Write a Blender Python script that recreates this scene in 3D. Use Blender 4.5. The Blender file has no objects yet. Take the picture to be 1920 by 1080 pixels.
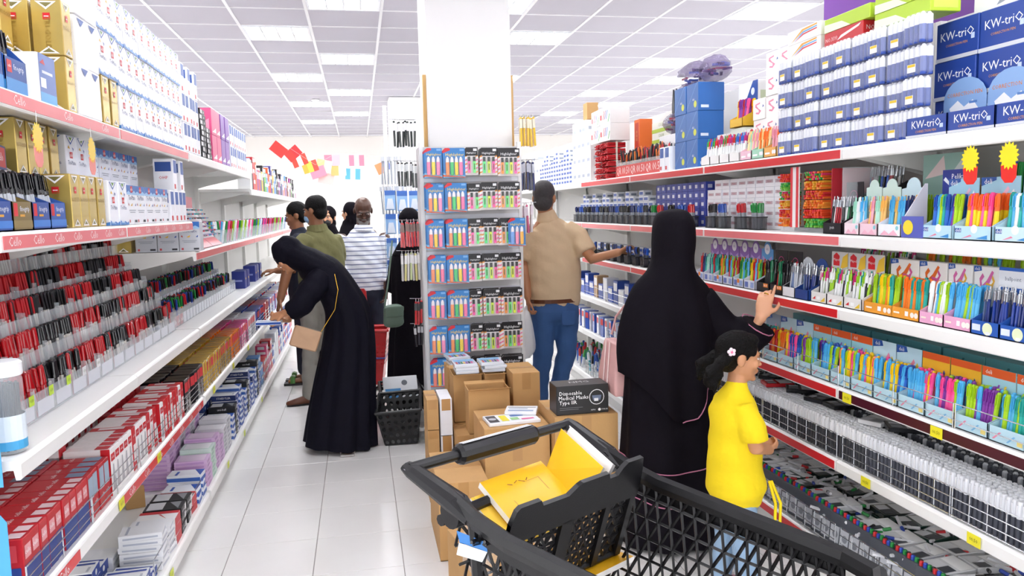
import bpy, math, random
import numpy as np
from mathutils import Vector, Matrix

# ------------------------------------------------------------------ camera, world, exposure
sc = bpy.context.scene
COL = sc.collection
RND = random.Random(11)
PI = math.pi

cam_data = bpy.data.cameras.new('camera')
cam_data.sensor_width = 36.0
cam_data.lens = 36.0 * 1468.88 / 1920
cam_data.clip_start = 0.05
cam_data.clip_end = 100
cam = bpy.data.objects.new('camera', cam_data)
COL.objects.link(cam)
_yaw, _pitch, _roll = 0.18991, 0.1018, -0.0234
_f = Vector((math.sin(_yaw) * math.cos(_pitch), math.cos(_yaw) * math.cos(_pitch), -math.sin(_pitch)))
_r = Vector((math.cos(_yaw), -math.sin(_yaw), 0))
_u = _r.cross(_f)
_r2 = _r * math.cos(_roll) + _u * math.sin(_roll)
_u2 = -_r * math.sin(_roll) + _u * math.cos(_roll)
_m = Matrix((_r2, _u2, -_f)).transposed().to_4x4()
_m.translation = Vector((0, 0, 1.6))
cam.matrix_world = _m
sc.camera = cam

world = bpy.data.worlds.new('world')
sc.world = world
world.use_nodes = True
world.node_tree.nodes['Background'].inputs[0].default_value = (0.97, 0.98, 1.0, 1)
world.node_tree.nodes['Background'].inputs[1].default_value = 1.5

sc.view_settings.view_transform = 'Standard'
sc.view_settings.look = 'None'
sc.view_settings.gamma = 1.0
sc.view_settings.use_curve_mapping = False
sc.view_settings.exposure = 1.05
LAMP = 13.0           # emission of the ceiling tubes

# ------------------------------------------------------------------ materials
MATS = {}


def srgb(h):
    if isinstance(h, str):
        h = h.lstrip('#')
        c = [int(h[i:i + 2], 16) / 255 for i in (0, 2, 4)]
    else:
        c = list(h)
    return tuple((x / 12.92 if x <= .04045 else ((x + .055) / 1.055) ** 2.4) for x in c[:3]) + (1.0,)


def mat(name, col='#ffffff', rough=.5, metal=0.0, tint=False, noise=.04, nscale=30.0, bump=0.0, bscale=60.0,
        trans=0.0, emit=0.0, coat=0.0, sss=0.0, spec=.5, vary=False):
    """procedural principled material; tint = colour comes from the object's own colour"""
    if name in MATS:
        return MATS[name]
    m = bpy.data.materials.new(name)
    m.use_nodes = True
    nt = m.node_tree
    b = nt.nodes['Principled BSDF']
    L = nt.links.new
    b.inputs['Roughness'].default_value = rough
    b.inputs['Metallic'].default_value = metal
    b.inputs['Specular IOR Level'].default_value = spec
    if coat:
        b.inputs['Coat Weight'].default_value = coat
        b.inputs['Coat Roughness'].default_value = .1
    if sss:
        b.inputs['Subsurface Weight'].default_value = sss
        b.inputs['Subsurface Radius'].default_value = (.012, .005, .003)
    tc = nt.nodes.new('ShaderNodeTexCoord')
    nz = nt.nodes.new('ShaderNodeTexNoise')
    nz.inputs['Scale'].default_value = nscale
    nz.inputs['Detail'].default_value = 3
    L(tc.outputs['Object'], nz.inputs['Vector'])
    hs = nt.nodes.new('ShaderNodeHueSaturation')
    mr = nt.nodes.new('ShaderNodeMapRange')
    mr.inputs['To Min'].default_value = 1 - noise
    mr.inputs['To Max'].default_value = 1 + noise
    L(nz.outputs['Fac'], mr.inputs['Value'])
    L(mr.outputs['Result'], hs.inputs['Value'])
    if tint:
        oi = nt.nodes.new('ShaderNodeObjectInfo')
        L(oi.outputs['Color'], hs.inputs['Color'])
    else:
        hs.inputs['Color'].default_value = srgb(col)
    L(hs.outputs['Color'], b.inputs['Base Color'])
    if bump:
        bn = nt.nodes.new('ShaderNodeTexNoise')
        bn.inputs['Scale'].default_value = bscale
        bn.inputs['Detail'].default_value = 4
        L(tc.outputs['Object'], bn.inputs['Vector'])
        bp = nt.nodes.new('ShaderNodeBump')
        bp.inputs['Strength'].default_value = bump
        bp.inputs['Distance'].default_value = .01
        L(bn.outputs['Fac'], bp.inputs['Height'])
        L(bp.outputs['Normal'], b.inputs['Normal'])
    if emit:
        b.inputs['Emission Color'].default_value = srgb(col)
        b.inputs['Emission Strength'].default_value = emit
    if trans:
        tr = nt.nodes.new('ShaderNodeBsdfTransparent')
        mx = nt.nodes.new('ShaderNodeMixShader')
        mx.inputs[0].default_value = 1 - trans
        L(tr.outputs[0], mx.inputs[1])
        L(b.outputs[0], mx.inputs[2])
        L(mx.outputs[0], nt.nodes['Material Output'].inputs['Surface'])
    MATS[name] = m
    return m


def ink(h):
    """flat printed colour"""
    return mat('ink_' + h.lstrip('#'), h, rough=.4, noise=.02)


mat('tint', tint=True, rough=.35, noise=.03)
mat('tint_matt', tint=True, rough=.7, noise=.06, nscale=20)
mat('tint_gloss', tint=True, rough=.15, noise=.02, coat=.3)
mat('shelf_white', '#f2f1ee', rough=.3, noise=.025, nscale=6)
mat('clear', '#eef4f8', rough=.06, trans=.72, noise=.01)
mat('clear_wrap', '#f4f8ff', rough=.12, trans=.80, noise=.01, bump=.5, bscale=25)
mat('chrome', '#c9ccd0', rough=.22, metal=.9, noise=.02)
mat('black_plastic', '#0c0b0e', rough=.42, noise=.12, nscale=40, bump=.05, bscale=300)
mat('kraft', '#c59a63', rough=.75, noise=.09, nscale=9, bump=.08, bscale=120)
mat('gold_foil', '#d2b765', rough=.25, metal=.55, noise=.18, nscale=9)


# ------------------------------------------------------------------ mesh builder
class MB:
    def __init__(s):
        s.v, s.f, s.m, s.mats = [], [], [], []

    def mi(s, mt):
        if isinstance(mt, str):
            mt = ink(mt) if mt.startswith('#') else MATS[mt]
        if mt not in s.mats:
            s.mats.append(mt)
        return s.mats.index(mt)

    def add(s, vs, fs, mt, M=None):
        b = len(s.v)
        k = s.mi(mt)
        if M is not None:
            vs = [tuple(M @ Vector(p)) for p in vs]
        s.v.extend(vs)
        for f in fs:
            s.f.append([b + i for i in f])
            s.m.append(k)
        return s

    def box(s, x0, x1, y0, y1, z0, z1, mt, M=None):
        vs = [(x, y, z) for z in (z0, z1) for y in (y0, y1) for x in (x0, x1)]
        return s.add(vs, [(0, 2, 3, 1), (4, 5, 7, 6), (0, 1, 5, 4), (2, 6, 7, 3), (0, 4, 6, 2), (1, 3, 7, 5)], mt, M)

    def bbox(s, x0, x1, y0, y1, z0, z1, mt, b=.003, M=None):
        """box with chamfered vertical edges and top/bottom rims"""
        def ring(z, i):
            a0, a1, c0, c1 = x0 + i, x1 - i, y0 + i, y1 - i
            e = b
            return [(a0 + e, c0, z), (a1 - e, c0, z), (a1, c0 + e, z), (a1, c1 - e, z), (a1 - e, c1, z), (a0 + e, c1, z), (a0, c1 - e, z), (a0, c0 + e, z)]
        return s.rings([ring(z0, b), ring(z0 + b, 0), ring(z1 - b, 0), ring(z1, b)], mt, M=M)

    def rings(s, rings, mt, cap0=True, cap1=True, M=None):
        n = len(rings[0])
        vs = [p for r in rings for p in r]
        fs = []
        for i in range(len(rings) - 1):
            for j in range(n):
                k = (j + 1) % n
                fs.append((i * n + j, i * n + k, (i + 1) * n + k, (i + 1) * n + j))
        if cap0:
            fs.append(tuple(range(n - 1, -1, -1)))
        if cap1:
            fs.append(tuple(range((len(rings) - 1) * n, len(rings) * n)))
        return s.add(vs, fs, mt, M)

    def lathe(s, prof, mt, n=8, M=None, cap0=True, cap1=True):
        rs = [[(r * math.cos(2 * PI * j / n), r * math.sin(2 * PI * j / n), z) for j in range(n)] for r, z in prof]
        return s.rings(rs, mt, cap0, cap1, M)

    def cyl(s, p0, p1, r, mt, n=8, r1=None):
        p0, p1 = Vector(p0), Vector(p1)
        d = p1 - p0
        q = d.to_track_quat('Z', 'Y').to_matrix().to_4x4()
        q.translation = p0
        return s.lathe([(r, 0), (r if r1 is None else r1, d.length)], mt, n, q)

    def tube(s, pts, r, mt, n=6, flat=1.0):
        pts = [Vector(p) for p in pts]
        rs = []
        up = None
        for i, p in enumerate(pts):
            t = (pts[min(i + 1, len(pts) - 1)] - pts[max(i - 1, 0)]).normalized()
            if up is None:
                up = Vector((0, 0, 1)) if abs(t.z) < .9 else Vector((1, 0, 0))
            a = t.cross(up).normalized()
            up = a.cross(t).normalized()
            rr = r[i] if isinstance(r, (list, tuple)) else r
            rs.append([tuple(p + a * (rr * math.cos(2 * PI * j / n)) + up * (rr * flat * math.sin(2 * PI * j / n))) for j in range(n)])
        return s.rings(rs, mt)

    def poly(s, pts, mt, M=None):
        return s.add(list(pts), [tuple(range(len(pts)))], mt, M)

    def prism(s, pts, y0, y1, mt, M=None):
        """outline in x,z given thickness along y"""
        n = len(pts)
        vs = [(p[0], y0, p[1]) for p in pts] + [(p[0], y1, p[1]) for p in pts]
        fs = [tuple(range(n)), tuple(range(2 * n - 1, n - 1, -1))] + [(j, n + j, n + (j + 1) % n, (j + 1) % n) for j in range(n)]
        return s.add(vs, fs, mt, M)

    def text(s, t, size, mt, M):
        vs, fs = glyphs(t)
        return s.add([(x * size, y * size, 0) for x, y in vs], fs, mt, M)

    def mesh(s, name, smooth=False):
        me = bpy.data.meshes.new(name)
        me.from_pydata([tuple(p) for p in s.v], [], s.f)
        for mt in s.mats:
            me.materials.append(mt)
        me.polygons.foreach_set('material_index', s.m)
        if smooth:
            me.polygons.foreach_set('use_smooth', [True] * len(s.f))
            try:
                me.set_sharp_from_angle(angle=math.radians(40))
            except Exception:
                pass
        me.update()
        return me


_GL = {}


def glyphs(t):
    """outline of a word, centred, unit height, as flat faces"""
    if t not in _GL:
        cu = bpy.data.curves.new('word', 'FONT')
        cu.body = t
        cu.resolution_u = 1
        cu.align_x = 'CENTER'
        cu.align_y = 'CENTER'
        o = bpy.data.objects.new('word', cu)
        me = o.to_mesh()
        _GL[t] = ([(v.co.x, v.co.y) for v in me.vertices], [tuple(p.vertices) for p in me.polygons])
        o.to_mesh_clear()
        bpy.data.objects.remove(o)
        bpy.data.curves.remove(cu)
    return _GL[t]


# ------------------------------------------------------------------ object helpers
def obj(name, me, parent=None, loc=(0, 0, 0), rot=(0, 0, 0), col=None, scale=None):
    if isinstance(me, MB):
        me = me.mesh(name)
    o = bpy.data.objects.new(name, me)
    COL.objects.link(o)
    o.location = loc
    if not isinstance(rot, (tuple, list)):
        rot = (0, 0, rot)
    o.rotation_euler = rot
    if scale:
        o.scale = scale
    if col:
        o.color = srgb(col)
    if parent is not None:
        o.parent = parent
    return o


def tag(o, label, cat, group=None, kind=None):
    o['label'] = label
    o['category'] = cat
    if group:
        o['group'] = group
    if kind:
        o['kind'] = kind
    return o


def thing(name, label, cat, loc=(0, 0, 0), rot=(0, 0, 0), group=None):
    return tag(obj(name, None, None, loc, rot), label, cat, group)


def struct(name, me, parent=None, **k):
    o = obj(name, me, parent, **k)
    if parent is None:
        o['kind'] = 'structure'
    return o


def face_M(face, w, d, h, u, v, eps=.0006):
    """matrix placing flat print on a face of a w x d x h box (origin: bottom centre); u,v 0..1 across the face"""
    if face == 'F':
        return Matrix.Translation((-w / 2 + u * w, -d / 2 - eps, v * h)) @ Matrix.Rotation(PI / 2, 4, 'X')
    if face == 'B':
        return Matrix.Translation((w / 2 - u * w, d / 2 + eps, v * h)) @ Matrix.Rotation(PI, 4, 'Z') @ Matrix.Rotation(PI / 2, 4, 'X')
    if face == 'R':
        return Matrix.Translation((w / 2 + eps, -d / 2 + u * d, v * h)) @ Matrix.Rotation(PI / 2, 4, 'Z') @ Matrix.Rotation(PI / 2, 4, 'X')
    if face == 'L':
        return Matrix.Translation((-w / 2 - eps, d / 2 - u * d, v * h)) @ Matrix.Rotation(-PI / 2, 4, 'Z') @ Matrix.Rotation(PI / 2, 4, 'X')
    return Matrix.Translation((-w / 2 + u * w, -d / 2 + v * d, h + eps))


def face_dim(face, w, d, h):
    return (w, h) if face in 'FB' else (d, h) if face in 'RL' else (w, d)


def printed(mb, w, d, h, prints):
    """flat print: ('r',face,u0,v0,u1,v1,colour) ('p',face,[(u,v)..],colour) ('t',face,text,u,v,size,colour[,rot])"""
    for k, p in enumerate(prints):
        eps = .0006 + .00012 * k
        fw, fh = face_dim(p[1], w, d, h)
        if p[0] == 'r':
            M = face_M(p[1], w, d, h, 0, 0, eps)
            a, b, c, e = p[2] * fw, p[3] * fh, p[4] * fw, p[5] * fh
            mb.poly([(a, b, 0), (c, b, 0), (c, e, 0), (a, e, 0)], p[6], M)
        elif p[0] == 'p':
            M = face_M(p[1], w, d, h, 0, 0, eps)
            mb.poly([(a * fw, b * fh, 0) for a, b in p[2]], p[3], M)
        elif p[0] == 'c':
            M = face_M(p[1], w, d, h, p[2], p[3], eps)
            mb.poly([(p[4] * math.cos(2 * PI * i / 16), p[4] * math.sin(2 * PI * i / 16), 0) for i in range(16)], p[5], M)
        else:
            M = face_M(p[1], w, d, h, p[3], p[4], eps)
            if len(p) > 7:
                M = M @ Matrix.Rotation(p[7], 4, 'Z')
            mb.text(p[2], p[5], p[6], M)
    return mb


class Carton:
    """a closed printed box: one body mesh and one flat print mesh, shared by all copies"""

    def __init__(s, name, w, d, h, body, prints=(), b=.002):
        s.name, s.w, s.d, s.h = name, w, d, h
        m = MB()
        m.bbox(-w / 2, w / 2, -d / 2, d / 2, 0, h, body, b)
        s.me = m.mesh(name)
        s.pr = printed(MB(), w, d, h, prints).mesh('print') if prints else None

    def put(s, loc, rot, label, cat='box', group=None, col=None):
        o = tag(obj(s.name, s.me, None, loc, rot, col), label, cat, group)
        if s.pr:
            obj('print', s.pr, o)
        return o


RR, LR = -PI / 2, PI / 2        # facing into the aisle from either gondola
XR, XL = 1.90, -0.85            # shelf fronts


def jit(a):
    return RND.uniform(-a, a)
# ------------------------------------------------------------------ room shell
H = 3.2316
GX0, GY0 = -1.55066, 6.70362       # ceiling grid origin
TX0, TY0, TS = -0.66995, 3.44223, 0.40169


def tile_mat(name, col, rough, sx, sy, ox, oy, joint, jw, bump=0, coat=0.0):
    m = bpy.data.materials.new(name)
    m.use_nodes = True
    nt = m.node_tree
    L = nt.links.new
    b = nt.nodes['Principled BSDF']
    b.inputs['Roughness'].default_value = rough
    b.inputs['Coat Weight'].default_value = coat
    tc = nt.nodes.new('ShaderNodeTexCoord')
    mp = nt.nodes.new('ShaderNodeMapping')
    mp.inputs['Location'].default_value = (-ox / sx, -oy / sy, 0)
    mp.inputs['Scale'].default_value = (1 / sx, 1 / sy, 1)
    br = nt.nodes.new('ShaderNodeTexBrick')
    br.offset = 0
    br.inputs['Scale'].default_value = 1
    br.inputs['Brick Width'].default_value = 1
    br.inputs['Row Height'].default_value = 1
    br.inputs['Mortar Size'].default_value = jw
    br.inputs['Color1'].default_value = srgb(col)
    br.inputs['Color2'].default_value = srgb(col)
    br.inputs['Mortar'].default_value = srgb(joint)
    L(tc.outputs['Object'], mp.inputs['Vector'])
    L(mp.outputs['Vector'], br.inputs['Vector'])
    L(br.outputs['Color'], b.inputs['Base Color'])
    MATS[name] = m
    return m


tile_mat('floor_far', '#e5e4e2', .22, TS, TS, TX0, TY0, '#8d8984', .006)
mat('grout', '#8d8984', rough=.8)
mat('floor_tile', '#e6e5e3', rough=.2, noise=.03, nscale=5, bump=.03, bscale=14, coat=.15)
floor = struct('floor', MB().box(-9, 11, -7, 19, -.06, -.004, 'floor_far').mesh('floor'))
g = TS / 2 - .0016
tile = MB().bbox(-g, g, -g, g, -.012, 0, 'floor_tile', .0015).mesh('floor_tile')
ix0, ix1, iy0, iy1 = -1, 6, -4, 23
obj('grout_bed', MB().box(TX0 + TS * ix0, TX0 + TS * (ix1 + 1), TY0 + TS * iy0, TY0 + TS * (iy1 + 1), -.0039, -.003, 'grout'), floor)
for i in range(ix0, ix1 + 1):
    for j in range(iy0, iy1 + 1):
        obj('floor_tile', tile, floor, (TX0 + TS * (i + .5), TY0 + TS * (j + .5), 0))

mat('ceiling_tile', '#c4c0c9', rough=.9, noise=.02, nscale=3, bump=.2, bscale=350)
mat('ceiling_bar', '#f4f3f4', rough=.5)
tile_mat('ceiling_far', '#c4c0c9', .9, .6, .6, GX0, GY0, '#f0eff0', .012)
ceiling = struct('ceiling', MB().box(-9, 11, -7, 19, H + .03, H + .09, 'ceiling_far').mesh('ceiling'))
# lit panels: (column, row)
LIGHTS = [(1, 1), (1, 5), (1, 9), (1, 13), (2, -1), (2, 3), (2, 7), (2, 11), (5, 1), (5, 5), (5, 9), (4, -1), (8, -1), (8, 3), (8, 7), (8, 11),
          (9, 1), (9, 5), (9, 9), (9, 13), (4, 11), (5, 13), (-2, -1), (-3, 3), (-3, 7), (-3, 11)]
ROOM_L = [(i, j) for j in (-17, -13, -9, -5) for i in (-7, -3, 1, 5, 9, 13)] + [(i, j) for j in (-1, 3, 7, 11) for i in (-8, 13)]
gt = .6 / 2 - .012
ctile = MB().box(-gt, gt, -gt, gt, 0, .012, 'ceiling_tile').mesh('ceiling_tile')
ci0, ci1, cj0, cj1 = -4, 11, -2, 16
n = 0
for j in range(cj0, cj1 + 1):
    for i in range(ci0, ci1 + 1):
        if (i, j) in LIGHTS or n >= 299:
            continue
        obj('ceiling_tile', ctile, ceiling, (GX0 + .6 * (i + .5), GY0 + .6 * (j + .5), H + .004))
        n += 1
lb = MB().box(-.012, .012, -7, 19, -.002, .02, 'ceiling_bar').mesh('ceiling_bar')
for i in range(ci0 - 2, ci1 + 4):
    obj('ceiling_bar', lb, ceiling, (GX0 + .6 * i, 0, H))
cb = MB().box(-9, 11, -.006, .006, -.001, .02, 'ceiling_bar').mesh('cross_bar')
for j in range(cj0 - 1, cj1 + 4):
    obj('cross_bar', cb, ceiling, (0, GY0 + .6 * j, H))

mat('tube_light', '#fbfdff', emit=LAMP, noise=0)
mat('louver', '#e9ebf0', rough=.3)
fr = MB()
for a, b_, c, d in ((-.285, .285, -.285, -.255), (-.285, .285, .255, .285), (-.285, -.265, -.255, .255), (.265, .285, -.255, .255)):
    fr.box(a, b_, c, d, -.004, .02, 'louver')
for k in (-1, 0, 1):
    fr.box(k * .1325 - .009, k * .1325 + .009, -.255, .255, -.003, .02, 'louver')
fr = fr.mesh('lamp_frame')
pan = MB().box(-.0555, .0555, -.25, .25, .003, .012, 'tube_light').mesh('lamp_panel')


def troffer(i, j, lab, grp):
    t = thing('ceiling_light', lab, 'light', (GX0 + .6 * (i + .5), GY0 + .6 * (j + .5), H - .003), 0, grp)
    obj('frame', fr, t)
    for k in range(4):
        obj('lamp_panel', pan, t, ((k - 1.5) * .1325, 0, 0))


for i, j in LIGHTS:
    troffer(i, j, 'square recessed ceiling light with four bright panels', 'lit ceiling panels over the aisle')
for i, j in ROOM_L:
    troffer(i, j, 'square recessed ceiling light with four bright panels', 'lit ceiling panels over the aisle')
# smoke detector
tag(obj('smoke_detector', MB().lathe([(.055, 0), (.06, -.01), (.04, -.03), (.015, -.035)], 'ceiling_bar', 16), None, (-.55, 11.9, H - .001)),
    'round white smoke detector on the ceiling between lights', 'smoke detector')

mat('wall_paint', '#f6f1ea', rough=.8, noise=.02, nscale=2)
mat('column_paint', '#fbfaf8', rough=.7, noise=.015, nscale=4)
mat('wood_strip', '#d9b071', rough=.6, noise=.12, nscale=6)
struct('wall_back', MB().box(-9, 11, 17.9, 18.1, 0, H + .03, 'wall_paint').mesh('wall_back'))
struct('column', MB().bbox(.505, 1.105, 5.60, 6.20, 0, H - .001, 'column_paint', .006).mesh('column'))
struct('column_far', MB().bbox(.49, 1.02, 11.6, 12.1, 0, H - .001, 'column_paint', .006).mesh('column_far'))
for k, x in enumerate((.492, 1.118)):
    struct('trim_%d' % (k + 1), MB().box(x - .012, x + .012, 5.66, 5.72, 0, 2.55, 'wood_strip').mesh('trim'))
tag(obj('duct_pipe', MB().box(.40, .452, 11.7, 11.76, 2.2, 3.12, 'louver').bbox(.38, .47, 11.68, 11.78, 2.16, 2.2, 'louver'), None),
    'grey vertical cable duct beside the far white pillar', 'duct')

# ------------------------------------------------------------------ gondola shelving
mat('lip_red', '#d8262c', rough=.3, noise=.05, nscale=8)
mat('lip_pink', '#e8787c', rough=.28, noise=.10, nscale=6)
mat('lip_maroon', '#4a1426', rough=.3, noise=.08, nscale=10)
mat('panel_white', '#e6e5e2', rough=.5, noise=.03, nscale=4)
DEP = .43


def shelf_mesh(L, lip, strip=None, t=.022):
    """origin at front lower edge middle of the lip; depth runs to +y"""
    m = MB()
    pr = [(0, .004), (.004, 0), (.014, 0), (.018, lip - t - .003), (DEP, lip - t), (DEP, lip), (.012, lip), (.004, lip - .004), (0, lip - .01)]
    n = len(pr)
    vs = [(-L / 2 + .002, a, b) for a, b in pr] + [(L / 2 - .002, a, b) for a, b in pr]
    fs = [tuple(range(n)), tuple(range(2 * n - 1, n - 1, -1))] + [(i, n + i, n + (i + 1) % n, (i + 1) % n) for i in range(n)]
    m.add(vs, fs, 'shelf_white')
    return m.mesh('shelf_board')


br_me = MB().prism([(0, 0), (DEP - .03, -.0), (DEP - .03, -.10), (DEP - .12, -.075), (.05, -.018)], -.002, .002, 'shelf_white',
                   Matrix.Rotation(PI / 2, 4, 'Z')).mesh('bracket')


def price_strip(L, mtl, words=(), wcol='#ffffff', hgt=.034):
    m = MB().box(-L / 2 + .012, L / 2 - .012, -.0022, -.0004, .007, .007 + hgt, mtl)
    return m


def gondola(side, bays, levels, z_top, label):
    """bays: list of (y0,y1); levels(bay index) -> list of (z_front_bottom, lip_height, strip material, words)"""
    X, rot = (XR, RR) if side == 'R' else (XL, LR)
    s = 1 if side == 'R' else -1
    for k, (y0, y1) in enumerate(bays):
        L = y1 - y0
        t = thing('shelving_bay', label[k], 'shelving', (X, (y0 + y1) / 2, 0), rot, 'white steel shelving bays')
        obj('back_panel', MB().box(-L / 2, L / 2, DEP + .002, DEP + .02, .1, z_top[k], 'panel_white'), t)
        for e in (-1, 1):
            obj('upright', MB().box(e * (L / 2 - .017) - .015, e * (L / 2 - .017) + .015, DEP - .028, DEP + .002, 0, z_top[k], 'shelf_white'), t)
        obj('kick_plate', MB().box(-L / 2, L / 2, .03, .05, 0, .085, 'panel_white'), t)
        for (z, lip, strip, words) in levels(k):
            b = obj('shelf_board', shelf_mesh(L, lip), t, (0, 0, z))
            if z > .3:
                for e in (-1, 1):
                    obj('bracket', br_me, b, (e * (L / 2 - .03), .02, lip - .024))
            if strip:
                obj('price_strip', price_strip(L, strip, hgt=lip - .016), b)
            if words:
                m = MB()
                for (wx, wt, ws, wc) in words:
                    m.text(wt, ws, wc, Matrix.Translation((wx, -.0029, lip / 2 - .001)) @ Matrix.Rotation(PI / 2, 4, 'X'))
                obj('lettering', m, b)


def wds(L, n, txt='Cello', size=.034, col='#fff2f2'):
    return [((-.5 + (i + .5) / n) * L, txt, size, col) for i in range(n)]


LB = [(2.09, 3.14), (3.14, 4.33), (4.36, 5.5), (5.5, 6.7), (6.7, 7.9), (7.9, 9.1), (9.1, 10.3), (10.3, 11.5)]


def lev_left(k):
    o = [(.055, .06, None, ()), (.59, .05, None, ()), (.955, .05, None, ())]
    if k < 2:
        o[1] = (.59, .05, None, ())
        o.append((1.52, .05, 'lip_pink', wds(1.05, 7)))
    else:
        o.append((1.36, .05, 'lip_pink', ()))
    if k < 4:
        o.append((1.88, .05, 'lip_pink' if k < 2 else None, wds(1.05, 3) if k < 1 else ()))
    else:
        o.append((1.755, .05, None, ()))
    return o


gondola('L', LB, lev_left, [2.15] * 4 + [2.0] * 4, [
    'white shelving bay holding red and blue boxes under tiered pen trays', 'white shelving bay with gold and white printed boxes beside pen trays',
    'white shelving bay with the slanted pen tester stand', 'white shelving bay with cups of pens beyond the tester stand',
    'white shelving bay beside the bending woman', 'white shelving bay beside the man in olive', 'white shelving bay close to the string of flags',
    'last white shelving bay before the back wall'])
RB = [(1.60, 2.85), (2.85, 4.13), (4.13, 5.35), (5.35, 6.6), (6.6, 7.85), (7.85, 9.1), (9.1, 10.35)]


def lev_right(k):
    red = [None, 'lip_red', 'lip_red', 'lip_red', None, None, None][k]
    pk = [None, 'lip_pink', 'lip_pink', 'lip_pink', 'lip_pink', None, None][k]
    return [(.085, .05, red if k < 3 else None, ()), (.48, .05, red if k < 3 else None, ()),
            (.785, .05, 'lip_maroon' if k == 0 else ('lip_red' if k == 1 else None), ()), (1.115, .05, red, ()),
            (1.412, .05, pk, ()), (1.76, .05, red, ())]


gondola('R', RB, lev_right, [2.3] * 7, [
    'white shelving bay with plain white lips and pastel pens', 'white shelving bay with red strips behind the girl',
    'white shelving bay behind the woman in black', 'white shelving bay the beige shirted man reaches into', 'white shelving bay past the beige shirted man',
    'white shelving bay near the far pillar', 'end white shelving bay of the long run'])
# purple fascia board above the near end of the long run
mat('purple', '#6a2c8e', rough=.45, noise=.03)
tag(obj('fascia_board', MB().bbox(2.36, 2.39, 1.4, 3.72, 2.3, 3.12, 'purple', .003), None), 'plain purple fascia board above the shelving', 'sign board')
# ------------------------------------------------------------------ product library
def wl(loc, rot, x, y, z=0):
    """local offset of a thing standing at loc, turned by rot about z"""
    c, s = math.cos(rot), math.sin(rot)
    return (loc[0] + x * c - y * s, loc[1] + x * s + y * c, loc[2] + z)


def shelf_loc(side, y, z, d):
    """point d behind the shelf front"""
    return ((XR + d) if side == 'R' else (XL - d), y, z)


def side_rot(side):
    return RR if side == 'R' else LR


def _pen(kind):
    a, b = MB(), MB()
    if kind == 'click':
        a.lathe([(.0015, 0), (.0048, .012), (.0056, .03), (.0056, .098)], 'tint', 8)
        b.lathe([(.0058, .098), (.0054, .126), (.003, .128), (.003, .142), (.0012, .143)], 'tint', 8)
        b.box(-.0018, .0018, -.0088, -.006, .085, .124, 'tint')
        return a.mesh('pen_barrel'), 'clip', b.mesh('clip')
    if kind == 'gel':
        a.lathe([(.0042, 0), (.0046, .004), (.0046, .092)], 'tint', 8)
        b.lathe([(.0056, .086), (.006, .09), (.0058, .140), (.0035, .147)], 'tint_gloss', 8)
        b.box(-.0016, .0016, -.009, -.0062, .10, .140, 'tint_gloss')
        return a.mesh('pen_barrel'), 'cap', b.mesh('cap')
    if kind == 'slim':
        a.lathe([(.0012, 0), (.004, .014), (.0046, .03), (.0046, .105)], 'tint_gloss', 8)
        b.lathe([(.0048, .105), (.0044, .134), (.0024, .136), (.0024, .146)], 'chrome', 8)
        b.box(-.0013, .0013, -.0076, -.005, .098, .13, 'chrome')
        return a.mesh('pen_barrel'), 'clip', b.mesh('clip')
    if kind == 'marker':
        a.lathe([(.0075, 0), (.008, .003), (.0082, .086)], 'tint', 9)
        b.lathe([(.0088, .082), (.009, .084), (.0086, .124), (.0072, .13), (.004, .131)], 'tint_gloss', 9)
        b.box(-.0022, .0022, -.0118, -.0088, .092, .122, 'tint_gloss')
        return a.mesh('marker_barrel'), 'cap', b.mesh('cap')
    # chunky
    a.lathe([(.004, 0), (.0066, .008), (.0072, .03), (.0072, .09)], 'tint', 8)
    b.lathe([(.0076, .088), (.0074, .136), (.005, .142)], 'tint', 8)
    b.box(-.002, .002, -.0105, -.0078, .10, .134, 'tint')
    return a.mesh('pen_barrel'), 'cap', b.mesh('cap')


PENS = {k: _pen(k) for k in ('click', 'gel', 'slim', 'marker', 'chunky')}
PNAME = dict(click='ballpoint_pen', gel='gel_pen', slim='slim_pen', marker='marker_pen', chunky='fibre_pen')


def pen(kind, loc, rot, bcol, ccol, label, group, cat='pen', scale=None, name=None):
    me, pn, pm = PENS[kind]
    o = tag(obj(name or PNAME[kind], me, None, loc, rot, bcol, scale), label, cat, group)
    obj(pn, pm, o, col=ccol)
    return o


# colour name -> (barrel, cap)
PAL = dict(red=('#d8222b', '#c4151e'), black=('#1d1c20', '#111014'), blue=('#2f6fd0', '#1d4fae'), green=('#2fa84c', '#178a38'),
           lime=('#b6e021', '#a8d314'), orange=('#ff8a2a', '#ff7a1c'), yellow=('#ffd91a', '#ffcf00'), pink=('#ff62a8', '#ff4c98'),
           skyblue=('#63c3f2', '#4cb4ec'), teal=('#2fb7a8', '#1fa093'), purple=('#8d3fa8', '#7a2c98'), white=('#f4f6f5', '#ffffff'),
           mint=('#bfeedd', '#a9e6cf'), cream=('#fff0b8', '#ffe596'), peach=('#ffcf7a', '#ffc25c'), navy=('#24397c', '#1b2b66'),
           silver=('#b8bcc4', '#a6abb5'), magenta=('#c9237e', '#b51a6e'), clear=('#dfe4ea', '#22242a'), rose=('#f7b6c8', '#f5a3ba'))


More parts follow.
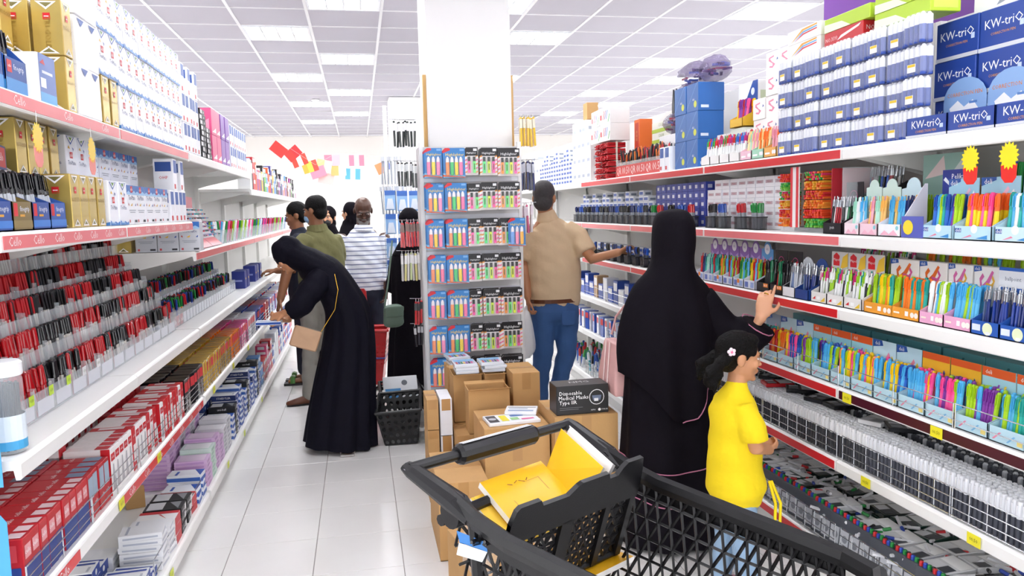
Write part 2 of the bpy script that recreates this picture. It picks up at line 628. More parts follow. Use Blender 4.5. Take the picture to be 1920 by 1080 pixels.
def fill(kind, loc, rot, w, d, nx, ny, pal, holder, group, tilt=.12, z=.006, dev=.05, lim=None, word='pen', scale=None, name=None):
    """rows of single pens standing in a holder of inside size w x d"""
    k = 0
    for j in range(ny):
        for i in range(nx):
            if lim and k >= lim:
                return
            x = -w / 2 + w * (i + .5) / nx + jit(w / nx * .12)
            y = -d / 2 + d * (j + .5) / ny + jit(d / ny * .1)
            c = pal[(i * 7 + j * 3 + RND.randrange(len(pal))) % len(pal)] if isinstance(pal, list) else pal
            cn = c
            if isinstance(c, tuple):            # (name, barrel, cap)
                cn, bc, cc = c
            else:
                bc, cc = PAL[c]
            pen(kind, wl(loc, rot, x, y, z + jit(.003)), (-tilt + jit(dev), jit(dev), rot), bc, cc,
                '%s %s %s' % (cn, word, holder), group, scale=scale, name=name)
            k += 1


def display(name, loc, rot, w, d, hf, hb, body, label, front=(), card=None, card_prints=(), top='flat', hs=None, cat='display tray', back_col=None, group=None):
    """counter display: tray with low front, sloping sides, tall header card at the back. origin bottom centre"""
    t = thing(name, label, cat, loc, rot, group)
    e = .0025
    hs = hs or hf * 2.0
    m = MB()
    m.box(-w / 2, w / 2, -d / 2, d / 2, 0, .003, body)
    m.box(-w / 2, w / 2, -d / 2, -d / 2 + e, 0, hf, body)
    obj('tray', m, t)
    for s in (-1, 1):
        x = s * (w / 2 - e / 2)
        mm = MB().prism([(-d / 2, 0), (d / 2, 0), (d / 2, hs), (d / 2 - .01, hs), (-d / 2, hf)], -e / 2, e / 2, body, Matrix.Translation((x, 0, 0)) @ Matrix.Rotation(PI / 2, 4, 'Z'))
        obj('side_wall', mm, t)
    if hb:
        card = card or body
        pts = [(-w / 2, 0), (w / 2, 0), (w / 2, hb * .8), (w / 2, hb), (-w / 2, hb), (-w / 2, hb * .8)]
        if top == 'round':
            r = w * .3
            pts = [(-w / 2, 0), (w / 2, 0), (w / 2, hb - r * 1.1)] + [(r * math.cos(a), hb - r + r * math.sin(a)) for a in [PI * i / 8 for i in range(9)]] + [(-w / 2, hb - r * 1.1)]
        if top == 'arch':
            pts = [(-w / 2, 0), (w / 2, 0)] + [(w / 2 * math.cos(a), hb * .62 + hb * .38 * math.sin(a)) for a in [PI * i / 10 for i in range(11)]]
        c = obj('header_card', MB().prism(pts, d / 2 - e, d / 2, card), t)
        if card_prints:
            obj('print', printed(MB(), w, d - 2 * (d - e), hb, card_prints), c, (0, 0, 0))
    if front:
        obj('print', printed(MB(), w, d, hf, front), t)
    return t


def wire_fence(side, y0, y1, z, h, label, n=4, d=.012, rows=None):
    """low chrome wire fence standing on the front of a shelf"""
    L = y1 - y0
    t = thing('wire_fence', label, 'wire fence', shelf_loc(side, (y0 + y1) / 2, z, d), side_rot(side), 'wire fences along the low shelves')
    hm = MB().cyl((-L / 2, 0, 0), (L / 2, 0, 0), .0021, 'chrome', 6).mesh('rail_wire')
    rows = rows or [.004, h * .4, h * .7, h]
    for zz in rows:
        obj('rail_wire', hm, t, (0, 0, zz))
    vm = MB().cyl((0, .003, 0), (0, .003, h), .0021, 'chrome', 6).mesh('post_wire')
    for i in range(n + 1):
        obj('post_wire', vm, t, (-L / 2 + L * i / n, 0, 0))
    return t


def price_tag(side, y, z, label, col='#f2e62e'):
    m = MB().box(-.028, .028, -.0016, 0, -.002, .036, col)
    t = tag(obj('price_tag', m, None, shelf_loc(side, y, z, -.004), side_rot(side)), label, 'price tag', 'yellow price tags on the shelf lips')
    obj('print', MB().text('00.50', .016, '#6b6a18', Matrix.Translation((0, -.0022, .017)) @ Matrix.Rotation(PI / 2, 4, 'X')), t)


def stack(carton, side, y, z, d, n, label, group, col=None, cat='box', dev=.012, ry=.004, top=None):
    for k in range(n):
        carton.put(shelf_loc(side, y + jit(ry), z + k * (carton.h + .0006), d + jit(ry) * .6), side_rot(side) + jit(dev), label, cat, group, col)


def burst(side, y, z, d, label, c1='#ffe11a', c2='#e8291c'):
    """starburst price tag hanging below a shelf lip"""
    t = thing('burst_tag', label, 'price tag', shelf_loc(side, y, z, d), side_rot(side), 'starburst price tags under the top shelf')
    n = 16
    pts = []
    for i in range(2 * n):
        r = .042 if i % 2 == 0 else .032
        a = PI * i / n
        pts.append((r * math.cos(a) * .9, .02 + r * math.sin(a)))
    obj('star', MB().prism(pts, -.0012, 0, c1), t)
    obj('lower_card', MB().prism([(-.03, -.005), (.03, -.005), (.028, -.045), (.015, -.06), (-.012, -.06), (-.026, -.045)], .0002, .0014, c2), t)
    obj('string', MB().cyl((0, 0, .06), (0, 0, .092), .0008, '#eeeeee', 4), t)
# ------------------------------------------------------------------ wall of boxes and pens beside the empty aisle (long low gondola with the tiered trays)
def tri_print(face, w, h, k):
    return [('p', face, [(.12, .98), (.88, .98), (.5, .80)], '#2b58a8'), ('p', face, [(.22, .97), (.78, .97), (.5, .84)], '#ffffff'), ('p', face, [(.33, .96), (.67, .96), (.5, .88)], '#5f8f3a')]


def mk_trimate(w, d, h):
    pr = []
    for f_, fw in (('F', w), ('L', d)):
        pr += tri_print(f_, fw, h, 0)
        pr += [('r', f_, .36, .50, .62, .64, '#d31f2a'), ('t', f_, 'cello', .49, .57, .018, '#ffffff'), ('t', f_, 'Tri-Mate', .5, .40, fw * .2, '#26336e'),
               ('p', f_, [(.2, .72), (.42, .70), (.3, .78)], '#e6b52c'), ('p', f_, [(.6, .75), (.7, .66), (.74, .72)], '#2a4fa0'),
               ('p', f_, [(0, 0), (1, 0), (1, .08), (.8, .05), (.55, .09), (.3, .04), (0, .12)], '#4a86cc'), ('p', f_, [(0, .05), (.35, .08), (.6, .03), (.3, .05)], '#bcd9f2')]
    return Carton('pencil_box', w, d, h, 'tint', pr)


def mk_trimate_wide(w, d, h):
    pr = []
    for f_, fw in (('F', w), ('L', d)):
        pr += [('r', f_, 0, .80, 1, 1, '#2a6ab8'), ('p', f_, [(0, .80), (.2, .86), (.5, .78), (.8, .87), (1, .8), (1, .76), (0, .76)], '#9cc7ea'), ('r', f_, .42, .82, .64, .98, '#d31f2a'),
               ('t', f_, 'cello', .53, .9, .018, '#ffffff'), ('t', f_, 'Tri-Mate', .52, .68, fw * .2, '#26336e'),
               ('p', f_, [(.1, .5), (.2, .47), (.15, .56)], '#b5332f'), ('p', f_, [(.35, .48), (.55, .55), (.5, .47)], '#e6b52c'), ('p', f_, [(.8, .48), (.92, .55), (.9, .47)], '#2a4fa0'),
               ('r', f_, .15, .35, .85, .37, '#9aa0ac'), ('r', f_, .22, .30, .78, .32, '#9aa0ac'), ('r', f_, .68, .05, .93, .11, '#33353c'), ('r', f_, .1, .05, .2, .12, '#c94a50')]
    return Carton('pencil_box', w, d, h, 'tint', pr)


def mk_gold(w, d, h):
    pr = []
    for f_, fw in (('F', w), ('L', d)):
        for v0, v1 in ((.97, .82), (.03, .16)):
            pr += [('p', f_, [(.15, v0), (.85, v0), (.5, v1)], '#ffffff'), ('p', f_, [(.28, v0 + (v1 - v0) * .16), (.72, v0 + (v1 - v0) * .16), (.5, v0 + (v1 - v0) * .72)], '#7c7440')]
        pr += [('r', f_, .38, .64, .62, .76, '#d31f2a'), ('r', f_, .42, .69, .58, .705, '#ffffff')]
    pr += [('t', 'F', 'TRI-GOLD', .5, .52, w * .22, '#8a6d1f'), ('t', 'L', 'TRI-GOLD', .5, .40, h * .13, '#8a6d1f', -PI / 2)]
    return Carton('pencil_box', w, d, h, 'gold_foil', pr)


trim = mk_trimate(.105, .10, .158)
trimw = mk_trimate_wide(.13, .11, .15)
gold = mk_gold(.075, .085, .165)
Z1 = 1.931
# --- top board
blue_disp = dict(front=[('r', 'F', 0, 0, 1, .38, '#3f8fd2'), ('r', 'F', .08, .55, .30, .92, '#d31f2a'), ('t', 'F', 'cello', .19, .74, .010, '#ffffff'), ('t', 'F', 'finegrip', .62, .74, .022, '#e8eefc'),
                        ('r', 'L', 0, 0, 1, .3, '#3f8fd2')])
for k, y in enumerate((2.16, 2.305)):
    lc = shelf_loc('L', y, Z1, .06)
    display('pen_display', lc, LR, .13, .09, .085, .19, '#24509e', 'blue card pen display on the top shelf lip end', card='#2c5cb0',
            card_prints=[('c', 'F', .5, .82, .03, '#c93c44'), ('t', 'F', 'egrip', .5, .6, .03, '#e8eefc')], group='blue pen displays on the top shelf', **blue_disp)
    fill('gel', lc, LR, .11, .06, 8, 2, [('clear barrel black cap', '#c9ced6', '#1b1b20')], 'standing in the blue card display on the top shelf', 'pens in the top shelf blue displays', z=.02)
bb = Carton('pen_box', .13, .12, .15, '#2c5cb0', [('r', 'F', .3, .5, .55, .72, '#d31f2a'), ('t', 'F', 'egrip', .5, .3, .034, '#e8eefc'), ('r', 'L', 0, 0, 1, .2, '#3f8fd2'), ('r', 'L', .35, .62, .6, .82, '#d31f2a'),
                                                  ('t', 'L', 'egrip', .5, .45, .036, '#e8eefc'), ('r', 'L', .1, .28, .9, .31, '#9fc3ee')])
for y, n_ in ((2.14, 3), (2.28, 2)):
    stack(bb, 'L', y, Z1, .20, n_, 'blue pen carton stacked behind the blue display', 'blue cartons on the top shelf')
wb = Carton('pen_box', .13, .07, .135, '#f6f7fb', [('r', 'F', .05, 0, .98, 1, '#6f87c4'), ('r', 'F', .05, 0, .98, .2, '#6db4e6'), ('r', 'F', .1, .3, .4, .5, '#ffffff'), ('r', 'F', .2, .6, .8, .66, '#e8ecf8'), ('p', 'F', [(.1, .8), (.3, .9), (.4, .78)], '#c8303c')])
wb.put(shelf_loc('L', 2.52, Z1, .05), LR, 'white and pale blue carton between blue displays and gold boxes')
for (y, d, n_) in ((2.52, .15, 2), (2.44, .26, 2), (2.71, .055, 2), (2.71, .15, 2), (2.62, .26, 2)):
    stack(gold, 'L', y, Z1, d, n_, 'tall gold pencil carton on the top shelf beside blue displays', 'gold cartons at the end of the top shelf')
scr = [('r', 'L', .12 + .04 * (i % 3), .12 + .1 * i, .86 - .07 * (i % 2), .125 + .1 * i, '#b9bcc8') for i in range(8)] + [('p', 'F', [(.2, .95), (.8, .95), (.5, .8)], '#2b58a8')]
wht = Carton('pencil_box', .105, .10, .158, 'tint', scr)
for y in (2.83, 2.94):
    stack(wht, 'L', y, Z1, .06, 3, 'plain white carton with faint print next to gold cartons', 'plain white cartons on the top shelf', '#fdfdff')
for y in (3.045, 3.152):
    stack(gold, 'L', y, Z1, .055, 1, 'short gold carton beneath white pencil cartons', 'gold cartons under white cartons')
    stack(trim, 'L', y, Z1 + .1665, .06, 2, 'white pencil carton with blue splash resting on gold cartons', 'white cartons above gold cartons', '#fbfcff')
for i in range(10):
    y = 3.262 + i * .1075
    stack(trim, 'L', y, Z1, .06, 3, 'white pencil carton with blue triangle in the three-high wall', 'three-high wall of white pencil cartons', '#fbfcff')
for i in range(5):
    stack(trim, 'L', 2.9 + i * .1085, Z1, .175, 3, 'white pencil carton in the rear row of the top shelf', 'rear row of white pencil cartons', '#eef2fb')
nar = Carton('pen_box', .075, .09, .15, 'tint', [('r', 'F', .1, .55, .9, .95, '#2b58a8'), ('r', 'F', .1, .05, .5, .2, '#d31f2a'), ('r', 'L', .1, .6, .9, .9, '#2b4f96'), ('t', 'L', 'OHP', .5, .4, .02, '#d31f2a')])
for i in range(5):
    stack(nar, 'L', 4.36 + i * .08, Z1, .055, 3 - (i % 2), 'narrow white and navy carton past the white pencil wall', 'narrow white and navy cartons', '#f4f6fc')
flat = Carton('pen_box', .15, .16, .03, '#17181c', [('r', 'F', .05, .15, .4, .85, '#e9e9ea'), ('r', 'L', .05, .15, .45, .85, '#e9e9ea'), ('t', 'L', 'uni', .75, .5, .022, '#ffffff'), ('t', 'F', 'uni', .7, .5, .022, '#ffffff'), ('r', 'T', .05, .05, .9, .9, '#d8d9dc')])
for i in range(2):
    stack(flat, 'L', 4.84 + i * .16, Z1, .09, 9 - 3 * i, 'flat black and white pen box in a leaning stack', 'flat black boxes stacked on the top shelf', dev=.05)
pk = Carton('marker_box', .15, .14, .16, 'tint', [('p', 'F', [(.1, .1), (.9, .3), (.9, .1)], '#ffffff'), ('p', 'L', [(.1, .2), (.9, .6), (.9, .2)], '#f4a6c0')])
for i, (c, cn) in enumerate((('#e5578a', 'pink'), ('#e5578a', 'pink'), ('#8a5bb4', 'purple'), ('#8a5bb4', 'purple'))):
    stack(pk, 'L', 5.2 + i * .16, Z1, .08, 2, '%s printed carton stacked two high on the top shelf' % cn, '%s cartons on the top shelf' % cn, c)
for i in range(8):
    stack(nar, 'L', 5.87 + i * .1, Z1, .06, 2, 'white and navy carton at the far end of the top shelf', 'white and navy cartons at the shelf end', '#f2f4fa')
burst('L', 2.36, 1.80, -.004, 'yellow and pink starburst tag hanging before the gold cartons', '#f3cf4a', '#e98a80')
burst('L', 2.80, 1.80, -.004, 'yellow and pink starburst tag hanging above white pencil cartons', '#f3cf4a', '#e98a80')

# --- second board
Z2 = 1.571
cols = ['#2a4f9c', '#7d6a3a', '#2a4f9c', '#2f5cae']
for k in range(4):
    y = 2.145 + .125 * k
    lc = shelf_loc('L', y, Z2, .06)
    display('pen_display', lc, LR, .118, .09, .075, .0, cols[k], '%s card tray of clear black-capped pens' % ('khaki' if k == 1 else 'blue'),
            front=[('r', 'F', .05, .5, .25, .95, '#d31f2a'), ('t', 'F', 'finegrip', .62, .75, .020, '#e8eefc'), ('r', 'F', 0, .1, 1, .35, '#3f7fd0' if k != 1 else '#8d7b4c'),
                   ('r', 'F', .35, .48, .6, .56, '#e0a33a')], group='card pen trays on the second shelf', hs=.11)
    fill('gel', lc, LR, .105, .07, 9, 2, [('clear barrel black cap', '#cfd4db', '#17171b')], 'standing in the small card trays under starbursts', 'pens in the second shelf card trays', z=.012)
lc = shelf_loc('L', 2.2, Z2, .18)
display('pen_display', shelf_loc('L', 2.2, Z2 + .09, .21), LR, .2, .08, .06, .0, '#e8e9ee', 'pale tray with pens raised behind the card trays', hs=.07)
obj_b = Carton('riser_box', .24, .12, .088, '#e7e7ea').put(shelf_loc('L', 2.2, Z2, .21), LR, 'plain pale box under the raised pen tray')
fill('gel', shelf_loc('L', 2.2, Z2 + .09, .21), LR, .18, .06, 13, 2, [('clear barrel black cap', '#c4cad2', '#141418')], 'standing in the raised pale tray', 'pens in the raised pale tray', z=.01)
t = thing('brand_card', 'red oval topper card standing behind the card trays', 'card', shelf_loc('L', 2.26, Z2, .13), LR)
obj('card', MB().prism([(.055 * math.cos(a) * (1 if math.sin(a) < 0 else 1), .19 + .045 * math.sin(a)) for a in [2 * PI * i / 20 for i in range(20)]], -.001, .001, '#d31f2a').box(-.01, .01, 0, .002, 0, .16, '#d8d0c0'), t)
obj('lettering', MB().text('cello', .045, '#ffffff', Matrix.Translation((0, -.0018, .185)) @ Matrix.Rotation(PI / 2, 4, 'X')), t)
t = Carton('topper_box', .15, .08, .07, '#203c84', [('r', 'F', .1, .1, .9, .9, '#d31f2a'), ('t', 'F', 'cello', .5, .5, .034, '#ffffff'), ('r', 'L', .2, .15, .8, .85, '#c9252d')])
t.put(shelf_loc('L', 2.45, Z2 + .17, .17), LR + .2, 'navy and red topper box above the card trays')
Carton('riser_box', .15, .1, .168, '#e9e9ec').put(shelf_loc('L', 2.45, Z2, .17), LR, 'pale box carrying the navy topper box')
for i in range(4):
    stack(gold, 'L', 2.66 + i * .085, Z2, .055, 1, 'gold pencil carton in the front row of the second shelf', 'gold cartons in front on the second shelf')
for i in range(5):
    stack(gold, 'L', 2.62 + i * .09, Z2, .18, 2 if i < 4 else 1, 'gold pencil carton raised in the rear row', 'gold cartons at the rear of the second shelf')
for i in range(2):
    stack(trim, 'L', 3.04 + i * .11, Z2, .06, 1, 'white pencil carton next to the gold front row', 'white cartons by the gold front row', '#f7f9ff')
for i in range(3):
    stack(trim, 'L', 3.02 + i * .11, Z2, .18, 2, 'white pencil carton of the raised row behind', 'raised white cartons on the second shelf', '#eef1fa')
for i in range(5):
    stack(trimw, 'L', 3.28 + i * .135, Z2, .07, 1, 'white carton with blue header in the front row', 'blue-headed white cartons in front', '#f4f6fb')
    stack(trimw, 'L', 3.30 + i * .135, Z2, .2, 2, 'white carton with blue header stacked behind', 'blue-headed white cartons behind', '#eceff8')
for i in range(4):
    stack(nar, 'L', 3.96 + i * .082, Z2, .055, 1 + i % 2, 'slim white and navy carton by the shelf end', 'slim cartons at the second shelf end', '#f6f7fb')
# cartons turned to the aisle on the lower third board
Z3 = 1.412
gold.put((-1.21, 4.43, Z3), 0, 'gold carton turned sideways on the lower board end')
gw = mk_trimate_wide(.105, .09, .155)
for i in range(3):
    gw.put((-1.10 + i * .108, 4.44, Z3), 0, 'grey white carton turned to face along the aisle', 'box', 'cartons turned along the aisle', '#c9cbd2')
# pen tester stand
t = thing('tester_stand', 'red and white slanted pen tester stand with pink header', 'display stand', shelf_loc('L', 4.98, Z3, .05), LR)
for s in (-1, 0, 1):
    M = Matrix.Translation((s * .33, .10, 0))
    obj('side_fin', MB().prism([(-.02, 0), (.17, 0), (.17, .26), (.13, .27), (.03, .13)], -.003, .003, '#f3eeee', Matrix.Translation((s * .345, .03, 0)) @ Matrix.Rotation(PI / 2, 4, 'Z')), t)
for s in (-1, 1):
    obj('slanted_panel', MB().add([(s * .17 - .165, .02, .05), (s * .17 + .165, .02, .05), (s * .17 + .165, .14, .235), (s * .17 - .165, .14, .235)], [(0, 1, 2, 3)], '#e9e4e6'), t)
    obj('foot_card', MB().add([(s * .17 - .165, -.03, .003), (s * .17 + .165, -.03, .003), (s * .17 + .165, .02, .05), (s * .17 - .165, .02, .05)], [(0, 1, 2, 3)], '#e06a70'), t)
    obj('header_card', MB().prism([(s * .17 - .165, .235), (s * .17 + .165, .235), (s * .17 + .165, .30), (s * .17 - .165, .31)], .14, .143, '#e0808a'), t)
for s in (-1, 1):
    for i in range(12):
        for j in range(7):
            a = math.atan2(.185, .12)
            u_, v_ = s * .17 - .15 + i * .027, .012 + j * .03
            c = RND.choice(['black', 'red', 'skyblue', 'silver', 'black', 'rose', 'teal'])
            o = pen('gel', wl(shelf_loc('L', 4.98, Z3, .05), LR, u_, .02 + v_ * math.cos(a) - .008 * math.sin(a), .055 + v_ * math.sin(a) + .008 * math.cos(a) + .004), (PI / 2 + .15, .9, LR), PAL[c][0], PAL[c][1],
                    '%s sample pen clipped on the slanted tester stand' % c, 'sample pens on the tester stand', scale=(.55, .55, .30), name='sample_pen')

# --- far boards: mixed goods
FARB = ['#1f1f24', '#e85f2a', '#c92430', '#2f7fd0', '#58a0dd', '#19191d', '#c9313a', '#f2f2f2', '#2c3a8c', '#e9c43a', '#6cbf4a', '#f4f4f6', '#a03a8c']
CN = {'#1f1f24': 'black', '#e85f2a': 'orange', '#c92430': 'red', '#2f7fd0': 'blue', '#58a0dd': 'pale blue', '#19191d': 'black', '#c9313a': 'red', '#f2f2f2': 'white', '#2c3a8c': 'navy', '#e9c43a': 'yellow',
      '#6cbf4a': 'green', '#f4f4f6': 'white', '#a03a8c': 'magenta'}
gen = [Carton('goods_box', w_, .1, h_, 'tint', [('r', 'F', .1, .55, .9, .9, '#f4f4f4'), ('r', 'L', .1, .1, .9, .35, '#f0f0f2'), ('r', 'L', .2, .6, .8, .9, '#d8dbe6')]) for w_, h_ in ((.10, .18), (.12, .12), (.09, .24), (.14, .09))]
y = 6.74
while y < 11.4:
    c = gen[RND.randrange(4)]
    col = RND.choice(FARB)
    n_ = max(1, int(RND.uniform(.16, .36) / c.h))
    stack(c, 'L', y + c.w / 2, 1.806, .06, n_, '%s goods box stacked on the far upper board' % CN[col], 'goods on the far upper board', col)
    y += c.w + .012
# pens in clear cups on third board beyond the tester stand
cup_me = MB().lathe([(.034, 0), (.036, .09), (.0375, .09), (.0355, 0)], 'clear', 12).mesh('clear_cup')
y = 5.42
k = 0
while y < 9.9:
    for d in (.06, .15):
        lc = shelf_loc('L', y, Z3, d)
        tag(obj('clear_cup', cup_me, None, lc), 'clear round cup of pens on the board with the tester stand', 'cup', 'clear pen cups')
        pal = RND.choice([['green', 'lime'], ['blue', 'navy'], ['red', 'black'], ['white', 'skyblue'], ['pink', 'purple'], ['lime', 'blue']])
        for q in range(5 if y < 7.2 else 4):
            a = q * 1.05
            c = pal[q % 2]
            pen('chunky', (lc[0] + .02 * math.cos(a), lc[1] + .02 * math.sin(a), lc[2] + .004), (-.16 * math.sin(a), .16 * math.cos(a), 0), PAL[c][0], PAL[c][1],
                '%s fibre pen in a clear cup past the tester stand' % c, 'pens in clear cups')
    y += .10 if y < 7 else .2
# --- tiered acrylic trays with red and black pens
TIER = [(.115, 1.085), (.180, 1.185), (.240, 1.280), (.310, 1.355), (.370, 1.460)]
t = thing('tiered_tray', 'long clear acrylic tray in five rising steps packed with red and black pens', 'pen tray', shelf_loc('L', 3.26, 1.006, 0), LR)
Lt = 2.10
for k, (d, zt) in enumerate(TIER):
    z0 = zt - .085 - 1.006
    st = obj('step', MB().box(-Lt / 2, Lt / 2, d + .002, d + .060, max(z0 - .004, 0), max(z0, .004), 'clear').box(-Lt / 2, Lt / 2, d - .003, d, 0 if k == 0 else max(z0 - .05, 0), zt - 1.006, 'clear'), t)
    for i in range(15):
        x = -Lt / 2 + Lt * i / 14
        obj('divider', MB().box(x - .001, x + .001, d, d + .055, max(z0, .004), z0 + .1, 'clear'), st)
    if k == 0:
        for i in range(14):
            x = -Lt / 2 + Lt * (i + .5) / 14
            obj('paper_insert', MB().box(x - .062, x + .062, d + .0005, d + .0012, .006, .05, '#e9e6ee'), st)
            if i < 6:
                obj('price_label', MB().box(x + .02, x + .055, d - .0042, d - .0034, .05, .08, '#c6e83a' if i < 4 else '#e9e9e9').text('0.50', .013, '#4c6a14', Matrix.Translation((x + .0375, d - .0048, .065)) @ Matrix.Rotation(PI / 2, 4, 'X')), st)
st_pen = MB()


def stuff_pen(mb, p, tx, ty, col, cap, L=.14, r=.0052, n=5):
    M = Matrix.Translation(p) @ Matrix.Rotation(tx, 4, 'X') @ Matrix.Rotation(ty, 4, 'Y')
    mb.lathe([(r * .8, 0), (r * .85, L * .6)], col, n, M, cap1=False)
    mb.lathe([(r, L * .58), (r * 1.05, L * .95), (r * .6, L)], cap, n, M)


cnt = 0
for k, (d, zt) in enumerate(TIER):
    for row in range(3):
        i = 0
        y = 2.225
        while y < 4.29:
            blk = int((y - 2.2) / .15)
            is_red = (blk * 5 + k * 3) % 4 in (1, 2) if RND.random() > .12 else RND.random() > .5
            px, pz = XL - d - .012 - row * .0135, zt - .083
            c = ('#c9202a', '#b5121c') if is_red else ('#2a292e', '#131317')
            bar = '#d9d4cc' if RND.random() > .45 else c[0]
            ty_ = -.13 + jit(.07)
            if (row == 0 and k < 2 or row == 0 and k == 2) and cnt < 290:
                pen('gel', (px, y, pz), (jit(.1), ty_, 0), bar, c[1], '%s capped pen in the clear stepped tray' % ('red' if is_red else 'black'), 'pens in the clear stepped tray', scale=(1.15, 1.15, 1), name='capped_pen')
                cnt += 1
            else:
                stuff_pen(st_pen, (px, y, pz), jit(.1), ty_, bar, c[1])
            y += RND.uniform(.0105, .016) if row else RND.uniform(.0135, .019)
tag(obj('packed_pen', st_pen, None), 'mass of red and black pens filling the rear of the stepped tray', 'pen', kind='stuff')
# clear bins with pens farther along the same board
st_pen = MB()
for i in range(26):
    y = 4.37 + i * .085
    if y > 6.45:
        break
    for d, n_ in ((.13, 0), (.25, 1)):
        red = (i * 3 + n_) % 5
        c = [('#c9202a', '#b5121c', 'red'), ('#2a292e', '#131317', 'black'), ('#2a292e', '#131317', 'black'), ('#2451b0', '#173a92', 'blue'), ('#e07a2a', '#1c8a3c', 'orange')][red]
        z0 = 1.006 + n_ * .09
        lc = shelf_loc('L', y, z0, d)
        b = tag(obj('pen_bin', MB().box(-.039, .039, -.002, 0, 0, .085, 'clear').box(-.039, -.037, 0, .09, 0, .085, 'clear').box(.037, .039, 0, .09, 0, .085, 'clear').box(-.039, .039, 0, .09, 0, .002, 'clear'), None, lc, LR),
                'clear plastic bin of pens along the wide white board', 'bin', 'clear pen bins on the wide board')
        obj('paper_insert', MB().box(-.035, .035, .0005, .001, .004, .06, '#c9313a' if i < 3 else '#eceaf2'), b)
        if i < 3:
            obj('lettering', MB().text('cello', .03, '#ffffff', Matrix.Translation((0, -.003, .03)) @ Matrix.Rotation(PI / 2, 4, 'X')), b)
        for q in range(14):
            px, py = wl(lc, LR, jit(.032), .01 + .075 * RND.random())[:2]
            stuff_pen(st_pen, (px, py, z0 + .004), jit(.15), -.12 + jit(.15), '#d8d6d2' if q % 2 else c[0], c[1] if RND.random() > .25 else '#18181c')
        if n_:
            obj('riser', MB().box(-.039, .039, 0, .09, -.089, -.001, 'clear'), b)
tag(obj('packed_pen', st_pen, None), 'mass of mixed pens standing in the clear bins', 'pen', kind='stuff')
nb = Carton('refill_box', .12, .10, .14, '#25348c', [('r', 'F', .3, .5, .7, .6, '#d9b34a'), ('r', 'L', .2, .4, .8, .5, '#8f9cd8')])
for i, y in enumerate((6.62, 6.76, 7.25, 7.4, 7.6)):
    stack(nb, 'L', y, 1.006, .12, 1, 'dark blue carton on the empty stretch of the wide board', 'dark blue cartons on the wide board')
# jar of pencils at the end
t = thing('pencil_jar', 'clear jar with white lid and blue label full of black pencils', 'jar', (-.905, 2.175, 1.006))
obj('glass', MB().lathe([(.036, .002), (.04, .006), (.04, .19), (.036, .2)], 'clear', 18), t)
obj('label', MB().lathe([(.0405, .03), (.0405, .10)], '#dfeaf2', 18, None, False, False).lathe([(.0407, .012), (.0407, .035)], '#4aa6d8', 18, None, False, False), t)
obj('lid', MB().lathe([(.041, .2), (.042, .203), (.042, .232), (.036, .238)], '#f2f2f4', 18), t)
m = MB()
for i in range(26):
    a = i * 2.4
    r = .032 * math.sqrt(i / 26)
    m.cyl((r * math.cos(a), r * math.sin(a), .008), (r * math.cos(a), r * math.sin(a), .18), .0035, '#17171b', 6)
pz = obj('pencils', m, t)
pz['kind'] = 'stuff'
for k, zz in enumerate((1.25, .95, .66)):
    t = thing('blister_card', 'blue blister card hanging at the end of the tiered shelving', 'card', (-.93, 2.06, zz), 0, 'blue cards at the shelving end')
    obj('card', MB().prism([(-.05, 0), (.05, 0), (.05, .2), (.03, .23), (-.03, .23), (-.05, .2)], 0, .002, '#4aa0d8'), t)
    obj('hook', MB().cyl((0, -.02, .2), (0, .05, .2), .002, 'chrome', 6), t)

# --- basket board with red and white boxes
Z4 = .641
redb = Carton('pen_box', .052, .15, .15, '#c3202b', [('r', 'F', .0, .0, 1, .52, '#26428c'), ('r', 'F', .15, .62, .85, .86, '#e8a0a4'), ('t', 'F', 'cello', .5, .74, .018, '#ffffff'), ('r', 'T', .15, .05, .85, .3, '#f2d9da'), ('t', 'T', 'cello', .5, .55, .022, '#ffffff'),
                                                    ('r', 'L', .05, .1, .95, .5, '#26428c'), ('r', 'L', .1, .6, .9, .9, '#d8444c')], .0015)
grey = Carton('pen_box', .052, .15, .15, '#b9242e', [('r', 'F', .08, .45, .92, .92, '#9fb3c4'), ('t', 'F', 'cello', .5, .3, .018, '#ffffff'), ('r', 'T', .1, .1, .9, .45, '#7d93ac'), ('t', 'T', 'cello', .5, .7, .02, '#ffffff'), ('r', 'L', .1, .45, .9, .9, '#9fb3c4')], .0015)
for i in range(13):
    y = 2.15 + i * .0535
    cc = redb if i < 9 else grey
    stack(cc, 'L', y, Z4, .10, 1, 'red topped box with %s front behind the wire fence' % ('blue' if i < 9 else 'grey'), 'upright red boxes behind the wire fence', dev=.02)
    stack(cc, 'L', y, Z4 + .0, .255, 1, 'red topped box of the second row on the basket board', 'second row of upright red boxes', dev=.02)
smallred = Carton('flat_box', .07, .06, .028, '#c3202b', [('t', 'F', 'cello', .5, .5, .016, '#ffd9dc'), ('r', 'L', .1, .2, .9, .8, '#e07078')], .001)
for i in range(9):
    for j in range(8 if i > 2 else 9):
        stack(smallred, 'L', 2.18 + i * .0715, Z4 + j * .0288, .375, 1, 'small flat red box in the wall at the board rear', 'wall of small red boxes')
whr = Carton('pen_box', .05, .15, .165, '#f6f4f3', [('r', 'F', .12, .72, .88, .88, '#c9202a'), ('t', 'F', 'cello', .5, .8, .013, '#ffffff'), ('p', 'F', [(.2, .1), (.8, .1), (.6, .65), (.4, .65)], '#b9b6ba'), ('r', 'T', .1, .05, .9, .35, '#d3444c'), ('r', 'L', .8, 0, 1, 1, '#c9202a')], .0015)
redw = Carton('pen_box', .05, .15, .165, '#c9202a', [('r', 'F', .15, .2, .85, .6, '#f2e9e8'), ('t', 'F', 'cello', .5, .8, .015, '#ffffff'), ('r', 'T', .2, .2, .8, .8, '#f2e9e8')], .0015)
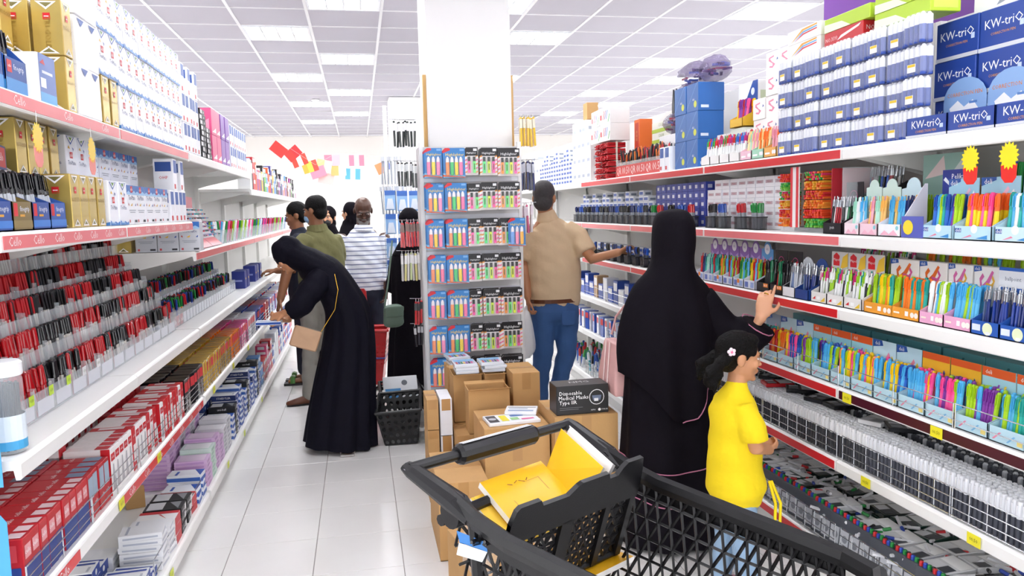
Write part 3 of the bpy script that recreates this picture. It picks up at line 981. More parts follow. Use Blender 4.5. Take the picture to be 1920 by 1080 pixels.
for i in range(12):
    y = 2.87 + i * .0515
    (redw if i in (5, 9, 11) else whr).put(shelf_loc('L', y, Z4, .10), LR + jit(.03), '%s box standing upright behind the wire fence' % ('red and white' if i in (5, 9, 11) else 'white and red'), 'box',
                                           'white and red boxes behind the fence' if i not in (5, 9, 11) else 'red and white boxes behind the fence')
wfl = Carton('slim_box', .065, .06, .03, '#f6f3f2', [('r', 'F', .1, .2, .5, .8, '#c9202a'), ('r', 'L', .6, .2, .9, .8, '#c9202a')], .001)
for i in range(8):
    for j in range(9):
        stack(wfl, 'L', 2.97 + i * .067, Z4 + j * .0308, .30, 1, 'small flat white and red box in the rear wall', 'wall of small white and red boxes')
long_ = Carton('pen_box', .06, .18, .05, '#f7f5f4', [('r', 'L', 0, .0, 1, .0, '#c9202a'), ('r', 'F', 0, 0, 1, 1, '#c9202a'), ('r', 'T', .0, .75, 1, 1, '#c9202a')], .0015)
for j in range(3):
    long_.put(shelf_loc('L', 2.86, Z4 + .152 + j * .0508, .27), LR + jit(.06), 'long white box lying across the red boxes', 'box', 'long white boxes lying on red boxes')
for i in range(6):
    for j in range(9):
        stack(smallred, 'L', 3.55 + i * .0715, Z4 + j * .0288, .24, 1, 'small flat red box in the wall past white boxes', 'second wall of small red boxes')
for i in range(8):
    (redw if i % 3 else whr).put(shelf_loc('L', 3.52 + i * .056, Z4, .09), LR + jit(.08), 'glossy red pen box beside the red box wall', 'box', 'glossy red boxes by the red wall')
blk = Carton('pen_pack', .07, .1, .16, 'tint_gloss', [('r', 'F', .1, .6, .9, .9, '#d8343c'), ('r', 'L', .1, .55, .9, .92, '#d8d9e0')])
packs = [('#1c1c22', 'black'), ('#c9a545', 'gold'), ('#b78f2c', 'amber'), ('#e87a20', 'orange'), ('#d24a8a', 'pink'), ('#e9e9f0', 'white'), ('#2d52b4', 'blue'), ('#c8222c', 'red'), ('#3a5fc4', 'blue')]
y = 4.02
while y < 9.6:
    q = min(8, int((y - 4.0) / .45))
    q = q if q < 8 else RND.choice([5, 6, 7, 8])
    for d in (.07, .19):
        stack(blk, 'L', y, Z4, d, 1, '%s glossy pen pack on the basket board' % packs[q][1], '%s packs on the basket board' % packs[q][1], packs[q][0], 'pack', dev=.15)
    y += .078
for k, (a, b_) in enumerate(((2.1, 2.6), (2.6, 3.12), (3.15, 3.7), (3.7, 4.3), (4.37, 4.95), (4.95, 5.5), (5.5, 6.1), (6.1, 6.7), (6.7, 7.9))):
    wire_fence('L', a + .005, b_ - .005, Z4, .085, 'chrome wire fence along the board of red boxes', n=2, rows=[.03, .055, .085])
# red brand strips on this lip
for (a, b_, n_) in ((2.16, 2.42, 1), (2.86, 4.28, 7)):
    m = MB().box(-(b_ - a) / 2, (b_ - a) / 2, -.0016, 0, 0, .032, 'lip_red')
    s_ = tag(obj('brand_strip', m, None, shelf_loc('L', (a + b_) / 2, .60, -.0026), LR), 'red lettered strip on the basket board lip %s' % ('end' if n_ == 1 else 'beside white boxes'), 'sign strip')
    m = MB()
    for i in range(n_):
        m.text('Cello', .036, '#ffffff', Matrix.Translation((-(b_ - a) / 2 + (b_ - a) * (i + .5) / n_, -.0022, .016)) @ Matrix.Rotation(PI / 2, 4, 'X'))
    obj('lettering', m, s_)
for y in (2.83, 3.35, 4.6, 5.3, 6.0):
    price_tag('L', y, .60, 'yellow price tag on the basket board lip', '#e3e02a')

# --- lowest board: flat pen boxes in piles
Z5 = .116
stb = Carton('pen_box', .05, .16, .022, '#f3f4f6', [('r', 'T', .08, .05, .28, .95, '#25408c'), ('r', 'F', 0, 0, 1, 1, '#20356f'), ('r', 'T', .5, .1, .9, .3, '#e6e04a')], .001)
stb2 = Carton('pen_box', .11, .16, .042, '#f3f4f6', [('r', 'F', 0, 0, 1, 1, '#24449c'), ('c', 'F', .5, .5, .012, '#ffffff'), ('r', 'T', .7, .05, .85, .95, '#24449c'), ('r', 'T', .1, .1, .5, .16, '#b8bcc8'), ('r', 'L', 0, 0, 1, .9, '#1c2f68'), ('t', 'L', 'STAEDTLER', .5, .45, .018, '#ffffff')], .0015)
blkb = Carton('pen_box', .11, .17, .04, '#17181b', [('r', 'T', .08, .5, .92, .92, '#d4d5d8'), ('p', 'T', [(.1, .1), (.9, .4), (.9, .1)], '#8b8d92'), ('t', 'F', 'uni-ball', .35, .5, .018, '#ffffff'), ('r', 'F', .65, .15, .95, .85, '#e4e4e4'), ('t', 'L', 'uni-ball', .5, .5, .02, '#ffffff')], .0015)
redl = Carton('pen_box', .11, .17, .04, '#f3f1f0', [('r', 'T', .7, 0, 1, 1, '#c9202a'), ('p', 'T', [(.05, .2), (.65, .5), (.65, .44)], '#d24a50'), ('r', 'F', 0, 0, 1, 1, '#c9202a'), ('r', 'L', 0, 0, .3, 1, '#c9202a')], .0015)
whb = Carton('pen_box', .11, .17, .026, '#eeeff2', [('r', 'F', .1, .3, .9, .7, '#c3c7d2'), ('r', 'T', .1, .8, .9, .86, '#a7adbd'), ('r', 'L', .1, .3, .9, .6, '#b8bdcb')], .0012)
blu = Carton('pen_box', .10, .17, .04, '#f1f3f8', [('p', 'T', [(0, 0), (1, .3), (1, 0)], '#2a56b0'), ('r', 'T', .1, .7, .7, .78, '#3a66c0'), ('r', 'F', 0, 0, 1, .5, '#2a56b0'), ('r', 'L', 0, .2, 1, .7, '#3a66b8')], .0015)
prp = Carton('refill_box', .13, .17, .024, '#d9b6dc', [('r', 'F', .05, .2, .6, .8, '#b487bd'), ('r', 'L', .05, .25, .9, .75, '#c399cc'), ('r', 'T', .1, .1, .9, .9, '#ead3ea')], .001)
gry = Carton('refill_box', .13, .17, .024, '#d4d3d8', [('r', 'F', .05, .2, .6, .8, '#a9a8b2'), ('r', 'T', .1, .1, .9, .9, '#f0eef2')], .001)
grn = Carton('refill_box', .13, .17, .024, '#cfe2d9', [('r', 'F', .05, .2, .6, .8, '#a3c9b8'), ('r', 'T', .1, .1, .9, .9, '#f0f4f2')], .001)
for (cc, y, d, n_, lab, grp) in (
        (stb2, 3.20, .30, 3, 'navy ended pen box piled on the lowest board', 'navy ended boxes'), (stb2, 3.33, .31, 2, 'navy ended pen box piled on the lowest board', 'navy ended boxes'), (stb2, 3.18, .11, 2, 'navy ended pen box piled on the lowest board', 'navy ended boxes'),
        (stb2, 3.31, .12, 1, 'navy ended pen box piled on the lowest board', 'navy ended boxes'), (whb, 3.44, .30, 3, 'plain pale pen box on the lowest board', 'pale boxes'), (whb, 3.46, .11, 6, 'plain pale pen box on the lowest board', 'pale boxes'),
        (whb, 3.585, .11, 5, 'plain pale pen box on the lowest board', 'pale boxes'), (redl, 3.71, .11, 3, 'white and red pen box next to black boxes', 'white and red boxes on the lowest board'),
        (blkb, 3.83, .11, 3, 'black lettered pen box on the lowest board', 'black boxes on the lowest board'), (blkb, 3.95, .11, 3, 'black lettered pen box on the lowest board', 'black boxes on the lowest board'),
        (redl, 4.07, .11, 2, 'white and red pen box past the black boxes', 'white and red boxes past the black ones'), (blu, 4.19, .11, 2, 'white and blue pen box past the black boxes', 'white and blue boxes past the black ones'),
        (blu, 4.31, .11, 3, 'white and blue pen box past the black boxes', 'white and blue boxes past the black ones')):
    stack(cc, 'L', y, Z5, d, n_, lab, grp, dev=.10, ry=.006)
for i in range(6):
    y = 4.49 + i * .136
    for d, n0 in ((.11, 6), (.30, 8)):
        cc = [prp, grn, prp, prp, gry, gry][i] if d < .2 else [prp, prp, gry, prp, gry, prp][i]
        nm = {prp: 'lilac', grn: 'pale green', gry: 'pale grey'}[cc]
        stack(cc, 'L', y, Z5, d, n0 + i % 3, '%s refill box in the low stacks' % nm, '%s refill boxes' % nm, dev=.04)
for i in range(13):
    y = 5.36 + i * .118
    cc = [blu, blkb, stb2, blu, stb2][i % 5]
    stack(cc, 'L', y, Z5, .11, 4 + (i * 5) % 4, '%s box in the low stacks by the bending woman' % {blu: 'white and blue', blkb: 'black', stb2: 'navy ended'}[cc], 'mixed pen boxes in low stacks', dev=.06)
    if i < 8:
        stack(stb2, 'L', y, Z5, .30, 4 + i % 3, 'navy ended box in the rear low stacks', 'navy ended boxes in the rear', dev=.05)
y = 6.92
while y < 10.2:
    col = RND.choice(['#2f58b4', '#3a62c0', '#d24a7c', '#e9ecf4', '#c9313a', '#5f9ad8'])
    stack(gen[3], 'L', y, Z5, .09, RND.randint(2, 4), '%s flat box low on the far boards' % {'#2f58b4': 'blue', '#3a62c0': 'blue', '#d24a7c': 'pink', '#e9ecf4': 'white', '#c9313a': 'red', '#5f9ad8': 'sky blue'}[col], 'flat boxes low on the far boards', col)
    y += .15
for k in range(10):
    a = 3.3 + k * .42
    wire_fence('L', a, a + .36, Z5, .09, 'leaning chrome wire divider on the lowest board', n=3, d=.03, rows=[.03, .09])
for y in (3.42, 4.9, 5.6, 6.6):
    price_tag('L', y, .066, 'yellow price tag on the lowest lip', '#dbe63a')
Carton('small_carton', .09, .06, .10, 'kraft').put((-1.19, 4.2, Z5), .3, 'small brown carton left on the bare lowest board')
# ------------------------------------------------------------------ long run of pens beside the girl
Q1, Q2, Q3, Q4, Q5, Q6 = 1.811, 1.463, 1.166, .836, .531, .136
# --- top board: correction pens
kwp = [('t', 'F', 'KW-triO', .5, .62, .042, '#ffffff'), ('t', 'F', 'CORRECTION PEN', .5, .38, .012, '#e9a23a'), ('r', 'F', .84, .42, .92, .56, '#c8d8f4'), ('r', 'F', 0, 0, 1, .1, '#d5d8de'),
       ('t', 'R', 'KW-triO', .5, .6, .034, '#ffffff'), ('r', 'R', 0, 0, 1, .1, '#d5d8de')]
kw = Carton('correction_pen_carton', .195, .17, .135, '#27479a', kwp)
for i, y in enumerate((2.46, 2.26, 2.06)):
    stack(kw, 'R', y, Q1, .26, 3 if i else 3, 'closed royal blue correction pen carton stacked at the rear', 'closed blue correction pen cartons', dev=.004)
for i, y in enumerate((2.40, 2.20, 2.00)):
    lc = shelf_loc('R', y, Q1, .09)
    display('correction_pen_display', lc, RR, .195, .15, .068, .20, '#27479a', 'open blue correction pen display with arched header card', card='#8fb4e2', top='arch', hs=.07,
            front=[('t', 'F', 'KW-triO', .5, .62, .038, '#ffffff'), ('t', 'F', 'CORRECTION PEN', .5, .27, .012, '#e9a23a'), ('r', 'F', .84, .35, .92, .55, '#c8d8f4'), ('r', 'F', 0, 0, 1, .12, '#d5d8de')],
            card_prints=[('t', 'F', 'CORRECTION PEN', .5, .72, .019, '#e8892a'), ('p', 'F', [(.15, .5), (.35, .62), (.5, .5), (.7, .6), (.85, .42), (.2, .4)], '#ffffff'), ('r', 'F', .62, .54, .8, .58, '#5c87c8')],
            group='open correction pen displays')
# shrink wrapped packs of correction pens
cp = MB()
cp.lathe([(.0105, 0), (.012, .003), (.012, .062)], '#2a4aa0', 8)
cpm = cp.lathe([(.011, .062), (.0115, .095), (.006, .1), (.004, .104)], '#f5f7fb', 8).mesh('correction_pen')
wrap = MB().bbox(-.052, .052, -.028, .028, 0, .106, 'clear_wrap', .012).mesh('wrap')
lab_me = MB().box(-.02, .02, -.0295, -.0288, .012, .04, '#f4f4f2').box(-.018, .018, -.0300, -.0296, .03, .039, '#e8c520').mesh('price_label')
for i in range(9):
    for j in range(4):
        y = 2.49 + i * .106
        t = thing('correction_pen_pack', 'shrink-wrapped block of blue white-capped correction pens', 'pen pack', shelf_loc('R', y + jit(.004), Q1 + j * .108, (.05 if j < 4 else .11) + (i % 2) * .01 + jit(.005)), RR + jit(.05), 'wrapped correction pen packs piled high')
        for q in range(4):
            for e in (-1, 1):
                obj('correction_pen', cpm, t, (-.0375 + q * .025, e * .0125, .001))
        obj('wrap', wrap, t)
        if (i + j) % 3:
            obj('price_label', lab_me, t)
# boxes laid on top of that pile
lime = Carton('marker_box', .30, .12, .055, '#b9d93a', [('p', 'F', [(0, 0), (.6, 0), (.4, .5), (0, .6)], '#f2f6d8'), ('r', 'R', .1, .2, .9, .8, '#cbe35e')])
rbox = Carton('tape_box', .26, .12, .055, '#c9222c', [('p', 'F', [(.35, .2), (.9, .7), (.95, .9), (.45, .5)], '#f4eeee'), ('t', 'F', 'NO.3593', .2, .4, .022, '#f4d9da'), ('t', 'R', 'NO.3593', .5, .5, .025, '#f4d9da')])
rain = Carton('crayon_box', .26, .12, .06, '#fbfaf6', [('p', 'F', [(.1, .1), (.5, .75), (.9, .85), (.9, .95), (.45, .88)], '#e9a23a'), ('p', 'F', [(.15, .1), (.5, .6), (.9, .7), (.9, .78), (.48, .7)], '#5aa7e0'), ('p', 'F', [(.2, .1), (.5, .45), (.9, .55), (.9, .63), (.48, .55)], '#d9343c')])
zt = Q1 + 4 * .108
rbox.put(shelf_loc('R', 2.95, zt, .12), RR, 'red box with white swoosh atop the wrapped pens')
lime.put(shelf_loc('R', 2.93, zt + .056, .12), RR, 'lime green box resting on the red box')
lime.put(shelf_loc('R', 2.60, Q1 + 4 * .108, .12), RR, 'lime green box atop the wrapped pens beside blue cartons')
lime.put(shelf_loc('R', 2.60, Q1 + 4 * .108 + .056, .12), RR, 'upper lime green box near the printed flyer')
rain.put(shelf_loc('R', 3.24, zt, .12), RR, 'white rainbow printed box beside the red box')
rain.put(shelf_loc('R', 3.24, zt + .061, .12), RR, 'upper white rainbow printed box')
t = Carton('compass_set', .20, .03, .13, '#f3f1ee', [('c', 'F', .3, .6, .035, '#d8343c'), ('t', 'F', 'Maped', .3, .6, .016, '#ffffff'), ('p', 'F', [(.5, .1), (.9, .8), (.85, .2)], '#9aa0a8'), ('c', 'F', .75, .3, .015, '#e8b24a')])
t.put(shelf_loc('R', 2.32, Q1 + .408, .22), RR, 'white boxed set with red round badge above blue cartons')
# white S boxes and pastel pens
sbox = Carton('pen_box', .125, .12, .105, '#fbf8f6', [('p', 'F', [(.25, .3), (.5, .25), (.7, .4), (.45, .55), (.3, .7), (.6, .75), (.6, .82), (.22, .76), (.2, .62), (.5, .45), (.5, .34), (.27, .37)], '#e88aa6'), ('p', 'F', [(.8, .55), (.92, .6), (.84, .7)], '#2b58a8'), ('r', 'R', .1, .1, .9, .3, '#f2d9c8')])
for i in range(3):
    stack(sbox, 'R', 3.52 + i * .128, Q1, .20, 4 - (i == 2), 'white pen box printed with pink curl', 'white boxes with pink curl on the top shelf')
    if i < 2:
        stack(sbox, 'R', 3.52 + i * .128, Q1 + 4 * .1056, .20, 1, 'topmost white box printed with pink curl', 'top layer of curl boxes')


def pen_tray(side, y, z, d, w, col, holder, pal, kind, nx, ny, lab, card=None, hb=0, top='flat', front=(), cards=(), dep=.10, hf=.045, group=None, tilt=.1, word='pen', hs=None, name=None, scale=None):
    lc = shelf_loc(side, y, z, d)
    display('pen_display', lc, side_rot(side), w, dep, hf, hb, col, lab, front=front, card=card, card_prints=cards, top=top, hs=hs, group=group)
    fill(kind, lc, side_rot(side), w * .88, dep * .75, nx, ny, pal, holder, 'pens ' + holder, tilt=tilt, word=word, name=name, scale=scale)


PASTEL = ['mint', 'cream', 'peach', 'rose', 'skyblue', 'white', 'peach']
for i, (c, cn, pal) in enumerate((('#f0b25a', 'orange', ['orange', 'rose', 'yellow']), ('#a8dcc0', 'mint', ['teal', 'cream', 'orange']), ('#f2c6d6', 'pink', ['rose', 'cream', 'mint']))):
    pen_tray('R', 3.44 + i * .118, Q1, .065, .112, c, 'in the %s based tray on the top shelf' % cn, pal, 'slim' if i == 9 else 'click', 7, 2, '%s based paper tray with pastel pens on the top shelf' % cn,
             front=[('r', 'F', .1, .3, .5, .5, '#ffffff'), ('c', 'F', .75, .5, .010, '#ffffff'), ('c', 'F', .9, .5, .010, '#ffffff')], name='pastel_pen')
for i in range(4):
    pen_tray('R', 3.80 + i * .115, Q1, .065, .108, '#f6f5f2', 'in the white trays with red oval badges up high', [('green and white', '#f4f6f5', '#3aa84c'), ('red and white', '#f4f6f5', '#d8222b'), ('blue and white', '#f4f6f5', '#2f6fd0'), ('magenta and white', '#f4f6f5', '#c9237e')], 'click', 7, 2,
             'white card tray with red oval badge on the top shelf', hb=.17, card='#f4f2ee', cards=[('c', 'F', .5, .85, .022, '#d8222b'), ('t', 'F', 'Maped', .5, .85, .012, '#ffffff')], group='white trays with red badges up high', name='twotone_pen')
pen_tray('R', 3.95, Q1 + .19, .15, .14, '#e8b92e', 'in the yellow raised tray', ['pink', 'red', 'purple', 'yellow'], 'chunky', 7, 2, 'yellow raised tray of pink and red pens', name='crayon_pen')
Carton('riser_box', .14, .11, .185, '#e9efe2').put(shelf_loc('R', 3.95, Q1, .16), RR, 'pale box under the yellow raised tray')
bx = Carton('pen_carton', .165, .16, .16, '#2e68b0', [('p', 'F', [(.0, .1), (.02, .1), (.9, 1), (.88, 1)], '#8fb8e4'), ('c', 'F', .75, .25, .02, '#d9e04a'), ('t', 'F', 'deli', .6, .42, .02, '#ffffff'), ('r', 'R', .1, .1, .4, .2, '#d9e4f2')])
for i in range(2):
    stack(bx, 'R', 4.36 + i * .17, Q1, .11, 3, 'tall blue pen carton with pale diagonal stripe', 'tall blue cartons stacked three high')
dlb = Carton('pen_carton', .22, .14, .11, '#f3f4f0', [('p', 'F', [(.35, 0), (1, 0), (1, 1), (.75, 1)], '#274c9c'), ('c', 'F', .75, .5, .02, '#dfe8f6'), ('r', 'R', .1, .1, .9, .5, '#cdd9b4')])
stack(dlb, 'R', 4.05, Q1, .29, 4, 'white carton with navy diagonal corner at the rear', 'white and navy cartons at the rear')
# plastic bags of pen pots heaped on the blue cartons
mat('bag', '#6a5a86', rough=.12, trans=.5, noise=.9, nscale=28, bump=1.0, bscale=35)
for (y, z, d, r, cn) in ((4.31, Q1 + .483, .15, .105, 0), (4.585, Q1 + .483, .15, .115, 1), (4.79, Q1 + .252, .22, .10, 2), (5.05, Q1 + .252, .22, .10, 3), (4.83, Q1 + .415, .22, .10, 4)):
    m = MB()
    rr_ = random.Random(cn)
    rings = []
    for a in range(9):
        th = PI * a / 8
        rings.append([(r * 1.25 * math.sin(th) * math.cos(b * PI / 8) * (1 + rr_.uniform(-.14, .14)), r * .8 * math.sin(th) * math.sin(b * PI / 8) * (1 + rr_.uniform(-.14, .14)), r * .72 - r * .72 * math.cos(th) + rr_.uniform(0, .006)) for b in range(16)])
    m.rings(rings, 'bag')
    t = thing('plastic_bag', 'crinkled clear bag of dark purple goods heaped on cartons', 'plastic bag', shelf_loc('R', y, z, d), RR, 'crinkled bags heaped up high')
    obj('film', m, t)
    ties = MB()
    for q in range(14):
        ties.box(-.03, .03, -.008, .008, 0, .012, RND.choice(['#5a2f6a', '#2a2a30', '#b02a3a', '#4a6ac0']), Matrix.Translation((rr_.uniform(-.08, .08), rr_.uniform(-.05, .05), r * .3 + rr_.uniform(0, r * .7))) @ Matrix.Rotation(rr_.uniform(0, 3), 4, 'Z'))
    o = obj('contents', ties, t)
    o['kind'] = 'stuff'
Carton('riser_box', .5, .2, .25, '#f1f2f4', [('r', 'F', .1, .2, .3, .5, '#2b58a8'), ('r', 'F', .5, .2, .62, .7, '#c9ced8')]).put(shelf_loc('R', 4.92, Q1, .25), RR, 'large white carton carrying crinkled bags')
stack(nar, 'R', 4.70, Q1, .06, 1, 'narrow white box before the blue cartons', 'narrow white boxes by blue cartons', '#f4f6fc')
stack(nar, 'R', 4.79, Q1, .06, 1, 'narrow white box before the blue cartons', 'narrow white boxes by blue cartons', '#f4f6fc')
# bin of black pens with printed price board
t = thing('pen_bin', 'long clear bin of black pens fronted by a red price board', 'bin', shelf_loc('R', 5.35, Q1, .06), RR)
obj('box', MB().box(-.48, .48, 0, .003, 0, .11, 'clear').box(-.48, -.477, 0, .16, 0, .13, 'clear').box(.477, .48, 0, .16, 0, .13, 'clear').box(-.48, .48, 0, .16, 0, .003, 'clear'), t)
obj('price_board', MB().box(-.47, .47, -.004, -.002, .004, .085, '#d8342c'), t)
m = MB()
for i in range(3):
    m.text('QR 00.50', .075, '#ffe9e4', Matrix.Translation((-.31 + i * .31, -.0046, .044)) @ Matrix.Rotation(PI / 2, 4, 'X'))
obj('lettering', m, t)
m = MB()
for i in range(300):
    p = wl(shelf_loc('R', 5.35, Q1, .06), RR, jit(.46), .02 + .13 * RND.random(), .005 + .05 * RND.random())
    c = RND.choice(['#17171b', '#17171b', '#1d1c20', '#c9242c', '#e8792a'])
    stuff_pen(m, p, jit(.3), .1 + jit(.25), '#2a2a2e', c, .16, .006)
tag(obj('packed_pen', m, None), 'mass of black and red pens filling the long price board bin', 'pen', kind='stuff')


def bundle(side, y, z, d, w, h, n, cols, label, group, L=.14, r=.0052):
    """bundle of pencils lying with their ends to the aisle, held by a band"""
    t = thing('pencil_bundle', label, 'pencil bundle', shelf_loc(side, y, z, d), side_rot(side) + jit(.05), group)
    m = MB()
    k = 0
    zz = r
    while zz + r < h:
        x = -w / 2 + r + (k % 2) * r
        while x < w / 2 - r:
            dx, dz = jit(.001), jit(.001)
            m.cyl((x + dx, -L / 2 + jit(.012), zz + dz), (x + dx, L / 2, zz + dz), r, RND.choice(cols), 6)
            x += 2 * r
        zz += r * 1.8
        k += 1
    o = obj('pencils', m, t)
    o['kind'] = 'stuff'
    obj('band', MB().box(-w / 2 - .001, w / 2 + .001, -.01, .004, -.0005 + .001, h, '#e9e4d8'), t)
    return t


for i in range(3):
    for j in range(6):
        bundle('R', 5.94 + i * .12, Q1 + j * .048, .09, .105, .046, 0, ['#c9242c', '#d8343c', '#b01822'] if i != 1 or j % 2 else ['#7a1218', '#c9242c'], 'red pencil bundle in the tall stack past the price board', 'red pencil bundles up high')
orb = Carton('pen_carton', .24, .16, .13, '#f5f4f2', [('p', 'F', [(.3, .3), (.42, .8), (.48, .8), (.36, .3)], '#d8343c'), ('p', 'F', [(.45, .3), (.57, .8), (.63, .8), (.51, .3)], '#8a2f8c'), ('p', 'F', [(.6, .3), (.72, .8), (.78, .8), (.66, .3)], '#2f6fd0'), ('p', 'F', [(.78, .1), (.95, .6), (.98, .5), (.84, .1)], '#3aa84c'), ('r', 'F', .06, .3, .2, .6, '#c9242c')])
for i in range(2):
    for j in range(2):
        orb.put(shelf_loc('R', 5.98 + i * .25, Q1 + .292 + j * .131, .10), RR + jit(.05), 'white carton printed with coloured slanting pens', 'box', 'white cartons atop the red bundles')
orng = Carton('pen_carton', .12, .1, .24, '#e8702a', [('r', 'F', .2, .1, .8, .9, '#c93a20'), ('t', 'F', 'ooo', .5, .5, .05, '#f2c84a', -PI / 2)])
orng.put(shelf_loc('R', 5.72, Q1 + .19, .24), RR, 'tall orange carton behind the black pens')
Carton('riser_box', .3, .14, .19, '#eceef0').put(shelf_loc('R', 5.72, Q1, .26), RR, 'white carton carrying the tall orange carton')
gnb = Carton('paper_box', .36, .14, .075, '#eef0e2', [('r', 'F', 0, 0, 1, .35, '#b4cf3a'), ('t', 'F', 'COLOR', .5, .68, .03, '#7a8a3a')])
for j in range(5):
    gnb.put(shelf_loc('R', 5.36, Q1 + .002 + j * .0756, .31), RR, 'white box with lime band in the rear pile', 'box', 'lime banded boxes at the rear')
wc = Carton('pen_carton', .13, .13, .13, 'tint', [('r', 'F', .2, .3, .8, .5, '#aab2c2'), ('r', 'R', .2, .4, .7, .6, '#b8bfcc')])
sm = Carton('ink_box', .09, .07, .04, 'tint', [('r', 'F', .1, .2, .9, .7, '#3a5fb4'), ('r', 'R', .2, .2, .8, .6, '#8a93a6')])
for i in range(4):
    stack(wc, 'R', 6.46 + i * .14, Q1, .09, 3 + i % 2, 'white carton in the pale stack past red bundles', 'pale white cartons up high', '#f4f4f6')
Carton('small_carton', .12, .1, .14, 'kraft').put(shelf_loc('R', 6.62, Q1 + .53, .1), RR, 'open brown carton on the pale stack')
for i in range(13):
    stack(sm, 'R', 7.03 + i * .1, Q1, .06, 5 + (i * 3) % 4, 'small white and blue box in the far stacks', 'small white and blue boxes far up', '#f2f4f8')
for i in range(10):
    stack(wc, 'R', 8.4 + i * .15, Q1, .09, 2 + i % 2, 'white carton at the far end of the top board', 'white cartons at the far end', '#f0eee8')
tag(obj('pen_point_sign', MB().prism([(-.02, 0), (.02, 0), (.02, .10), (.008, .16), (0, .2), (-.008, .16), (-.02, .10)], -.006, .006, '#23232a').prism([(.03, 0), (.07, 0), (.07, .10), (.058, .16), (.05, .2), (.042, .16), (.03, .10)], -.006, .006, '#23232a').box(-.03, .08, -.02, .02, -.01, 0, '#c93a40'), None,
        shelf_loc('R', 5.3, Q1 + .39, .31), RR), 'pair of large black pen tips standing as a display', 'display sign')

# --- second board
small_w = Carton('marker_carton', .092, .07, .053, 'tint', [('r', 'F', .12, .35, .88, .65, '#c9b4bc'), ('t', 'F', 'Marker', .5, .5, .014, '#c0343e'), ('r', 'R', .0, 0, 1, 1, '#dfe2ee'), ('r', 'R', .3, .3, .7, .7, '#2b4a9c')], .0012)
small_b = Carton('marker_carton', .085, .07, .053, '#3a49a8', [('r', 'F', .3, .3, .7, .7, '#e8eaf4'), ('r', 'R', .2, .3, .6, .7, '#c9cfe8'), ('r', 'F', 0, 0, .16, 1, '#2a3890')], .0012)
for i in range(10):
    for j in range(5):
        if i < 9 or j < 4:
            stack(small_w, 'R', 3.45 + i * .095, Q2 + j * .0535, .16 + .0 * j, 1, 'small white marker box in the white wall', 'wall of white marker boxes', '#f6f5f8', dev=.015, ry=.002)
for i in range(9):
    for j in range(5):
        stack(small_b, 'R', 4.42 + i * .088, Q2 + j * .0535, .16, 1, 'small blue marker box in the blue wall', 'wall of blue marker boxes', dev=.015, ry=.002)
for i in range(19):
    for j in range(4 + (i * 7) % 3):
        stack(sm, 'R', 5.25 + i * .097, Q2 + j * .0405, .15, 1, 'small white and navy box behind the pen cups', 'white and navy boxes behind cups', '#eceff6', dev=.02)
# mesh pen cups
mat('mesh_cup', '#2b2b30', rough=.4, trans=.68)
cup = MB()
cr = [(.040, .026), (.042, .028), (.042, .028)]
cup.box(-.04, .04, -.028, -.0265, 0, .062, 'mesh_cup').box(-.04, .04, .0265, .028, 0, .062, 'mesh_cup').box(-.04, -.0385, -.0265, .0265, 0, .062, 'mesh_cup').box(.0385, .04, -.0265, .0265, 0, .062, 'mesh_cup').box(-.04, .04, -.028, .028, 0, .002, 'black_plastic')
cup = cup.mesh('cup_body')
rim = MB()
for a in ((-.042, .042, -.030, -.0265), (-.042, .042, .0265, .030), (-.042, -.0385, -.0265, .0265), (.0385, .042, -.0265, .0265)):
    rim.box(*a, .060, .065, 'black_plastic')
rim = rim.mesh('rim')
CUPS = [(3.62, 'green'), (3.78, 'red'), (4.0, 'blue'), (4.13, 'black'), (4.42, 'red'), (4.56, 'blue'), (4.72, 'black'), (4.9, 'red'), (5.02, 'green')] + [(5.16 + i * .125, ['black', 'blue', 'navy', 'black'][i % 4]) for i in range(15)]
for k, (y, c) in enumerate(CUPS):
    lc = shelf_loc('R', y, Q2, .055)
    t = thing('mesh_pen_cup', 'black mesh cup of %s markers before the small boxes' % c, 'pen cup', lc, RR + jit(.08), 'mesh cups of %s markers' % c)
    obj('cup_body', cup, t)
    obj('rim', rim, t)
    for q in range(5 if k < 9 else 4):
        x = -.026 + q * .013 if k < 9 else -.024 + q * .016
        pen('marker', wl(lc, RR, x, (-.008, .008)[q % 2], .003), (jit(.06), jit(.14), RR), '#9aa0a8', PAL[c][1] if c != 'navy' else '#1b2b66', '%s capped marker in the mesh cups' % c, 'markers in mesh cups', cat='marker')
# clear box of stacked pencil bundles
t = thing('bundle_rack', 'clear rack with red and white pillar holding pencil bundles', 'rack', shelf_loc('R', 3.14, Q2, .04), RR)
obj('base', MB().box(-.24, .24, 0, .18, 0, .02, 'clear'), t)
obj('pillar', MB().box(-.155, -.085, -.002, .004, .02, .29, '#f3efee').box(-.152, -.136, -.004, -.002, .02, .29, '#d8343c').box(-.105, -.088, -.004, -.002, .02, .29, '#d8343c'), t)
obj('side_sheet', MB().box(.235, .24, 0, .18, .02, .27, 'clear').box(.16, .165, 0, .18, .02, .27, '#b02430'), t)
BC = [['#e8702a', '#f09a3a'], ['#d8343c', '#e8502a'], ['#3aa84c', '#7ac04a'], ['#e8702a', '#d83a6a', '#3aa84c'], ['#e8b03a', '#e8702a'], ['#d8343c', '#e8702a']]
CNB = ['orange', 'red', 'green', 'mixed colour', 'amber', 'scarlet']
for i, x in enumerate((3.355, 3.10)):
    for j in range(6):
        bundle('R', x if i == 0 else 3.115, Q2 + .021 + j * .041, .115, .09 if i == 0 else .15, .040, 0, BC[(j * 5 + i * 2) % 6], '%s pencil bundle stacked in the clear rack' % CNB[(j * 5 + i * 2) % 6], 'pencil bundles in the clear rack')
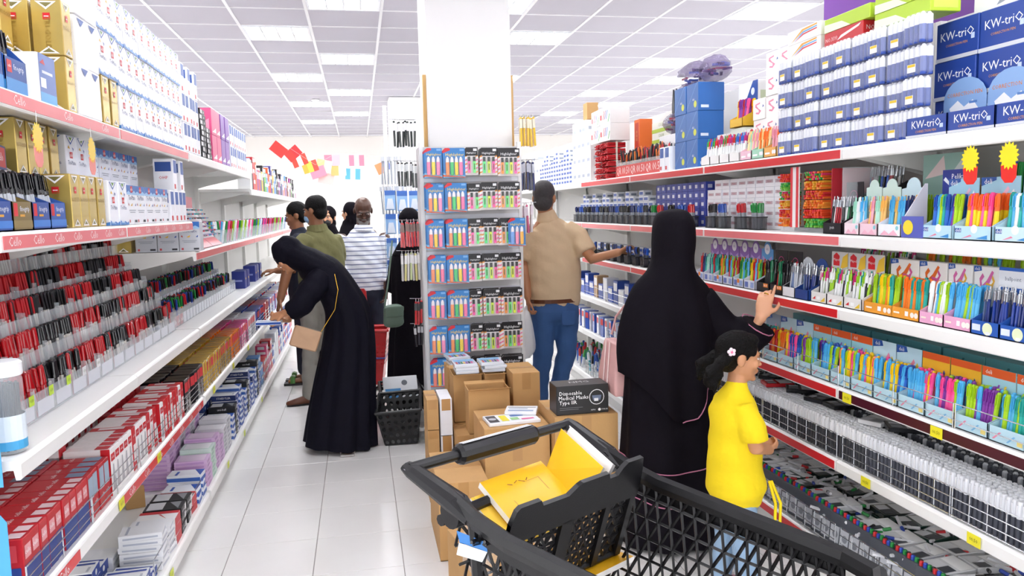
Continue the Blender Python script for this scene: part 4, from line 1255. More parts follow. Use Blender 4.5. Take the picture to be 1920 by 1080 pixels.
BLKC = [('black', '#1d1c20', '#15151a'), ('white', '#f0f0f0', '#fafafa'), ('green', '#1f7a4a', '#d9dcdc'), ('blue', '#2a5cc0', '#d9dcdc'), ('red', '#b01c2c', '#d9dcdc')]
ringp = [('c', 'F', .5, .72, .026, '#d83a8a'), ('c', 'F', .5, .72, .0235, '#1b1a1e'), ('t', 'F', 'Color', .5, .72, .014, '#e8a0c4')]
pen_tray('R', 2.925, Q2, .06, .125, '#1b1a1e', 'in the black tray with pink ring emblem', BLKC, 'slim', 9, 2, 'black card tray with pink ring emblem header', hb=.21, card='#1b1a1e', cards=ringp, front=[('t', 'F', 'pen', .5, .6, .02, '#d8d8dc')], name='lacquer_pen')
pen_tray('R', 2.90, Q2 + .12, .22, .20, '#1b1a1e', 'in the raised black tray at the rear', BLKC, 'slim', 11, 2, 'raised black card tray of coloured lacquer pens', name='lacquer_pen')
Carton('riser_box', .2, .12, .117, '#26252a').put(shelf_loc('R', 2.90, Q2, .23), RR, 'dark box under the raised black tray')
FLW = [('p', 'F', [(.1, .1), (.3, .5), (.5, .2), (.7, .55), (.9, .1)], '#f2b8cc'), ('c', 'F', .85, .7, .008, '#8fd0d8')]
for i, (y, w, c, pal, cn) in enumerate(((2.795, .095, '#f9e4ea', ['skyblue', 'mint', 'white'], 'pale pink'), (2.69, .105, '#f6d3de', ['mint', 'cream', 'peach', 'rose'], 'rose'), (2.57, .125, '#f4f6fa', ['peach', 'peach', 'navy', 'skyblue', 'cream'], 'white flowered'))):
    pen_tray('R', y, Q2, .06, w, c, 'in the %s tray of pastels' % cn, pal, 'click', 7, 2, '%s card tray of pastel gel pens with round topped header' % cn, hb=.215, top='round', card='#d5ece2' if i != 2 else '#cfe8f0',
             cards=[('t', 'F', ['Pastel', 'Pastel', 'GEL'][i], .5, .62, .024, '#e07a8a'), ('r', 'F', .15, .4, .85, .45, '#f2c0a8')], front=FLW, name='pastel_pen')
pen_tray('R', 2.565, Q2, .19, .24, '#e4efe6', 'in the rear tray of soft coloured pens', ['lime', 'mint', 'yellow', 'orange', 'skyblue'], 'click', 13, 2, 'rear card tray of soft coloured pens under the top board', hb=.30, card='#9fc4b8', top='flat',
         cards=[('p', 'F', [(.05, .7), (.45, .98), (.5, .75)], '#f2dcd8'), ('p', 'F', [(.55, .7), (.9, .98), (.95, .75)], '#e8f0ec')], hs=.14, name='soft_pen', tilt=.04)
# angled yellow and blue card box
t = thing('card_display', 'angled white and violet card display with yellow disc', 'display', shelf_loc('R', 2.445, Q2, .06), RR)
obj('side_card', MB().prism([(-.05, 0), (.05, 0), (.05, .19), (.04, .19), (-.05, .06)], -.002, .002, '#eceaf4', Matrix.Translation((-.055, 0, 0)) @ Matrix.Rotation(PI / 2, 4, 'Z')), t)
obj('front_card', MB().box(-.055, .055, -.052, -.05, 0, .075, '#5a62b8'), t)
obj('disc', MB().poly([(.026 * math.cos(a) - .02, -.0526, .036 + .026 * math.sin(a)) for a in [2 * PI * i / 16 for i in range(16)]], '#f6dc3a'), t)
t = thing('future_card', 'dark blue upright header card with white pen picture', 'card', shelf_loc('R', 2.40, Q2, .15), RR)
obj('card', MB().box(-.075, .075, 0, .003, 0, .235, '#2b3a94'), t)
m = MB()
m.poly([(.064 + .009 * math.cos(a), -.0008, .21 + .009 * math.sin(a)) for a in [2 * PI * i / 14 for i in range(14)]], '#f4f4f8')
m.text('Pelikan', .026, '#ffffff', Matrix.Translation((.005, -.0008, .21)) @ Matrix.Rotation(PI / 2, 4, 'X'))
m.text('future', .026, '#f2d84a', Matrix.Translation((.035, -.0008, .182)) @ Matrix.Rotation(PI / 2, 4, 'X'))
m.poly([(-.07, -.0008, .20), (-.02, -.0008, .165), (.0, -.0008, .15), (-.005, -.0008, .16), (-.06, -.0008, .21)], '#e9ecf4')
obj('print', m, t)
fill('slim', shelf_loc('R', 2.41, Q2 + .0, .12), RR, .11, .03, 6, 1, [('silver', '#c9ccd2', '#e9e9ee')], 'standing before the dark blue header card', 'silver pens by the blue header card', name='silver_pen')
DELI = [('r', 'F', .03, .55, .2, .85, '#2b58a8'), ('t', 'F', 'deli', .12, .7, .016, '#ffffff'), ('c', 'F', .55, .8, .014, '#eef6f2'), ('p', 'F', [(.2, .1), (.45, .4), (.5, .3)], '#e88aa6'), ('p', 'F', [(.6, .15), (.9, .4), (.9, .1)], '#3f8fd2')]
DCARD = [('p', 'F', [(0, .86), (.4, .95), (.4, 1), (0, 1)], '#2b58a8'), ('t', 'F', 'deli', .18, .93, .024, '#ffffff'), ('p', 'F', [(.3, .5), (.7, .85), (.75, .8), (.4, .5)], '#f2c6dc'), ('p', 'F', [(.5, .5), (.85, .8), (.9, .7), (.6, .5)], '#fbfcfd')]
pen_tray('R', 2.325, Q2, .06, .135, '#bfe2f2', 'in the light blue tray of bright click pens', ['purple', 'skyblue', 'lime', 'pink', 'teal', 'blue'], 'chunky', 9, 2, 'light blue card tray with bright mixed click pens', hb=.20, card='#a8d8ee', cards=DCARD, front=DELI, name='bright_pen')
pen_tray('R', 2.17, Q2, .06, .155, '#bfe2f2', 'in the light blue tray with orange tips', [('yellow orange-ended', '#ffe01a', '#ff6a1c'), ('yellow orange-ended', '#ffe01a', '#ff6a1c'), ('pink', '#ff62a8', '#ff4c98')], 'chunky', 9, 2, 'light blue card tray with yellow and orange pens', hb=.20, card='#a8d8ee', cards=DCARD, front=DELI, name='bright_pen')
pen_tray('R', 2.01, Q2, .06, .14, '#cfeaf6', 'in the light blue tray at the bay end', ['skyblue', 'teal', 'white'], 'chunky', 8, 2, 'light blue card tray with sky coloured pens', hb=.20, card='#b8e0f0', cards=DCARD, front=DELI, name='bright_pen')
for i, (y, pal) in enumerate(((2.21, ['blue', 'green', 'magenta', 'purple']), (2.03, [('yellow and red', '#ffe01a', '#e8502a'), ('blue and yellow', '#2f6fd0', '#ffe01a')]))):
    pen_tray('R', y, Q2 + .10, .22, .17, '#d8eaf2', 'in the raised rear tray below the starbursts', pal, 'chunky', 9, 2, 'raised pale tray of %s pens under a starburst' % ('vivid blue and purple' if i == 0 else 'yellow and red'), name='vivid_pen')
    Carton('riser_box', .17, .11, .098, '#c8a87a').put(shelf_loc('R', y, Q2, .23), RR, 'brown box under a raised pale pen tray', group='brown boxes under pale trays')
Carton('small_carton', .16, .1, .18, 'kraft').put(shelf_loc('R', 2.385, Q2, .25), RR, 'brown carton behind the dark blue header card')
burst('R', 2.17, 1.70, -.006, 'yellow and red starburst tag above the bright pens')
burst('R', 2.02, 1.70, -.006, 'yellow and red starburst tag near the bay end')

# --- third board
BLT = [('r', 'F', .05, .3, .35, .75, '#dfe8f6'), ('c', 'F', .6, .5, .02, '#e8f0c8'), ('r', 'F', .55, .1, .7, .3, '#e9ecf4')]
for i in range(3):
    pen_tray('R', 2.105 - i * .115, Q3, .06, .112, '#2a5cb4', 'in the royal blue tray of dark pens', [('navy silver-clipped', '#26387c', '#b8bcc4'), ('grey blue', '#5a6a90', '#c4c8d0'), ('navy silver-clipped', '#2b46a0', '#c4c8d0')], 'slim', 9, 2, 'royal blue card tray of dark slim pens', hb=.21, card='#2f66c0', front=BLT,
             cards=[('r', 'F', .0, .70, 1, .95, '#e9ecf2'), ('t', 'F', 'ballpoint', .5, .83, .018, '#5a6a80')], group='royal blue trays of dark pens', name='dark_slim_pen')


def curl(face, c1, c2):
    return [('p', face, [(.25, .50), (.35, .42), (.6, .55), (.75, .75), (.68, .78), (.5, .6), (.33, .5), (.3, .58), (.4, .66), (.33, .72), (.22, .62)], c1), ('p', face, [(.45, .50), (.7, .46), (.8, .6), (.7, .7), (.68, .64), (.73, .58), (.66, .53), (.48, .56)], c2)]


for i, (y, w, c, pal, cn) in enumerate(((2.63, .165, '#f2a23a', ['lime', 'orange', 'yellow', 'teal', 'lime', 'orange'], 'first orange'), (2.478, .145, '#f2a23a', ['lime', 'orange', 'lime', 'teal', 'orange'], 'second orange'),
                                         (2.347, .115, '#eeaed0', ['skyblue', 'lime', 'skyblue', 'white'], 'first pink'), (2.228, .12, '#eeaed0', ['skyblue', 'skyblue', 'lime'], 'second pink'))):
    pen_tray('R', y, Q3, .065, w, c, 'in the %s based tray with curl header' % cn, pal, 'chunky', 10 if w > .13 else 8, 2, '%s based tray with white curl printed header' % cn, hb=0, hf=.042, hs=.085,
             front=[('r', 'F', .08, .45, .3, .6, '#fbeee0'), ('r', 'F', .5, .35, .62, .75, '#fbfbfb'), ('c', 'F', .76, .5, .010, '#fbf3ea'), ('c', 'F', .9, .5, .010, '#fbf3ea')], name='bright_click_pen', word='click pen')
    hd = Carton('header_box', w * .94, .035, .205, '#f8f5f2', [('p', 'F', [(0, .9), (.3, .93), (.28, 1), (0, 1)], '#2b58a8'), ('t', 'F', 'deli', .13, .955, .016, '#ffffff')] +
                [(p[0], p[1], [(a, .62 + (b - .42) * .9) for a, b in p[2]], p[3]) for p in curl('F', '#e8702a' if i < 2 else '#d96aa8', '#d85aa0' if i < 2 else '#e9b23a')])
    hd.put(shelf_loc('R', y, Q3, .142), RR, 'white curl printed header box behind the %s based tray' % cn, 'header box')
for i, (y, pal) in enumerate(((2.62, ['lime', 'orange', 'lime']), (2.47, ['orange', 'lime', 'orange']), (2.32, ['lime', 'skyblue', 'lime']), (2.17, ['lime', 'lime', 'yellow']))):
    pen_tray('R', y, Q3 + .11, .25, .14, '#e9e2d2', 'in the raised rear trays under the second board', pal, 'click', 9, 1, 'raised pale tray of lime and orange pens in shade', group='raised rear trays of lime pens', name='rear_click_pen')
    Carton('riser_box', .14, .10, .108, '#d9c8b0').put(shelf_loc('R', y, Q3, .26), RR, 'plain box under a raised rear tray', group='plain boxes under rear trays')
MAP = [('lime and white', '#f4f6f5', '#9ad02a'), ('teal and white', '#f4f6f5', '#1fa093'), ('magenta and white', '#f4f6f5', '#d8237e'), ('white and black', '#2a2a30', '#f4f6f5'), ('white and lime', '#a8d832', '#fbfcfb')]
for i in range(3):
    y = 2.785 + i * .118
    pen_tray('R', y, Q3, .065, .114, '#e9e7e4', 'in the patterned trays with red oval headers', MAP, 'click', 9, 2, 'patterned card tray with red oval header badge', hb=.215, card='#d5d3d2', top='flat',
             cards=[('p', 'F', [(.55, .65), (1, .72), (1, .98), (.7, .9)], '#eec23a'), ('p', 'F', [(.12, .72), (.5, .72), (.5, .92), (.3, .98), (.12, .92)], '#d8222b'), ('t', 'F', 'Maped', .31, .84, .016, '#ffffff')],
             front=[('p', 'F', [(.1, .3), (.3, .6), (.3, .3)], '#d8222b'), ('p', 'F', [(.6, .1), (.9, .6), (.9, .2)], '#e8c23a'), ('r', 'F', .4, .3, .6, .6, '#fbfbfb')], group='patterned trays with red oval headers', name='twotone_click_pen')
    fill('click', shelf_loc('R', y, Q3 + .11, .24), RR, .1, .03, 7, 1, MAP, 'in the row behind red oval headers', 'two tone pens in the rear row', name='rear_twotone_pen')
    Carton('riser_box', .114, .08, .108, '#cfcac4').put(shelf_loc('R', y, Q3, .24), RR, 'plain box under the rear two tone pens', group='plain boxes under two tone pens')
for i, (c, cd, cn) in enumerate((('#2a4a8c', '#20407e', 'navy'), ('#c9ccd2', '#8a8f98', 'silver'))):
    pen_tray('R', 3.145 + i * .11, Q3, .06, .105, '#e4e4e8' if i else '#1d3f86', 'in the %s metal pen tray' % cn, [('steel blue', '#6a7fa8', '#c4c8d0'), ('navy', '#26387c', '#b8bcc4')] if i == 0 else [('silver', '#c4c8d0', '#d8dade'), ('steel blue', '#6a7fa8', '#c4c8d0')], 'slim', 7, 2,
             '%s card tray of metal clipped pens with arched header' % cn, hb=.18, card=c, top='arch', cards=[('t', 'F', 'Premium', .5, .75, .02, '#e9ecf2')], name='metal_pen')
for i in range(2):
    pen_tray('R', 3.36 + i * .125, Q3, .06, .118, '#1b1a1e', 'in the black ring emblem trays', [('black', '#17161a', '#101014'), ('black', '#1d1c20', '#15151a'), ('red', '#c9242c', '#b0161e'), ('green', '#1f8a5a', '#17704a')], 'gel', 8, 2, 'black card tray of glossy capped pens with pink ring emblem',
             hb=.20, card='#1b1a1e', cards=ringp, front=[('r', 'F', .55, .55, .9, .95, '#f28a2a'), ('t', 'F', 'Rx 30', .72, .75, .014, '#ffffff')], group='black ring emblem trays', name='glossy_pen')
PUR = [('c', 'F', .5, .84, .026, '#f2f0f6'), ('t', 'F', 'GEL', .5, .84, .016, '#8a7aa8'), ('p', 'F', [(.1, .5), (.9, .5), (.9, .7), (.5, .6), (.1, .7)], '#b89ad0')]
for i in range(6):
    y = 3.62 + i * .118
    pen_tray('R', y, Q3, .06, .112, '#dfe4f2', 'in the blue white trays with violet headers', ['lime', 'yellow', 'skyblue', 'orange', 'red', 'green'] if i < 4 else ['mint', 'teal', 'red', 'navy'], 'click', 8, 2, 'blue white tray with violet header card', hb=.235, card='#8a62ae' if i else '#5a9ad0', top='round', cards=PUR,
             front=[('r', 'F', .1, .2, .4, .8, '#6a7fc8'), ('r', 'F', .6, .2, .9, .8, '#9ab0e0'), ('r', 'F', .4, .5, .62, .95, '#f28a2a' if i % 2 else '#dfe4f2')], group='trays with violet headers', name='violet_tray_pen')
for i in range(9):
    y = 5.2 + i * .17
    lc = shelf_loc('R', y, Q3, .06)
    t = thing('mesh_pen_cup', 'black mesh cup of dark pens on the reached board', 'pen cup', lc, RR, 'mesh cups on the reached board')
    obj('cup_body', cup, t)
    obj('rim', rim, t)
    for q in range(4):
        pen('marker', wl(lc, RR, -.024 + q * .016, 0, .003), (jit(.06), jit(.14), RR), '#3a3f4a', RND.choice(['#17171b', '#24397c', '#1d4fae']), 'dark marker in the mesh cups on the reached board', 'dark markers on the reached board', cat='marker', name='dark_marker')
    stack(sm, 'R', y, Q3, .18, 3, 'small pale box behind the dark marker cups', 'pale boxes behind dark cups', '#e9ecf2')

# --- fourth board: wire fronted row of bright pens
DC2 = [('p', 'F', [(0, .85), (.45, .9), (.4, 1), (0, 1)], '#2b58a8'), ('t', 'F', 'deli', .2, .93, .022, '#ffffff'), ('p', 'F', [(.3, .45), (.7, .8), (.76, .74), (.4, .42)], '#e88aa6'), ('p', 'F', [(.5, .4), (.85, .75), (.9, .68), (.6, .4)], '#f2d84a')]
DC3 = [('r', 'F', 0, .85, 1, 1, '#e8602a'), ('t', 'F', 'deli', .2, .92, .020, '#ffffff'), ('p', 'F', [(.2, .3), (.5, .75), (.56, .75), (.28, .3)], '#9a5ac0'), ('p', 'F', [(.4, .3), (.7, .75), (.76, .75), (.48, .3)], '#f2d84a'), ('c', 'F', .85, .55, .012, '#f4f4f6')]
DC4 = [('r', 'F', 0, .88, 1, 1, '#e8602a'), ('c', 'F', .35, .6, .026, '#2b58a8'), ('p', 'F', [(.6, .4), (.8, .75), (.85, .7), (.68, .4)], '#3a4a8c')]
SEQ = [(['skyblue', 'lime', 'teal'], '#a8dcea', DC3, 'teal'), (['lime', 'skyblue', 'purple'], '#a8d8e2', DC3, 'aqua'), (['pink', 'skyblue', 'lime', 'purple'], '#efb62e', DC4, 'amber'), (['pink', 'skyblue', 'yellow'], '#efb62e', DC4, 'gold'),
       (['yellow', 'skyblue', 'blue'], '#bfe0ee', DC2, 'pale blue'), (['yellow', 'skyblue', 'pink'], '#c8e6f2', DC2, 'icy blue'), (['pink', 'yellow', 'skyblue', 'lime'], '#9ed4de', DC3, 'turquoise'), (['skyblue', 'lime', 'blue'], '#94ccd8', DC3, 'sea green'),
       (['lime', 'purple', 'skyblue'], '#a4d4de', DC3, 'pale teal'), (['pink', 'blue', 'yellow'], '#bfe0ee', DC2, 'powder blue'), (['yellow', 'orange', 'red'], '#c4e2ee', DC2, 'frosty blue'), (['navy', 'teal', 'black'], '#9aa6b8', DC2, 'slate')]
for i, (pal, c, cards, cn) in enumerate(SEQ):
    y = 2.02 + i * .142
    pen_tray('R', y, Q4, .075, .136, '#bfe0ec', 'in the %s carded tray behind wire' % cn, pal, 'chunky', 10, 2, 'pale tray with %s header card behind wire' % cn, hb=.205, card=c, cards=cards, hf=.05, hs=.08,
             front=[('p', 'F', [(.1, .2), (.3, .7), (.36, .7), (.16, .2)], '#e88aa6'), ('p', 'F', [(.5, .2), (.7, .7), (.76, .7), (.56, .2)], '#7ab8e0'), ('r', 'F', .8, .2, .95, .5, '#f2e08a')], name='wire_row_pen' if i < 7 else 'far_row_pen', word='click pen')
tb = Carton('pen_carton', .2, .1, .20, '#5fa3ac', [('p', 'F', [(.1, .1), (.5, .9), (.55, .9), (.2, .1)], '#2f6f7a'), ('r', 'F', .6, .3, .9, .8, '#dfe9ea')])
for i in range(8):
    stack(tb, 'R', 2.05 + i * .21, Q4, .30, 1, 'teal carton standing behind the bright pens', 'teal cartons at the rear of the wire row')
for k, (a, b_) in enumerate(((1.62, 2.22), (2.23, 2.83), (2.87, 3.48), (3.49, 4.1), (5.37, 5.98), (5.99, 6.58))):
    wire_fence('R', a, b_, Q4, .085, 'chrome wire fence before the bright pens' if k < 4 else 'chrome wire fence low behind the beige shirted man', n=2, rows=[.03, .085])
for i in range(14):
    col = RND.choice(['#3a5fc0', '#e9ecf4', '#2b4a9c', '#c9a57a'])
    stack(gen[i % 2], 'R', 5.3 + i * .13, Q4 - 0, .09, 1, '%s box on the board under the dark cups' % {'#3a5fc0': 'blue', '#e9ecf4': 'white', '#2b4a9c': 'navy', '#c9a57a': 'tan'}[col], 'boxes under the dark cups', col)
for y in (2.78, 2.28):
    price_tag('R', y, .79, 'yellow price tag on the maroon lip')

# --- fifth board: rows of white capped markers
cntm = 0
m5 = MB()
MC = [(2.70, 3.9, '#f2f3f5', '#3c3e44', 'white capped black'), (1.95, 2.70, '#eef0f4', '#4a4d58', 'white capped grey')]
for (a, b_, cap, bar, cn) in MC:
    y = a
    while y < b_:
        for j in range(11):
            x = XR + .035 + j * .021
            z = Q5 + .002
            tall = 1.12
            if j < 3 and cntm < 285 and y < 3.75:
                c2 = cap if RND.random() > .03 or y > 2.4 else RND.choice(['#c9242c', '#2a4ab0'])
                pen('marker', (x, y + jit(.001), z), (jit(.03), .05 + jit(.02), RR), bar, c2, '%s marker standing in the low wire basket' % (cn if c2 == cap else 'coloured cap'), 'markers packed in the low wire baskets', cat='marker', name='board_marker', scale=(1.1, 1.1, tall))
                cntm += 1
            elif j < 6 or j > 7:
                M = Matrix.Translation((x, y, z))
                m5.lathe([(.0088, 0), (.009, .096)], bar, 5, M, cap1=False)
                m5.lathe([(.0095, .094), (.0092, .142), (.006, .147)], cap if j < 6 else ('#4a4d55' if (int(y * 40) + j) % 3 else '#c9ccd2'), 5, M)
        y += .0212
y = 3.9
while y < 4.2:
    for j in range(11):
        M = Matrix.Translation((XR + .035 + j * .021, y, Q5 + .002))
        m5.lathe([(.0088, 0), (.009, .096)], '#3c3e44', 5, M, cap1=False)
        m5.lathe([(.0095, .094), (.0092, .142), (.006, .147)], '#f2f3f5', 5, M)
    y += .0212
tag(obj('packed_marker', m5, None), 'dense mass of white capped markers filling the low wire baskets', 'marker', kind='stuff')
# wallets lying on the markers
wal = Carton('marker_wallet', .10, .14, .018, 'tint_gloss', [('r', 'T', .05, .5, .95, .95, '#f2f3f5'), ('r', 'T', .1, .1, .4, .4, '#d9dade'), ('r', 'T', .5, .1, .9, .4, '#8a8d94')])
for (y, d, c, cn, dz) in ((3.55, .13, '#c9242c', 'red', 0), (3.40, .17, '#1f2024', 'black', 0), (3.22, .17, '#26272c', 'black', 0), (3.08, .18, '#1f2024', 'black', 0), (2.82, .17, '#e9eaec', 'white', 0), (2.70, .20, '#2a2b30', 'black', 0), (3.70, .2, '#2a2b30', 'black', 0)):
    wal.put(shelf_loc('R', y, Q5 + .152 + dz, d), (jit(.04), 0, RR + jit(.5)), '%s marker wallet lying on the white capped markers' % cn, 'marker wallet', 'wallets on the low markers', c)
for k, (a, b_) in enumerate(((1.62, 2.22), (2.23, 2.83), (2.87, 3.48), (3.49, 4.1))):
    wire_fence('R', a, b_, Q5, .105, 'chrome wire fence before the white capped markers', n=8, rows=[.008, .035, .07, .105])
for i in range(26):
    y = 4.25 + i * .11
    stack(blk, 'R', y, Q5, .07, 1, '%s pen pack on the low board behind the woman' % ('blue' if i % 2 else 'white'), 'pen packs on the low board', '#3a5fc0' if i % 2 else '#e9ecf4', 'pack', dev=.2)
for y in (2.65, 2.1):
    price_tag('R', y, .486, 'yellow price tag on the plain lip below markers')
wire_fence('R', 5.37, 5.98, Q5, .09, 'chrome wire fence by the pink handbag', n=4)

# --- lowest board: marker sets in wallets
setp = MB()
setb = Carton('marker_set', .075, .028, .135, '#50545c', [('r', 'F', .12, .1, .88, .62, '#c9ccd2'), ('c', 'F', .5, .36, .016, '#8a8e96')], .0015)
capm = MB()
for q, c in enumerate(('#c9242c', '#2a4ab0', '#1f8a3c', '#17171b')):
    capm.lathe([(.008, 0), (.0085, .014), (.006, .018)], c, 8, Matrix.Translation((-.027 + q * .018, 0, .1352)))
capm = capm.mesh('pen_caps')
for i in range(31):
    y = 1.98 + i * .066
    o = setb.put(shelf_loc('R', y, Q6, .045), (-.10 + jit(.03), 0, RR + .12 + jit(.04)), 'clear set of four markers standing in the lowest wire basket', 'marker set', 'marker sets standing along the lowest basket')
    obj('cap_row', capm, o)
fl = Carton('marker_set', .11, .14, .022, 'tint_gloss', [('r', 'T', .05, .55, .95, .97, '#f5f5f6'), ('r', 'T', .08, .08, .5, .45, '#dfe0e4'), ('r', 'T', .55, .08, .92, .45, '#3c4048')])
k = 0
for layer in range(4):
    for i in range(16):
        for d in (.165, .32):
            y = 2.02 + i * .128 + jit(.006)
            c = RND.choice(['#2a3330', '#e6e7ea', '#e6e7ea', '#24423a', '#c9cbd0', '#f0f0f2'])
            cn = {'#2a3330': 'dark', '#3a3f44': 'grey', '#e6e7ea': 'white', '#24423a': 'deep green', '#c9cbd0': 'silver', '#f0f0f2': 'white'}[c]
            if layer == 3 and RND.random() > .8:
                continue
            fl.put(shelf_loc('R', y, Q6 + .003 + layer * .033 + jit(.002), d + jit(.006)), (jit(.05), jit(.05), RR + jit(.16)), '%s marker set lying in the lowest jumble' % cn, 'marker set', 'jumbled marker sets on the lowest board', c)
dots = MB()
for i in range(260):
    p = (XR + .06 + RND.random() * .33, 1.95 + RND.random() * 2.1, Q6 + .07 + RND.random() * .06)
    M = Matrix.Translation(p) @ Matrix.Rotation(RND.uniform(0, 6), 4, 'Z') @ Matrix.Rotation(PI / 2 + jit(.3), 4, 'X')
    dots.lathe([(.0075, 0), (.0075, .03), (.005, .034)], RND.choice(['#c9242c', '#2a4ab0', '#1f8a3c', '#17171b', '#17171b']), 6, M)
    dots.lathe([(.0072, -.07), (.0072, 0)], '#d9dade', 5, M)
tag(obj('loose_marker', dots, None), 'jumble of loose grey markers with coloured ends on the lowest board', 'marker', kind='stuff')
for k, (a, b_) in enumerate(((1.62, 2.22), (2.23, 2.83), (2.87, 3.48), (3.49, 4.1), (5.37, 5.98), (5.99, 6.58))):
    wire_fence('R', a, b_, Q6, .11, 'tall chrome wire fence before the jumbled marker sets' if k < 4 else 'tall chrome wire fence beside the pink handbag', n=8, rows=[.008, .04, .075, .11])
m = MB()
for i in range(170):
    p = (XR + .04 + RND.random() * .3, 4.3 + RND.random() * 3.0, Q6 + .002)
    stuff_pen(m, p, jit(.2), jit(.2), RND.choice(['#e9ecf4', '#3a6fd0', '#c9d4ea', '#d9dce4', '#3aa0a8']), RND.choice(['#2a52b0', '#e9ecf4', '#c9242c', '#17171b', '#3a9a4a']), .17, .012)
tag(obj('packed_pen', m, None), 'mass of blue and white packs standing low behind the woman', 'pen', kind='stuff')
# ------------------------------------------------------------------ pillar rack with highlighter cards
mat('peg', '#d9d8d6', rough=.5, noise=.03)
t = thing('pillar_rack', 'white slatted rack standing against the pillar hung with highlighter cards', 'display rack', (.76, 5.33, 0))
obj('back_panel', MB().box(-.33, .33, 0, .02, .1, 2.02, 'peg'), t)
for s in (-1, 1):
    obj('upright', MB().box(s * .335 - .012, s * .335 + .012, -.012, .03, 0, 2.05, 'shelf_white'), t)
    obj('side_panel', MB().box(s * .345 - .006, s * .345 + .006, .03, .24, .1, 2.02, 'peg'), t)
for k in range(15):
    obj('slat', MB().box(-.325, .325, -.008, 0, .16 + k * .125, .19 + k * .125, 'louver'), t)
obj('foot', MB().box(-.35, .35, -.14, .25, 0, .08, 'shelf_white'), t)
hookm = MB().cyl((0, .0, 0), (0, -.15, .004), .0025, 'chrome', 6).mesh('hook')
lhook = MB().cyl((0, 0, 0), (-.19, 0, .004), .0025, 'chrome', 6).mesh('hook')


def card_mesh(w, h, blue):
    m = MB()
    if blue:
        m.prism([(-w / 2, 0), (w / 2, 0), (w / 2, h), (-w / 2 + .02, h), (-w / 2, h - .02)], -.0015, .0015, '#3b83c6')
    else:
        m.prism([(-w / 2, 0), (w / 2, 0), (w / 2, h), (-w / 2 + .01, h), (-w / 2, h - .01)], -.0015, .0015, '#f6f0ee')
    return m.mesh('card')


def card_print(w, h, blue, n):
    m = MB()
    R = Matrix.Rotation(PI / 2, 4, 'X')
    if blue:
        m.poly([(-w / 2, -.0019, h - .02), (-w / 2, -.0019, h - .032), (-w / 2 + .05, -.0019, h - .012), (-w / 2 + .045, -.0019, h), (-w / 2 + .02, -.0019, h)], '#d8303a')
        m.text('Highlighter', w * .19, '#f6d83a', Matrix.Translation((.005, -.0021, h - .042)) @ R)
        m.poly([(w / 2 - .035, -.0019, h - .005), (w / 2 - .035, -.0019, h - .018), (w / 2 - .006, -.0019, h - .018), (w / 2 - .006, -.0019, h - .005)], '#7ab0e0')
        m.poly([(-w / 2, -.0019, 0), (w / 2, -.0019, 0), (w / 2, -.0019, .012), (-w / 2, -.0019, .03)], '#7fc0ea')
        m.poly([(-w / 2, -.0020, .006), (w / 2, -.0020, 0), (w / 2, -.0020, .004), (-w / 2, -.0020, .018)], '#e86a3a')
    else:
        m.poly([(-w / 2, -.0019, h - .055), (w / 2, -.0019, h - .055), (w / 2, -.0019, h), (-w / 2 + .01, -.0019, h), (-w / 2, -.0019, h - .01)], '#1a191c')
        m.text('Highlighter', w * .17, '#f4f4f4', Matrix.Translation((0, -.0022, h - .036)) @ R)
        m.poly([(w / 2 - .03, -.0021, h - .008), (w / 2 - .03, -.0021, h - .024), (w / 2 - .006, -.0021, h - .024), (w / 2 - .006, -.0021, h - .008)], '#e9e9ea')
        for k in range(5):
            for e in (-1, 1):
                x = e * (w / 2 - .008)
                z = .012 + k * .026
                m.poly([(x - .008, -.0019, z), (x + .008, -.0019, z + .006), (x + .008, -.0019, z + .016), (x - .008, -.0019, z + .01)], '#f07aa6' if k % 2 else '#f2a24a')
    return m.mesh('print')


def hl_mesh(blue):
    m = MB()
    if blue:
        m.lathe([(.006, 0), (.011, .004), (.012, .05), (.0115, .085)], 'tint', 10, Matrix.Diagonal((1, .6, 1, 1)))
        m.lathe([(.011, .085), (.010, .105), (.004, .12)], '#f4eef0', 10, Matrix.Diagonal((1, .6, 1, 1)))
    else:
        m.box(-.0085, .0085, -.006, .006, 0, .075, 'tint')
        m.box(-.0080, .0080, -.0058, .0058, .075, .105, '#1c2420')
        m.box(-.003, .003, -.0066, -.006, .02, .06, '#3a5a2a')
    return m.mesh('highlighter')


CM = {}
for key, w, h, bl, cols in (('A', .118, .190, True, ['#ff8fb8', '#ffe24a', '#ff8fb8']), ('B', .146, .190, True, ['#ffa060', '#4ed07a', '#ffe24a', '#ff7fb0']),
                            ('C', .086, .180, False, ['#ff5fae', '#6af07a']), ('D', .116, .180, False, ['#58ec8a', '#d8f23a', '#ff55aa']), ('E', .146, .180, False, ['#ff9a3a', '#6af07a', '#e6f23a', '#ff5fb0'])):
    CM[key] = (w, h, bl, cols, card_mesh(w, h, bl), card_print(w, h, bl, len(cols)), hl_mesh(bl))
mat('blister_clear', '#ffffff', rough=.05, trans=.93, noise=0)
blis = {k: MB().bbox(-v[0] * .43, v[0] * .43, -.020, -.0022, .006, v[1] * .70, 'blister_clear', .006).mesh('blister') for k, v in CM.items()}


def hl_card(key, loc, label, group, cols=None):
    w, h, bl, cl, cm, pm, hm = CM[key]
    cols = cols or cl
    o = thing('highlighter_pack', label, 'highlighter pack', loc, (0, 0, jit(.05)), group)
    obj('card', cm, o)
    obj('print', pm, o)
    for i, c in enumerate(cols):
        st = w * .8 / len(cols)
        obj('highlighter', hm, o, (-w * .4 + st * (i + .5), -.011, .014), col=c)
    obj('blister', blis[key], o)
    return o


